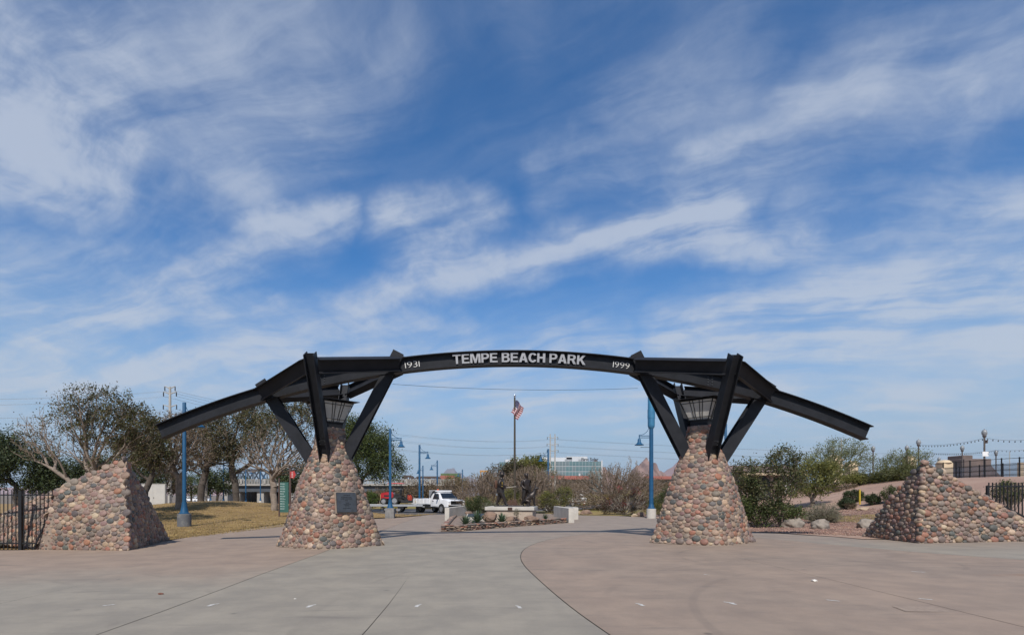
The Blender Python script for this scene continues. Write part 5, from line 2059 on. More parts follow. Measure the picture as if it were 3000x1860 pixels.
def skin(name, nodes, edges, mat, parent, root=0, sub=2, fat=1.12):
    me = bpy.data.meshes.new(name)
    me.from_pydata([n[:3] for n in nodes], edges, [])
    o = bpy.data.objects.new(name, me)
    C.objects.link(o)
    o.modifiers.new('s', 'SKIN')
    for i, n in enumerate(nodes):
        d = me.skin_vertices[0].data[i]
        d.radius = (n[3] * fat, (n[4] if len(n) > 4 else n[3]) * fat)
        d.use_root = (i == root)
    o.modifiers.new('u', 'SUBSURF').levels = sub
    o.modifiers['u'].render_levels = sub
    dg = bpy.context.evaluated_depsgraph_get()
    dg.update()
    m2 = bpy.data.meshes.new_from_object(o.evaluated_get(dg))
    bpy.data.objects.remove(o)
    bpy.data.meshes.remove(me)
    m2.name = name
    m2.materials.clear()
    m2.materials.append(mat)
    m2.polygons.foreach_set('use_smooth', np.ones(len(m2.polygons), bool))
    return link(name, m2, parent)


def hand(parent, wrist, d, up, mat, curl=.5):
    """A palm with four fingers and a thumb, curled by curl."""
    w, d, up = Vector(wrist), Vector(d).normalized(), Vector(up).normalized()
    side = d.cross(up).normalized()
    mb = MB()
    mb.bbox(w + d * .05, (.10, .085, .035), .012, Matrix((d, side, up)).transposed())
    for k, L in enumerate((.075, .088, .082, .06)):
        p0 = w + d * .095 + side * (-.032 + k * .0215)
        p1 = p0 + (d * math.cos(curl * .5) - up * math.sin(curl * .5)) * L * .5
        p2 = p1 + (d * math.cos(curl * 1.6) - up * math.sin(curl * 1.6)) * L * .5
        mb.tube([p0, p1, p2], [.0105, .0098, .008], 6)
    p0 = w + d * .025 - side * .04
    mb.tube([p0, p0 - side * .025 + d * .035 - up * .01, p0 - side * .02 + d * .07 - up * .03], [.0125, .011, .009], 6)
    return mb.build('hand', mat, parent, True, angle=R(80))


def face_parts(parent, c, f, mat, s=1.0):
    """Nose, brow, eyes, ears and mouth for a head at c that looks along f."""
    c, f = Vector(c), Vector(f).normalized()
    sd = f.cross(Vector((0, 0, 1))).normalized()
    R3 = Matrix((sd, f, Vector((0, 0, 1)))).transposed()
    mb = MB()
    mb.box(c + f * .118 * s + Vector((0, 0, -.012)), (.028 * s, .045 * s, .055 * s), R3, .5)
    mb.box(c + f * .098 * s + Vector((0, 0, .035)), (.13 * s, .03 * s, .018 * s), R3)
    mb.box(c + f * .100 * s + Vector((0, 0, -.062)), (.055 * s, .03 * s, .016 * s), R3)
    for q in (-1, 1):
        mb.lathe([(.012, -.01), (.017, 0), (.010, .012)], 8, c + f * .098 * s + sd * q * .04 * s + Vector((0, 0, .012)))
        mb.box(c + sd * q * .112 * s + Vector((0, 0, -.005)), (.02, .05 * s, .065 * s), R3)
    return mb.build('face', mat, parent, True)


def figure(name, label, cat, px, h, facing):
    loc = SB.location + Vector(((px - CX) / F * YP - SB.location.x, .02, .045))
    return thing(name, label, cat, loc, facing)


# helmeted fireman striding to the right, nozzle in hand (local x = the way he walks)
t = figure('bronze_statue', 'bronze statue of a striding fireman in a brimmed helmet carrying a hose nozzle', 'statue', 1466, 1.95, R(-12))
N = [(0, 0, 1.00, .18, .17), (0, 0, 1.18, .185, .17), (.03, 0, 1.40, .20, .185), (.05, 0, 1.56, .15, .12), (.07, 0, 1.655, .072), (.09, 0, 1.73, .085), (.10, 0, 1.82, .105, .12), (.10, 0, 1.90, .08),
     (.02, -.21, 1.52, .095), (-.04, -.29, 1.27, .082), (.10, -.22, 1.10, .066), (.26, -.12, 1.06, .05), (.02, .21, 1.52, .095), (.06, .27, 1.25, .082), (.26, .18, 1.14, .066), (.38, .08, 1.12, .05),
     (.02, -.11, .90, .135), (.20, -.13, .54, .105), (.27, -.13, .30, .085), (.36, -.13, .09, .07), (.50, -.14, .045, .055), (-.02, .11, .90, .135), (-.06, .13, .52, .105), (-.17, .13, .29, .085), (-.24, .13, .10, .07), (-.10, .14, .045, .055)]
E = [(0, 1), (1, 2), (2, 3), (3, 4), (4, 5), (5, 6), (6, 7), (2, 8), (8, 9), (9, 10), (10, 11), (2, 12), (12, 13), (13, 14), (14, 15), (0, 16), (16, 17), (17, 18), (18, 19), (19, 20), (0, 21), (21, 22), (22, 23), (23, 24), (24, 25)]
skin('body', N, E, m_dbronze, t)
mb = MB().lathe([(.235, 1.845), (.225, 1.865), (.15, 1.875), (.142, 1.93), (.11, 2.00), (.05, 2.035)], 20, (.10, 0, 0))
mb.box((.10, 0, 2.01), (.26, .02, .05))
mb.build('helmet', m_dbronze, t, True)
MB().lathe([(.20, 1.12), (.235, .86), (.245, .80), (.20, .80)], 18, (0, 0, 0), False).build('coat_skirt', m_dbronze, t, True)
MB().lathe([(.05, 1.02), (.085, 1.06), (.085, 1.46), (.05, 1.52)], 12, (-.27, .02, 0)).build('air_tank', M('rust_bronze', (.10, .045, .026), None, 5, .5, metal=.4), t, True)
face_parts(t, (.10, 0, 1.79), (1, -.1, 0), m_dbronze)
hand(t, (.26, -.12, 1.06), (1, .3, .05), (0, -.5, 1), m_dbronze, .9)
hand(t, (.38, .08, 1.12), (1, -.3, -.05), (0, .5, 1), m_dbronze, .9)
nz = MB().tube([(.22, -.06, 1.03), (.40, -.03, 1.07), (.95, .0, 1.14)], [.04, .032, .022], 10)
tag(nz.build('hose_nozzle', M('worn_nozzle', (.26, .23, .20), None, 6, .45, metal=.5), smooth=True), 'pale bronze hose nozzle held level by the striding fireman', 'hose nozzle').location = (0, 0, 0)
o = bpy.data.objects['hose_nozzle']
o.location = t.location
o.rotation_euler = (0, 0, R(-12))
MB().box((.16, -.285, 1.34), (.05, .02, .16)).box((.13, -.28, 1.16), (.12, .02, .05)).build('brass_trim', m_gold, t)

# policeman standing, hand at his belt
t = figure('bronze_statue', 'bronze statue of a bareheaded policeman standing with one hand at his belt', 'statue', 1541, 1.9, R(-62))
N = [(0, 0, .98, .165, .15), (0, 0, 1.15, .16, .145), (.01, 0, 1.34, .165, .125), (.02, 0, 1.50, .13, .10), (.035, 0, 1.62, .068), (.05, 0, 1.69, .078), (.06, 0, 1.78, .10, .115), (.05, 0, 1.86, .082),
     (.0, -.22, 1.48, .088), (-.04, -.29, 1.22, .074), (.12, -.20, 1.03, .058), (.19, -.10, .98, .046), (0, .22, 1.48, .088), (-.07, .30, 1.22, .074), (-.02, .31, .98, .058), (.02, .31, .90, .046),
     (0, -.11, .88, .13), (.02, -.17, .50, .10), (.00, -.19, .28, .08), (-.02, -.21, .09, .066), (.14, -.24, .04, .05), (0, .11, .88, .13), (.04, .14, .50, .10), (.02, .15, .28, .08), (-.01, .16, .09, .066), (.15, .19, .04, .05)]
skin('body', N, E, m_dbronze, t)
MB().lathe([(.118, 1.80), (.122, 1.86), (.09, 1.915), (.03, 1.93)], 16, (.035, 0, 0)).build('hair', m_dbronze, t, True)
MB().lathe([(.17, .985), (.175, 1.0), (.175, 1.04), (.165, 1.05)], 18, (0, 0, 0), False).box((.17, 0, 1.02), (.03, .08, .06)).box((0, .19, .93), (.10, .06, .18)).build('belt', m_dbronze, t, True)
face_parts(t, (.06, 0, 1.75), (1, 0, 0), m_dbronze)
hand(t, (.19, -.10, .98), (.5, 1, -.1), (0, 0, 1), m_dbronze, .7)
hand(t, (.02, .31, .90), (.15, 0, -1), (1, 0, .1), m_dbronze, .4)

# the dog beside him
t = figure('bronze_dog', 'bronze statue of an upright-eared police dog sitting at the right of the policeman', 'dog statue', 1561, .8, R(-12))
t.location.y -= .30
t.location.x -= .12
t.scale = (1.28, 1.28, 1.28)
N = [(-.20, 0, .28, .14, .13), (-.08, 0, .40, .145, .13), (.06, 0, .50, .135, .125), (.13, 0, .62, .095), (.18, 0, .74, .075), (.21, 0, .82, .08, .085), (.30, 0, .80, .05, .052), (.36, 0, .785, .036, .036),
     (.10, -.075, .42, .075), (.13, -.08, .22, .045), (.14, -.08, .05, .036), (.19, -.08, .02, .034), (.10, .075, .42, .075), (.13, .08, .22, .045), (.14, .08, .05, .036), (.19, .08, .02, .034),
     (-.22, -.11, .22, .10), (-.04, -.13, .20, .06), (-.20, -.13, .06, .04), (-.06, -.13, .025, .034), (-.22, .11, .22, .10), (-.04, .13, .20, .06), (-.20, .13, .06, .04), (-.06, .13, .025, .034),
     (-.34, 0, .16, .045), (-.46, .05, .06, .03)]
E2 = [(0, 1), (1, 2), (2, 3), (3, 4), (4, 5), (5, 6), (6, 7), (2, 8), (8, 9), (9, 10), (10, 11), (2, 12), (12, 13), (13, 14), (14, 15), (0, 16), (16, 17), (17, 18), (18, 19), (0, 20), (20, 21), (21, 22), (22, 23), (0, 24), (24, 25)]
skin('body', N, E2, m_dbronze, t)
for q in (-1, 1):
    MB().lathe([(.034, 0), (.024, .06), (.004, .13)], 8, (.185, q * .05, .875)).build('ear', m_dbronze, t, True)

# plaque block, agaves, rocks and saplings in the bed
b = GP(1400, 1536)
t = thing('plaque_block', 'low sloping concrete block with a dark memorial plate, between the agaves', 'plaque', (b.x, b.y + 1.0, zbed), R(-4))
bm_ = MB().prism([(-.6, 0), (.6, 0), (.6, .38), (-.6, .22)], Matrix.Rotation(R(90), 4, 'Z') @ Matrix.Rotation(R(90), 4, 'X'), -.68, .68)
bm_.build('block', m_conc, t)
v = [(-.62, -.56, .240), (.62, -.56, .240), (.62, .56, .388), (-.62, .56, .388)]
MB().add(v + [(x, y, z - .02) for x, y, z in v], [(0, 1, 2, 3), (7, 6, 5, 4), (0, 4, 5, 1), (1, 5, 6, 2), (2, 6, 7, 3), (3, 7, 4, 0)]).build('plate', m_bronze, t)
for (lb, px, py, w, h, mt, sd, Y) in (('large orange boulder in the memorial bed between the two left agaves', 1437, 1522, 46, 27, m_rocko, 11, 29.9), ('broad low brown boulder in the memorial bed right of the middle agave', 1500, 1530, 52, 20, m_rocko, 12, 29.8),
                                      ('flat brown boulder under the right half of the plinth', 1556, 1524, 46, 16, m_rocko, 13, 30.2), ('dark rocks stacked at the back left of the memorial bed', 1375, 1505, 22, 9, m_rocko, 14, 33)):
    boulder(lb, px, py, w, h, mt, sd, Y, 'boulders in the memorial bed')
L_AGAVE = leaf_mat('agave_leaf', [(.060, .105, .055), (.085, .125, .07), (.045, .085, .042), (.11, .14, .085)], .15, .5)
for (lb, px, py, r_, Y, n) in (('spiky agave at the front left of the memorial bed', 1364, 1533, 22, 27.6, 42), ('tall spiky agave behind the front left one', 1398, 1519, 26, 29.6, 48), ('spiky agave between the plaque block and the brown boulder', 1470, 1524, 22, 29.0, 42),
                               ('small agave at the right end of the memorial bed', 1598, 1499, 13, 33, 30), ('small low agave by the left boulder', 1385, 1532, 8, 29, 20)):
    b = P(px, py, Y)
    b.z = zbed + flat(b.x, b.y)
    R_ = r_ * Y / F * 1.35
    mb = MB()
    for k in range(n):
        a = k * 2.399
        e = .25 + 1.15 * (k / n)
        L = R_ * rng.uniform(.85, 1.15) * 1.15
        d = Vector((math.cos(a) * math.cos(e), math.sin(a) * math.cos(e), math.sin(e)))
        s_ = Vector((-math.sin(a), math.cos(a), 0))
        w0 = R_ * .085
        pts = [d * L * f - Vector((0, 0, .22 * L * f * f * math.cos(e))) for f in (0, .35, .7, 1)]
        v = []
        for q, w in zip(pts, (w0 * .8, w0, w0 * .7, .002)):
            v += [q - s_ * w, q + s_ * w]
        mb.add([b + x for x in v], [(0, 1, 3, 2), (2, 3, 5, 4), (4, 5, 7, 6)])
    t = thing('agave', lb, 'agave', b, 0, 'agaves in the memorial bed')
    mb.build('leaves', L_AGAVE, t, True, world=True, kind='stuff')
T = blob_points(40, [(1514, 1503, 9, 13)], 29.2, .3)
bb = P(1514, 1519, 29.2)
plant('sapling', 'thin grey-green sapling in front of the plinth nameplate', 'plant', bb, [np.array(bb), np.array(bb) + (0, 0, .1), np.array(bb) + (0, 0, .2)], T, .012, m_twig, None, L_SAGE, 220, lsize=.06, spread=.05, bf=.6, tip=.004)
shrub('ornamental_grass', 'reddish dry ornamental grass behind the plinth between the statues', 'grass clump', [(1500, 1475, 18, 14)], 35, 1500, 240, leaf_mat('red_grass', [(.22, .12, .085), (.28, .17, .12), (.17, .10, .07)], .3), 700, .06, spread=.05, bf=1.6, bark=M('red_straw', (.24, .14, .10), None, 5, .9), tip=.005)

# flagpole with the flag
b = P(1508, 1480, 36)
b.z = zbed
t = thing('flagpole', 'tall bronze-coloured flagpole with a ball finial behind the bronze figures', 'flagpole', b)
zt = P(0, 1166, 36).z - b.z
m_fp = M('dark_anodised_pole', (.085, .068, .045), (.07, .056, .04), 4, .4, metal=.4)
MB().lathe([(.085, 0), (.08, 1.5), (.055, zt)], 12).build('pole', m_fp, t, True)
MB().lathe([(.05, zt), (.07, zt + .02), (.03, zt + .05)], 10).build('truck_cap', m_fp, t, True)
MB().lathe([(.012, zt + .05), (.06, zt + .10), (.075, zt + .16), (.05, zt + .22), (.01, zt + .24)], 12).build('ball', M('silver_ball', (.6, .6, .62), None, 5, .2, metal=.9), t, True)
fl = thing('national_flag', 'stars-and-stripes flag hanging slack from the flagpole', 'flag', b + Vector((0, 0, zt)))
ft, fb_ = P(0, 1172, 36).z - b.z, P(0, 1228, 36).z - b.z
NX, NZ = 40, 26
hl = 1.15
mb = MB()
V = []
for j in range(NZ + 1):
    for i in range(NX + 1):
        u, v = i / NX, j / NZ
        # the fly edge sinks and folds towards the pole: a slack flag
        x = .07 + .50 * u ** .8 * (1 - .18 * v) - .12 * v + .03 * math.sin(u * 9)
        y = -.06 + .13 * math.sin(u * 10.5 + v * 1.2) * (.3 + u)
        z = ft - zt - hl * v * .72 - .58 * u ** 1.15 + .03 * math.sin(u * 8)
        V.append((x - .30 * max(0, v - .35), y, z))
mats = [M('flag_red', (.26, .012, .025), None, 3, .8), M('flag_white', (.50, .47, .47), None, 3, .8), M('flag_blue', (.010, .014, .075), None, 3, .8)]
for j in range(NZ):
    for i in range(NX):
        stripe = (j // 2) % 2
        mi = stripe
        if i < 16 and j < 14:
            mi = 1 if (i % 3 == 1 and j % 3 == 1) else 2
        mb.mi = mi
        a = j * (NX + 1) + i
        mb.f.append((a, a + 1, a + NX + 2, a + NX + 1))
        mb.m.append(mi)
mb.v = V
mb.build('cloth', mats, fl, True, angle=3)

# ------------------------------------------------------------------ vehicles
m_tyre = M('tyre_rubber', (.014, .014, .014), (.022, .021, .02), 9, .85)
m_rim = M('steel_rim', (.42, .42, .43), (.3, .3, .31), 9, .35, metal=.6)
m_dark = M('dark_undercarriage', (.012, .012, .013), None, 5, .7)
m_truck = M('truck_white', (.74, .74, .745), (.70, .70, .71), 2, .22, coat=.4)
m_win = M('tinted_glass', (.018, .022, .027), None, 2, .06, spec=.8)
m_chrome = M('chrome', (.55, .55, .56), None, 4, .15, metal=1.0)


def wheel(parent, loc, r, w, name='wheel', rim=m_rim):
    """A wheel about the local y axis: tyre with a rim inside."""
    M4 = Matrix.Translation(loc) @ Matrix.Rotation(R(90), 4, 'X')
    mb = MB().lathe([(r * .6, -w / 2), (r * .9, -w / 2), (r, -w * .32), (r, w * .32), (r * .9, w / 2), (r * .6, w / 2)], 24, (0, 0, 0), True)
    mb.v = [tuple(M4 @ Vector(q)) for q in mb.v]
    o = mb.build(name, m_tyre, parent, True)
    mb = MB()
    for s_ in (-1, 1):
        mb.lathe([(r * .62, s_ * w * .505), (r * .56, s_ * w * .46), (r * .30, s_ * w * .30), (r * .2, s_ * w * .5), (r * .08, s_ * w * .53)], 16)
        for k in range(8):
            a = k * math.pi / 4
            mb.box((r * .44 * math.cos(a), r * .44 * math.sin(a), s_ * w * .40), (r * .10, r * .10, .03))
    mb.v = [tuple(M4 @ Vector(q)) for q in mb.v]
    q = mb.build('rim', rim, o, True)
    return o


def xz(y0):
    return Matrix(((1, 0, 0, 0), (0, 0, 1, 0), (0, 1, 0, 0), (0, 0, 0, 1)))   # (x, z) polygon pushed along y


def truck():
    a = R(-50)
    c = GP(1297, 1503)
    Rm = Matrix.Rotation(a, 3, 'Z')
    loc = c - Rm @ Vector((2.0, -.85, 0))
    loc.z = c.z
    t = thing('dump_truck', 'white dump-bed pickup truck with its front turned to the plaza, towing the mower trailer', 'truck', loc, a)
    # cab and bonnet: cross-sections from rear to front
    secs = [(.15, .62, 1.96, .94, .76), (.40, .62, 2.00, .98, .78), (1.05, .62, 2.00, .99, .78), (1.40, .60, 1.93, 1.0, .76), (1.95, .60, 1.36, 1.0, .86), (2.25, .60, 1.33, 1.0, .90), (2.85, .60, 1.29, 1.0, .90), (3.02, .62, 1.22, .97, .86), (3.08, .66, 1.10, .93, .84)]
    bm_ = bmesh.new()
    rings = []
    for (x, zb_, zt_, wb, wt) in secs:
        belt = min(1.30, zt_ - .06)
        rings.append([bm_.verts.new(q) for q in ((x, -wb, zb_), (x, -wb, 1.0 if zt_ > 1.15 else .9), (x, -wb * .985, belt), (x, -wt, zt_ - .04), (x, -wt + .08, zt_), (x, wt - .08, zt_), (x, wt, zt_ - .04), (x, wb * .985, belt), (x, wb, 1.0 if zt_ > 1.15 else .9), (x, wb, zb_))])
    for p_, q_ in zip(rings[:-1], rings[1:]):
        for k in range(10):
            bm_.faces.new((p_[k], p_[(k + 1) % 10], q_[(k + 1) % 10], q_[k]))
    bm_.faces.new(rings[0][::-1])
    bm_.faces.new(rings[-1])
    MB().bm(bm_).build('body', m_truck, t, True, angle=R(30))
    for s_ in (-1, 1):
        # side window: lies on the sloping glasshouse side
        def side(x, z):
            y = .985 - (z - 1.30) / .66 * .215
            return Vector((x, s_ * (y + .006), z))
        v = [side(.52, 1.34), side(1.60, 1.34), side(1.32, 1.80), side(1.18, 1.88), side(.60, 1.88)]
        mb = MB()
        mb.add(v + [q - Vector((0, s_ * .02, 0)) for q in v], [(0, 1, 2, 3, 4), (9, 8, 7, 6, 5)] + [(k, (k + 1) % 5, 5 + (k + 1) % 5, 5 + k) for k in range(5)])
        mb.build('side_window', m_win, t)
        mb = MB()
        mb.tube([(.47, s_ * 1.002, .70), (.47, s_ * .995, 1.29)], .008, 4).tube([(1.62, s_ * 1.004, .70), (1.66, s_ * .995, 1.29)], .008, 4).tube([(.47, s_ * 1.003, .68), (1.62, s_ * 1.004, .68)], .008, 4)
        mb.build('door_seam', m_dark, t, kind='stuff')
        mb = MB().bbox((.62, s_ * 1.012, 1.17), (.17, .03, .045), .008)
        mb.build('door_handle', m_dark, t)
        mb = MB().bbox((1.50, s_ * 1.20, 1.46), (.09, .20, .30), .02).tube([(1.52, s_ * 1.0, 1.36), (1.50, s_ * 1.12, 1.40)], .025, 6)
        mb.build('mirror', m_dark, t, True)
        # wheel arch and flare
        mb = MB()
        pts = [(2.0 + .50 * math.cos(q), .42 + .50 * math.sin(q)) for q in np.linspace(0, math.pi, 13)]
        mb.prism(pts + [(1.50, .42)], Matrix(((1, 0, 0, 0), (0, 0, 1, 0), (0, 1, 0, 0), (0, 0, 0, 1))), s_ * .93, s_ * 1.004)
        mb.build('wheel_arch', m_dark, t)
        mb = MB().bbox((3.02, s_ * .80, 1.06), (.14, .30, .13), .02)
        mb.build('headlight', M('headlight_glass', (.55, .56, .58), None, 5, .12, spec=.8), t)
        mb = MB().bbox((3.06, s_ * .86, .80), (.12, .18, .10), .015)
        mb.build('fog_light', M('lamp_amber', (.45, .25, .06), None, 5, .3), t)
        wheel(t, (2.0, s_ * .905, .41), .41, .28)
        wheel(t, (-1.55, s_ * .84, .41), .41, .40)
    wb = [(1.42, -.72, 1.915), (1.42, .72, 1.915), (1.93, .82, 1.39), (1.93, -.82, 1.39)]
    MB().add([(x + .012, y, z + .012) for x, y, z in wb] + [(x - .02, y, z - .02) for x, y, z in wb], [(0, 1, 2, 3), (7, 6, 5, 4), (0, 4, 5, 1), (1, 5, 6, 2), (2, 6, 7, 3), (3, 7, 4, 0)]).build('windscreen', m_win, t)
    MB().bbox((3.07, 0, 1.00), (.08, 1.42, .36), .03).build('grille', M('grille_black', (.008, .008, .009), None, 4, .35), t)
    MB().box((3.115, 0, 1.02), (.012, .30, .045)).box((3.118, 0, 1.02), (.012, .12, .085)).build('grille_emblem', m_chrome, t)
    MB().bbox((3.10, 0, .68), (.16, 1.94, .22), .04).build('bumper', m_dark, t)
    MB().bbox((3.13, 0, .795), (.10, 1.86, .05), .015).build('bumper_trim', m_truck, t)
    MB().bbox((2.50, 0, 1.325), (.50, .66, .05), .02).build('bonnet_scoop', m_dark, t)
    MB().box((-1.4, 0, .62), (3.6, .8, .20)).box((.2, 0, .55), (3.4, 1.5, .18)).bbox((-.35, -.92, .62), (.9, .22, .42), .03).bbox((-.35, .92, .62), (.9, .22, .42), .03).build('chassis', m_dark, t)
    # dump bed
    mb = MB().box((-1.62, 0, .84), (3.1, 1.96, .08))
    mb.build('bed_floor', m_truck, t)
    for s_ in (-1, 1):
        mb = MB().bbox((-1.62, s_ * .97, 1.12), (3.10, .06, .52), .01)
        for k in range(5):
            mb.box((-2.9 + k * .62, s_ * 1.01, 1.12), (.06, .05, .48))
        mb.build('bed_side', m_truck, t)
        MB().box((-2.35, s_ * 1.035, 1.06), (.10, .02, .10)).build('warning_label', M('label_yellow', (.55, .38, .04), None, 5, .5), t)
    MB().bbox((-3.16, 0, 1.12), (.06, 1.96, .54), .01).build('tailgate', m_truck, t)
    MB().bbox((-.04, 0, 1.48), (.06, 1.96, 1.30), .01).build('headboard', m_truck, t)
    MB().bbox((.46, 0, 2.16), (1.06, 1.96, .05), .012).box((.98, 0, 2.11), (.04, 1.96, .12)).build('cab_shield', m_truck, t)
    for s_ in (-1, 1):
        MB().add([(-.06, s_ * .96, 2.12), (.55, s_ * .96, 2.12), (-.06, s_ * .96, 1.45), (-.06, s_ * .99, 2.12), (.55, s_ * .99, 2.12), (-.06, s_ * .99, 1.45)],
                 [(0, 1, 2), (5, 4, 3), (0, 3, 4, 1), (1, 4, 5, 2), (2, 5, 3, 0)]).build('shield_bracket', M('galvanised', (.36, .37, .38), (.30, .31, .32), 3, .5, metal=.3), t)
    MB().lathe([(.09, 0), (.09, .03), (.07, .12), (.03, .14)], 12, (.05, 0, 2.19)).build('beacon', M('orange_beacon', (.55, .09, .02), None, 5, .3), t, True)
    return t


truck()

# flat-bed trailer with the red mower
b = onG(1150, 53.5)
tr_ = thing('flatbed_trailer', 'long low flat-bed trailer carrying the red mower behind the white truck', 'trailer', b, R(-4))
DZ = .74
m_galv = MATS['galvanised']
MB().bbox((.2, 0, DZ - .06), (5.6, 1.9, .12), .015).build('deck', M('deck_boards', (.20, .19, .18), (.15, .145, .14), 3, .8), tr_)
for s_ in (-1, 1):
    MB().bbox((.3, s_ * .98, DZ - .05), (5.8, .06, .20), .01).build('side_rail', m_galv, tr_)
    for x in (-1.0, .15):
        wheel(tr_, (x + .6, s_ * .80, .36), .36, .22)
    MB().box((.2, s_ * .80, DZ - .26), (2.2, .3, .16)).build('underframe', m_dark, tr_)
MB().box((3.5, 0, DZ - .18), (1.2, .16, .12)).build('drawbar', m_galv, tr_)
for k in range(8):
    o = MB().box((3.06, -.8 + k * .23, DZ + .06), (.05, .12, .10)).build('end_bracket', m_galv, tr_)
z0 = DZ + .005
mw = thing('tractor_mower', 'red ride-on tractor mower with a red sun canopy and an orange deck, on the trailer', 'mower', b + Vector((0, 0, 0)), R(-4))
m_red = M('red_paint', (.40, .018, .022), (.33, .015, .02), 2, .3, coat=.3)
mb = MB()
bm_ = bmesh.new()
prof = [(-1.05, .62), (-1.10, 1.02), (-1.0, 1.18), (-.55, 1.26), (.10, 1.28), (.18, 1.05), (.18, .62)]
mb.prism(prof, Matrix(((1, 0, 0, 0), (0, 0, 1, 0), (0, 1, 0, 0), (0, 0, 0, 1))), -.44, .44)
mb.v = [(x, y, z + z0 - .02) for x, y, z in mb.v]
mb.build('hood', m_red, mw, True)
MB().box((-.5, -.45, z0 + .88), (.5, .02, .14)).box((-.5, .45, z0 + .88), (.5, .02, .14)).build('hood_vent', m_dark, mw)
MB().box((.1, 0, z0 + .52), (2.3, .62, .34)).box((.55, 0, z0 + .80), (.8, .7, .3)).build('chassis', m_dark, mw)
MB().box((-1.12, 0, z0 + .72), (.06, .8, .62)).build('yellow_guard', M('guard_yellow', (.42, .30, .12), None, 4, .6), mw)
for x, r_, w_ in ((-.75, .34, .24), (.35, .40, .30)):
    for s_ in (-1, 1):
        wheel(mw, (x, s_ * .56, z0 + r_), r_, w_)
MB().bbox((.55, 0, z0 + 1.02), (.5, .5, .12), .03).bbox((.80, 0, z0 + 1.26), (.12, .48, .50), .03).build('seat', m_dark, mw)
MB().tube([(.02, 0, z0 + 1.0), (.18, 0, z0 + 1.35)], .025, 6).lathe([(.17, 0), (.19, .02), (.17, .04)], 14, (.18, 0, z0 + 1.35)).build('steering_wheel', m_dark, mw)
for s_ in (-1, 1):
    MB().tube([(.98, s_ * .36, z0 + .7), (1.02, s_ * .36, z0 + 1.5), (.80, s_ * .36, z0 + 2.02)], .035, 6).build('roll_bar', m_dark, mw)
mb = MB().bbox((.42, 0, z0 + 2.08), (1.65, 1.15, .07), .03).bbox((.42, 0, z0 + 2.13), (1.2, .8, .06), .03)
mb.build('canopy', m_red, mw)
mb = MB()
for s_ in (-.6, 0, .6):
    mb.bbox((1.45, s_, z0 + .32), (.9, .62, .26), .04)
    mb.tube([(1.0, s_ * .6, z0 + .7), (1.5, s_, z0 + .5)], .045, 6)
mb.build('cutting_deck', m_dark, mw)
M4 = Matrix.Translation((1.78, -.35, z0 + .70)) @ Matrix.Rotation(R(50), 4, 'Z') @ Matrix.Rotation(R(78), 4, 'X')
mb = MB().lathe([(.42, -.07), (.46, 0), (.42, .07), (.34, .05), (.30, .0), (.34, -.05)], 20, (0, 0, 0), False)
mb.v = [tuple(M4 @ Vector(q)) for q in mb.v]
rw = mb.build('raised_reel', m_tyre, mw, True)
mb = MB().lathe([(.33, -.04), (.33, .03), (.12, .07), (.05, .10)], 16)
mb.v = [tuple(M4 @ Vector(q)) for q in mb.v]
mb.build('orange_disc', M('orange_disc', (.40, .045, .016), (.06, .015, .01), 5, .5, lo=.5, hi=.62), rw, True)
# two stakes with caution tape on the lawn tip
for lb, px, py in (('leaning wooden stake with caution tape, left of the square grey pedestal', 1112, 1499), ('leaning wooden stake with caution tape, right of the square grey pedestal', 1163, 1505)):
    b = GP(px, py)
    tag(MB().tube([b - Vector((0, 0, .1)), b + Vector((.16 if px < 1140 else .03, 0, .62))], .022, 5).build('stake', M('stake_wood', (.36, .25, .15), None, 6, .8)), lb, 'stake', 'stakes on the lawn tip')
a, b = GP(1112, 1499) + Vector((.14, 0, .58)), GP(1163, 1505) + Vector((.03, 0, .58))
c = catenary(a, b, .05, 10)
mb = MB()
mb.add([q + Vector((0, 0, .03)) for q in c] + [q - Vector((0, 0, .03)) for q in c], [(k, k + 1, k + 12, k + 11) for k in range(10)])
tag(mb.build('caution_tape', M('tape_yellow', (.62, .50, .06), None, 5, .5)), 'strip of yellow caution tape between the two leaning stakes', 'tape')

# white utility trailer far right of the memorial
b = onG(1672, 79)
t = thing('utility_trailer', 'white utility trailer heaped with pale cut brush, behind the right blue lamp', 'trailer', b, R(3))
MB().bbox((0, 0, .95), (4.2, 1.9, .62), .02).build('box', m_white, t)
MB().box((0, 0, .58), (4.4, 1.7, .12)).box((-2.7, 0, .55), (1.2, .14, .1)).build('frame', m_dark, t)
for s_ in (-1, 1):
    wheel(t, (.9, s_ * .85, .36), .36, .22)
    wheel(t, (.05, s_ * .85, .36), .36, .22)
T = nr.normal(0, 1, (1500, 3)) * np.array([.95, .5, .28]) + np.array([0, 0, 1.65])
T = T[np.abs(T[:, 0]) < 2.1]
v, f = leaves_np(T, np.full(len(T), .28))
link('load', np_mesh('load', v, f, leaf_mat('pale_brush', [(.62, .60, .58), (.50, .48, .45), (.70, .68, .66), (.40, .36, .32)], .1)), t)['kind'] = 'stuff'
b = onG(1712, 78)
t = thing('traffic_cone', 'small orange traffic cone right of the white utility trailer', 'cone', b)
m_or = M('cone_orange', (.68, .11, .02), None, 4, .5)
MB().bbox((0, 0, .02), (.42, .42, .05), .01).build('base', m_or, t)
MB().lathe([(.17, .04), (.04, .78)], 14).build('cone', m_or, t, True)
MB().lathe([(.125, .33), (.095, .47)], 14, cap=False).build('white_band', m_white, t, True)
b = GP(1684, 1507)
t = thing('litter_bin', 'small green litter bin behind the pale concrete slabs', 'bin', b + Vector((0, 3, 0)))
MB().lathe([(.24, -.1), (.27, .55), (.28, .57)], 16).build('body', M('bin_green', (.02, .19, .07), None, 4, .5), t, True)
MB().lathe([(.28, .57), (.28, .72), (.20, .82)], 16).build('lid', m_dark, t, True)
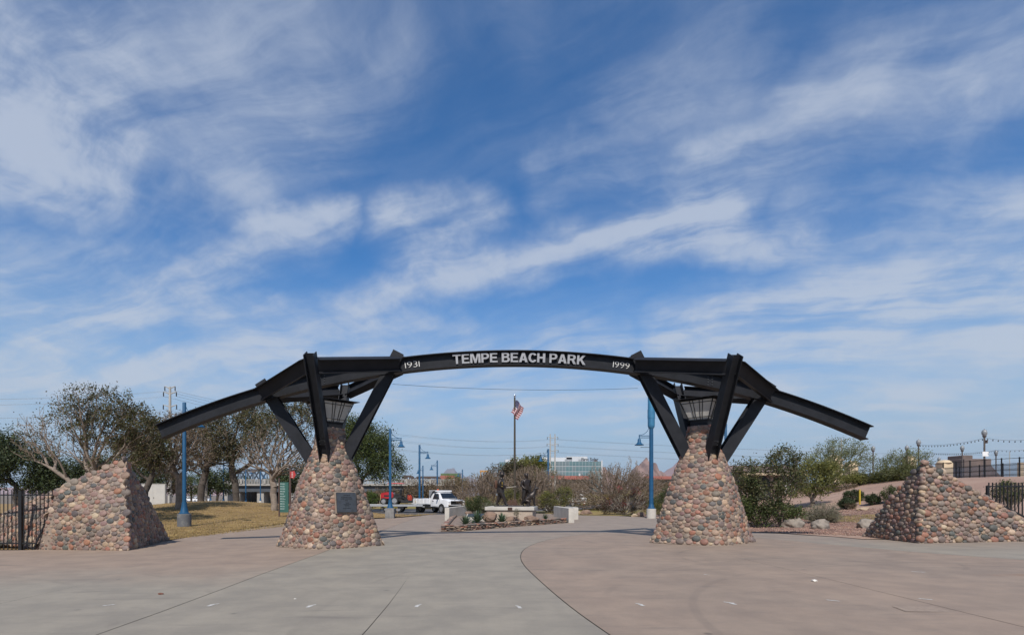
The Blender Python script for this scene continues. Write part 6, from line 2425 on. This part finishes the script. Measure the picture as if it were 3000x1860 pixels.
for k, (px, Y, lb) in enumerate(((592, 140, 'pale parked car far off between the first lamp post and the forked trunk'), (566, 146, 'white parked car far off, just right of the first lamp post'), (545, 150, 'white parked van far off behind the first lamp post'))):
    b = onG(px, Y)
    t = thing('parked_car', lb, 'car', b, R(4 * k), 'cars parked far behind the lawn')
    mb = MB().prism([(-2.2, .35), (-2.25, .85), (-1.5, 1.0), (-.9, 1.5), (.6, 1.52), (1.2, 1.02), (2.1, .88), (2.25, .4)], Matrix(((1, 0, 0, 0), (0, 0, 1, 0), (0, 1, 0, 0), (0, 0, 0, 1))), -.85, .85)
    mb.build('body', m_truck, t)
    for s_ in (-1, 1):
        MB().prism([(-1.35, 1.02), (-.85, 1.42), (.55, 1.44), (1.0, 1.04)], Matrix(((1, 0, 0, 0), (0, 0, 1, 0), (0, 1, 0, 0), (0, 0, 0, 1))), s_ * .84, s_ * .86).build('side_window', m_win, t)
        for x in (-1.4, 1.4):
            wheel(t, (x, s_ * .78, .33), .33, .2)

# ------------------------------------------------------------------ far structures
m_bconc = M('bridge_concrete', (.33, .31, .28), (.27, .255, .235), .4, .9)
m_girder = M('bridge_girder', (.060, .070, .085), (.05, .058, .07), .5, .7)
YB = 122
zd = P(0, 1417, YB).z
br = thing('concrete_bridge', 'long concrete bridge with a pale balustrade behind the lawn trees and white truck', 'bridge', (0, YB, 0))
xa, xb = (640 - CX) / F * YB, (1330 - CX) / F * YB
MB().box(((xa + xb) / 2, YB + 4, zd - .2), (xb - xa, 9, .4)).build('deck', m_bconc, br, world=True)
MB().box(((xa + xb) / 2, YB + .4, zd - 1.1), (xb - xa, .5, 1.35)).build('girder', m_girder, br, world=True)
MB().box(((xa + xb) / 2, YB - .4, zd + .95), (xb - xa, .3, .16)).build('handrail', m_bconc, br, world=True)
bl = None
n = 150
for k in range(n):
    if bl is None:
        bl = MB().box((0, 0, .44), (.17, .16, .88)).build('baluster', m_bconc, br)
        o = bl
    else:
        o = link('baluster', bl.data, br)
    o.location = (xa + (k + .5) * (xb - xa) / n, -.4, zd)
bp_ = None
for k in range(11):
    if bp_ is None:
        bp_ = MB().box((0, 0, .55), (.5, .42, 1.12)).build('railing_post', m_bconc, br)
        o = bp_
    else:
        o = link('railing_post', bp_.data, br)
    o.location = (xa + k * (xb - xa) / 10, -.4, zd)
for px in (690, 760, 860, 985, 1120, 1205, 1290):
    x = (px - CX) / F * YB
    MB().bbox((x, YB + 3.5, (zd - 1.6) / 2 - .4), (1.6, 6, zd - 1.0), .1).build('pier', m_bconc, br, world=True)
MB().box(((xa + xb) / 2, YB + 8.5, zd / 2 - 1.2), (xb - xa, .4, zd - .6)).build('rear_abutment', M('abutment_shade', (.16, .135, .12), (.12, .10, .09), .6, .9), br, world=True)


def truss(label, px0, px1, top, low, Y, mat, n, name='truss_bridge'):
    """A steel truss span: chords, verticals and diagonals on two sides."""
    x0, x1 = (px0 - CX) / F * Y, (px1 - CX) / F * Y
    zt_, zb_ = P(0, top, Y).z, P(0, low, Y).z
    t = thing(name, label, 'truss bridge', (x0, Y, 0), 0, 'steel truss bridge spans far behind')
    st = (x1 - x0) / n
    for d in (0, 6):
        mb = MB()
        mb.box(((x0 + x1) / 2, Y + d, zb_), (x1 - x0, .5, .7)).box(((x0 + x1) / 2, Y + d, zt_), (x1 - x0 - 2 * st, .5, .55))
        mb.build('chord', mat, t, world=True)
        for k in range(n):
            a = Vector((x0 + k * st, Y + d, zb_ if (k == 0 or k % 2 == 0) else zt_))
            b = Vector((x0 + (k + 1) * st, Y + d, zt_ if (k == 0 or k % 2 == 0) else zb_))
            if k == n - 1:
                a, b = Vector((x1 - st, Y + d, zt_)), Vector((x1, Y + d, zb_))
            MB().tube([a, b], .24, 4).build('diagonal', mat, t, world=True)
            if k:
                MB().tube([Vector((x0 + k * st, Y + d, zb_)), Vector((x0 + k * st, Y + d, zt_))], .16, 4).build('upright', mat, t, world=True)
    for px in (px0 + 2, px1 - 2):
        MB().box(((px - CX) / F * Y, Y + 3, zb_ / 2 - 1), (1.4, 7, zb_ + 2)).build('pier', m_bconc, t, world=True)


m_rust = M('rusty_steel', (.085, .058, .050), (.06, .045, .04), .6, .8)
m_bsteel = M('blue_grey_steel', (.045, .062, .085), (.04, .052, .07), .6, .7)
truss('dark blue-grey truss span behind the forked tree trunks', 660, 780, 1376, 1412, 165, m_bsteel, 6)
truss('dark truss span left of the pale low-branching tree', 785, 905, 1378, 1412, 165, m_bsteel, 6)
truss('rusty truss span showing over the red mower', 1172, 1215, 1394, 1412, 185, m_rust, 4)
truss('rusty truss span showing behind the second and third blue lamps', 1206, 1300, 1397, 1412, 185, m_rust, 6)


def office(name, label, px0, px1, top, low, Y, cols, rows, blank=(), dep=30):
    x0, x1 = (px0 - CX) / F * Y, (px1 - CX) / F * Y
    z1 = P(0, top, Y).z
    t = thing(name, label, 'office building', ((x0 + x1) / 2, Y, 0), R(0), 'glass office buildings on the skyline')
    Wd = x1 - x0
    m_wall = M('office_frame', (.46, .47, .47), (.40, .41, .42), .05, .6)
    MB().box((0, dep / 2 + .35, z1 / 2 - .1), (Wd, dep, z1 - .2)).build('wall', m_wall, t)
    gl = [M('green_blue_glass', (.115, .185, .190), (.085, .15, .16), .06, .18, spec=.8), M('dim_glass', (.15, .19, .195), (.12, .155, .165), .06, .2, spec=.8)]
    pn = {}
    cw, rh = Wd / cols, z1 / rows
    for c in range(cols):
        for r in range(rows):
            k = 1 if (c in blank or (c * 7 + r * 3) % 11 == 0) else 0
            if k not in pn:
                pn[k] = MB().box((0, 0, 0), (cw * .93, .12, rh * .88)).build('pane', gl[k], t)
                o = pn[k]
            else:
                o = link('pane', pn[k].data, t)
            o.location = (-Wd / 2 + (c + .5) * cw, .25, (r + .5) * rh)
    return t, Wd, z1


t, Wd, z1 = office('office_building', 'large glass office building with a rooftop name sign, right of the white power pylon', 1560, 1765, 1350, 1440, 430, 21, 7, (7, 8, 9))
m_pent = M('pale_cladding', (.48, .49, .50), (.44, .45, .46), .2, .7)
MB().box((-7, 16, z1 + 1.6), (24, 16, 3.6)).build('penthouse', m_pent, t)
MB().box((9, 14, z1 + 2.0), (17, 12, 4.4)).build('penthouse', m_pent, t)
for x in (2, 13):
    MB().box((x, 7.6, z1 + 1.0), (5.5, .5, 1.8)).build('louvre', M('dark_louvre', (.27, .285, .30), None, .4, .6), t)
MB().box((Wd / 2 - .6, -.1, z1 / 2), (1.2, .6, z1 + 1)).build('corner_fin', m_pent, t)
MB().box((9.5, -.3, z1 / 2 - 6), (1.3, .8, z1 - 8)).build('pale_fin', m_pent, t)
me, q = glyph('First Solar', 1.0, .02, .1)
lo, hi = q.min(0), q.max(0)
sc = 13.5 / (hi[0] - lo[0])
w = np.stack([(q[:, 0] - lo[0]) * sc + (1720 - CX) / F * 430 - t.location.x - 4.5, -.2 - q[:, 2] * 4, (q[:, 1]) * sc + z1 + .25], -1)
me.vertices.foreach_set('co', w.astype(np.float32).ravel())
me.materials.clear()
me.materials.append(M('sign_black', (.02, .022, .025), None, 3, .6))
me.update()
link('rooftop_sign', me, t)
t, Wd, z1 = office('office_building', 'smaller glass office block showing left of the yellow-green tree', 1463, 1522, 1352, 1440, 420, 9, 8)
MB().box((4, 10, z1 + .8), (14, 12, 2.4)).build('penthouse', m_pent, t)

m_rooft = M('terracotta_roof', (.30, .095, .062), (.24, .075, .05), .5, .85)
m_stucco = M('tan_stucco', (.36, .27, .205), (.31, .235, .18), .4, .9)
for (lb, x0, x1, top, ev, low, Y) in (('long low building with a red roof below the glass office', 1615, 1730, 1392, 1402, 1412, 240), ('red-roofed long building right of the tall antenna lamp', 1900, 1995, 1393, 1402, 1412, 230), ('small red-roofed building under the blue peak, left of the memorial', 1288, 1330, 1391, 1402, 1418, 200),
                                  ('red-roofed building between the bare shrubs', 1500, 1600, 1398, 1406, 1418, 260)):
    t = thing('red_roofed_building', lb, 'building', onG((x0 + x1) / 2, Y), 0, 'red-roofed buildings across the water')
    s_ = Y / F
    wd = (x1 - x0) * s_
    ze, zr_ = P(0, ev, Y).z - t.location.z, P(0, top, Y).z - t.location.z
    MB().box((0, 5, ze / 2), (wd - 1, 9, ze)).build('wall', m_stucco, t)
    MB().prism([(-.8, ze - .2), (10.8, ze - .2), (5, zr_)], Matrix(((0, 0, 1, 0), (1, 0, 0, 0), (0, 1, 0, 0), (0, 0, 0, 1))), -wd / 2, wd / 2).build('roof', m_rooft, t)
    wn = None
    for k in range(max(3, int(wd / 5))):
        if wn is None:
            wn = MB().box((0, 0, 0), (2.2, .1, ze * .3)).build('window', m_win, t)
            o = wn
        else:
            o = link('window', wn.data, t)
        o.location = (-wd / 2 + (k + .5) * wd / max(3, int(wd / 5)), .46, ze * .72)
b = onG(1316, 210)
t = thing('green_hangar', 'long building with a green metal roof below the blue peak', 'building', (b.x, 225, b.z), 0)
s_ = 225 / F
MB().box((0, 0, P(0, 1397, 225).z / 2), (52 * s_, 8, P(0, 1397, 225).z)).build('wall', m_stucco, t)
mb = MB().box((0, -2, P(0, 1393, 225).z), (54 * s_, 11, 1.5))
mb.build('roof', M('green_metal_roof', (.085, .135, .055), (.07, .115, .045), .4, .6), t)
t = thing('orange_frame', 'small orange gantry-like frame above the bare shrub left of the statues', 'gantry', onG(1418, 150), 0)
zz = P(0, 1380, 150).z
for x in (-.9, 0, .9):
    MB().box((x, 0, zz / 2), (.35, .4, zz)).build('leg', M('gantry_orange', (.50, .27, .10), None, .6, .7), t)
MB().box((0, 0, zz), (2.3, .5, .5)).build('crossbeam', MATS['gantry_orange'], t)

# beige bridge towers by the raised road
m_beige = M('beige_plaster', (.56, .44, .295), (.49, .385, .26), .8, .9)
for (lb, px, wpx, top, Y) in (('left one of the two tall beige bridge towers behind the palo verde', 2444, 38, 1334, 76), ('right one of the two tall beige bridge towers behind the palo verde', 2493, 32, 1352, 80), ('beige tower top just left of the peak of the right stone wall', 2664, 30, 1336, 74)):
    b = onG(px, Y)
    s_ = Y / F
    w = wpx * s_
    zt_ = P(0, top, Y).z - b.z
    t = thing('bridge_tower', lb, 'tower', b, 0, 'beige towers at the end of the road bridge')
    MB().bbox((0, 0, zt_ * .42 - 1.2), (w * .8, w * .8, zt_ * .84 + 2.4), .05).build('shaft', m_beige, t)
    MB().bbox((0, 0, zt_ * .85), (w, w, .28), .05).build('cornice', m_beige, t)
    MB().bbox((0, 0, zt_ * .92), (w * .72, w * .72, zt_ * .12), .05).build('upper_block', m_beige, t)
    MB().lathe([(w * .34, zt_ * .97), (w * .30, zt_ * .99), (w * .16, zt_ * 1.02)], 12).build('cap', m_beige, t, True)
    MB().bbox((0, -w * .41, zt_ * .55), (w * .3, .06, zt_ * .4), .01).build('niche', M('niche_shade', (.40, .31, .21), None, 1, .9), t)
b = P(2766, 1392, 66) - Vector((0, 0, .3))
t = thing('beige_kiosk', 'squat beige domed kiosk behind the road fence right of the wall peak', 'kiosk', b)
s_ = 66 / F
MB().bbox((0, 0, .3), (1.2, 1.2, 3.0), .05).build('body', m_beige, t)
MB().lathe([(.76, 1.78), (.76, 1.88), (.66, 2.0), (.45, 2.14), (.1, 2.18)], 16).build('dome_roof', m_beige, t, True)
# low brown building and butte behind the road
b = P(2835, 1392, 90)
t = thing('brown_building', 'dark brown low building behind the road fence, right of the beige kiosk', 'building', b)
m_brn = M('brown_masonry', (.16, .115, .10), (.12, .09, .08), .6, .9)
MB().bbox((-.6, 0, .3), (4.4, 5, 4.6), .1).build('wall', m_brn, t)
MB().bbox((-1.3, 0, 2.9), (1.6, 3, .7), .1).build('roof_block', m_brn, t)
MB().prism([(1.5, -1.8), (4.8, -1.8), (1.5, 1.9)], Matrix(((1, 0, 0, 0), (0, 0, 1, 0), (0, 1, 0, 0), (0, 0, 0, 1))), -2.2, 2.2).build('ramp_wall', m_brn, t)
b = P(2990, 1392, 46)
tag(MB().bbox((b.x, b.y, b.z + .35), (.32, .3, 1.5), .03).build('beige_post', m_beige), 'stout beige post beside the road fence at the right edge', 'post')

# park building behind the desert tree
b = onG(2262, 52)
b.z -= .2
t = thing('park_building', 'low tan park building with an arched opening behind the dark desert tree', 'building', b, R(8))
MB().box((0, 3, 1.35), (6.4, 6, 2.7)).build('wall', M('dusk_stucco', (.33, .235, .19), (.28, .20, .165), .6, .9), t)
MB().prism([(-.7, 2.7), (7, 2.7), (3.1, 3.5)], Matrix(((0, 0, 1, 0), (1, 0, 0, 0), (0, 1, 0, 0), (0, 0, 0, 1))), -3.7, 3.7).build('roof', M('pinkish_roof', (.22, .15, .125), (.18, .125, .105), .8, .9), t)
pts = [(1.1 * math.cos(a), 1.35 + 1.1 * math.sin(a)) for a in np.linspace(0, math.pi, 11)]
MB().prism([(1.1, 0)] + pts + [(-1.1, 0)], Matrix(((1, 0, 0, -1.3), (0, 0, 1, 0), (0, 1, 0, 0), (0, 0, 0, 1))), -.06, .05).build('arched_opening', m_dark, t)
for x in (1.15, 1.55, 2.0):
    MB().lathe([(.15, 0), (.12, .15), (.11, 2.3), (.16, 2.4)], 12, (x, -.35, 0)).build('column', m_white, t, True)
MB().box((0, -.35, 2.52), (6.6, .5, .24)).build('eave_beam', m_beige, t)

# power pylons and lines
m_pyl = M('weathered_pylon', (.40, .38, .35), (.33, .315, .29), 1, .8)
YA, YM = 105, 205


def pylon(label, px, Y, top, arms, dbl=False):
    b = onG(px, Y)
    t = thing('power_pylon', label, 'pylon', b, 0, 'power pylons carrying the lines across the sky')
    zt_ = P(0, top, Y).z - b.z
    for k in ((-.9, .9) if dbl else (0,)):
        MB().lathe([(.38, -1), (.33, zt_ * .5), (.20, zt_)], 10, (k, 0, 0)).build('pole', m_pyl, t, True)
    ends = []
    for (py, w) in arms:
        z = P(0, py, Y).z - b.z
        mb = MB()
        for s_ in (-1, 1):
            mb.tube([(0, 0, z), (s_ * w, 0, z + .45)], [.13, .07], 6)
            ends.append(b + Vector((s_ * w, 0, z + .1)))
        mb.build('cross_arm', m_pyl, t)
        for s_ in (-1, 1):
            MB().lathe([(.05, -.9), (.10, -.8), (.10, -.1), (.04, 0)], 8, (s_ * w, 0, z + .42)).build('insulator', m_dark, t, True)
            ends[-2 if s_ < 0 else -1] = b + Vector((s_ * w, 0, z - .45))
    return ends


e1 = pylon('grey power pylon rising above the trees left of the first blue lamp', 498, YA, 1133, ((1138, 1.0), (1154, 1.25), (1192, 1.3)))
e2 = pylon('pale twin-pole power pylon right of the flagpole', 1619, YM, 1271, ((1283, 2.0), (1303, 2.1), (1321, 2.1)), True)
m_line = M('power_line_wire', (.16, .17, .18), None, 1, .7)
GW = 'power lines across the sky'
far_r = [P(3600, 1312 + k * 20, 330) for k in range(3)]
names = ('topmost', 'second', 'lowest')
for k in range(3):
    for s_ in (0, 1):
        a, m = e1[k * 2 + s_], e2[k * 2 + s_]
        sd = ('left', 'right')[s_]
        tag(MB().tube(catenary(a, m, 4.2, 40), .022, 3, False).build('power_line', m_line), 'thin %s power line between the two pylons, on the %s arm ends' % (names[k], sd), 'power line', GW)
        q = far_r[k] + Vector((s_ * 4, 0, 0))
        tag(MB().tube(catenary(m, q, 5.0, 40), .026, 3, False).build('power_line', m_line), 'thin %s power line running right from the twin-pole pylon, %s arm end' % (names[k], sd), 'power line', GW)
        q = a + Vector((-90, -12, 1))
        tag(MB().tube(catenary(a, q, 3.0, 30), .018, 3, False).build('power_line', m_line), 'thin %s power line running left from the grey pylon, %s arm end' % (names[k], sd), 'power line', GW)
for (lb, px, top, Y) in (('thin bare mast far right behind the road', 2958, 1322, 120), ('thin pale pole above the palo verde by the beige towers', 2465, 1285, 85)):
    b = onG(px, Y)
    tag(MB().lathe([(.10, 0), (.07, P(0, top, Y).z - b.z)], 8, b).build('mast', m_pyl, smooth=True), lb, 'mast')
for k, (px, top, Y) in enumerate(((1843, 1330, 150), (1866, 1345, 150), (1808, 1347, 150), (1740, 1352, 160))):
    tree('bare_tree', ('tallest bare winter tree over the grey twig mass', 'bare winter tree right of the tallest one over the twig mass', 'bare winter tree left of the tallest one over the twig mass', 'faint bare winter tree right of the glass office')[k], 'tree', px, Y, (px, 1400),
         [(px, top + 25, 8, 26)], 60, .12, m_twig, m_twig, None, 0, tip=.03, group='bare winter trees beyond the twig mass', bf=.3)
# brown far bank, with bushes, in front of the bridge and buildings
for k, (px, py, rx, ry, Y, lf, lb) in enumerate(((1130, 1452, 60, 14, 100, L_BROWN, 'brown scrub below the bridge behind the mower'), (1240, 1440, 60, 22, 110, L_BROWN, 'brown scrub on the bank behind the white truck'), (1330, 1420, 45, 22, 130, L_YGREEN, 'green-brown scrub on the bank under the red-roofed building'),
                                               (1690, 1425, 55, 20, 130, L_BROWN, 'brown scrub on the bank under the long red roof'), (1940, 1425, 60, 16, 120, L_BROWN, 'brown scrub on the bank left of the plain pillar'), (1570, 1440, 60, 16, 120, L_BROWN, 'brown scrub behind the memorial shrubs'),
                                               (2060, 1420, 50, 22, 110, L_BROWN, 'brown scrub behind the plain pillar'))):
    shrub('scrub', lb, 'shrub', [(px, py, rx, ry)], Y, px, 260, lf, 3600, .32, spread=.4, tip=.02, group='scrub on the far bank')


def hill(label, pts, Y, mat, rough, seed, name='mountain', cat='mountain', dep=.9):
    """A rugged mountain: a ridge line given in photo pixels, sloping to the ground before and behind it."""
    px = np.array([p[0] for p in pts], float)
    py = np.array([p[1] for p in pts], float)
    n, m = 160, 30
    xs = np.linspace(px[0], px[-1], n)
    V = np.zeros((m, n, 3))
    hmax = P(0, py.min(), Y).z
    # the ridge: smoothed through the given points, then roughened
    line = np.interp(xs, px, py)
    for _ in range(1):
        line = np.convolve(np.pad(line, 2, mode='edge'), [.1, .2, .4, .2, .1], 'valid')
    for j in range(m):
        f = j / (m - 1) * 2 - 1
        for i in range(n):
            hgt = P(0, line[i], Y).z
            k = (1 - abs(f) ** 1.6) ** 1.2
            q = P(xs[i], 0, Y)
            nz_ = noise.fractal(Vector((i * .09 + seed, j * .22, seed)), .8, 2.1, 7)
            z = hgt * k * (1 + rough * nz_ * (.45 + .6 * abs(f)))
            V[j, i] = (q.x + rough * .12 * hmax * nz_, Y + f * hmax * dep * 1.3 + rough * nz_ * hmax * .35, max(z, -3))
    ii = np.arange(m * n).reshape(m, n)
    f = np.stack([ii[:-1, :-1], ii[:-1, 1:], ii[1:, 1:], ii[1:, :-1]], -1).reshape(-1, 4)
    o = link(name, np_mesh(name, V.reshape(-1, 3), f, mat, True))
    o['kind'] = 'structure'
    o['label'] = label
    return o


m_pinkm = M('pink_mountain_rock', (.30, .185, .165), (.235, .15, .14), .01, .95, bump=.9, bscale=.03)
m_butte = M('red_butte_rock', (.26, .165, .135), (.18, .115, .098), .03, .95, bump=1, bscale=.08)
hill('blue far-off peak left of the memorial', [(1255, 1412), (1283, 1398), (1300, 1385), (1312, 1374), (1320, 1369), (1330, 1375), (1345, 1386), (1360, 1392), (1385, 1400), (1420, 1412)], 9500, M('grey_mountain_rock', (.19, .165, .17), (.14, .125, .13), .008, .95), .16, 3)
hill('broad pink mountain behind the plain pillar', [(1880, 1420), (1925, 1400), (1960, 1372), (1995, 1346), (2040, 1332), (2090, 1352), (2118, 1380), (2160, 1376), (2200, 1388), (2280, 1405), (2380, 1420)], 5200, m_pinkm, .12, 8)
hill('red rock butte with a rounded hump left of the tall antenna lamp', [(1840, 1420), (1856, 1378), (1868, 1366), (1876, 1362), (1881, 1351), (1886, 1347), (1894, 1347), (1899, 1353), (1901, 1368), (1907, 1373), (1911, 1362), (1920, 1360), (1925, 1372), (1945, 1390), (1975, 1412)], 2300, m_butte, .2, 5, 'butte', 'butte')
hill('red rock butte at the right corner of the glass office', [(1700, 1420), (1728, 1388), (1736, 1352), (1744, 1348), (1752, 1357), (1757, 1370), (1766, 1366), (1780, 1380), (1800, 1392), (1830, 1415)], 2100, m_butte, .2, 6, 'butte', 'butte')
hill('low dark hills along the horizon on the right', [(2500, 1440), (2700, 1425), (2900, 1420), (3100, 1412), (3400, 1425), (3700, 1440)], 6000, m_pinkm, .1, 12)
hill('low hills along the horizon on the left', [(-900, 1440), (-300, 1424), (100, 1428), (500, 1418), (900, 1426), (1250, 1432), (1300, 1440)], 7000, m_pinkm, .1, 15)

# ------------------------------------------------------------------ air
hz = MB().box((0, 4400, 308), (23000, 17600, 622)).build('haze', [])
hz.data.materials.clear()
mh = bpy.data.materials.new('haze')
mh.use_nodes = True
th = NT(mh.node_tree)
th.n.clear()
pv = th.new('ShaderNodeVolumePrincipled')
pv.inputs['Color'].default_value = (.80, .88, 1.0, 1)
pv.inputs['Density'].default_value = 0.00006
pv.inputs['Anisotropy'].default_value = 0.2
ou = th.new('ShaderNodeOutputMaterial')
th.l.new(pv.outputs[0], ou.inputs['Volume'])
hz.data.materials.append(mh)
hz['kind'] = 'stuff'
hz['label'] = 'thin pale desert haze over the whole scene'
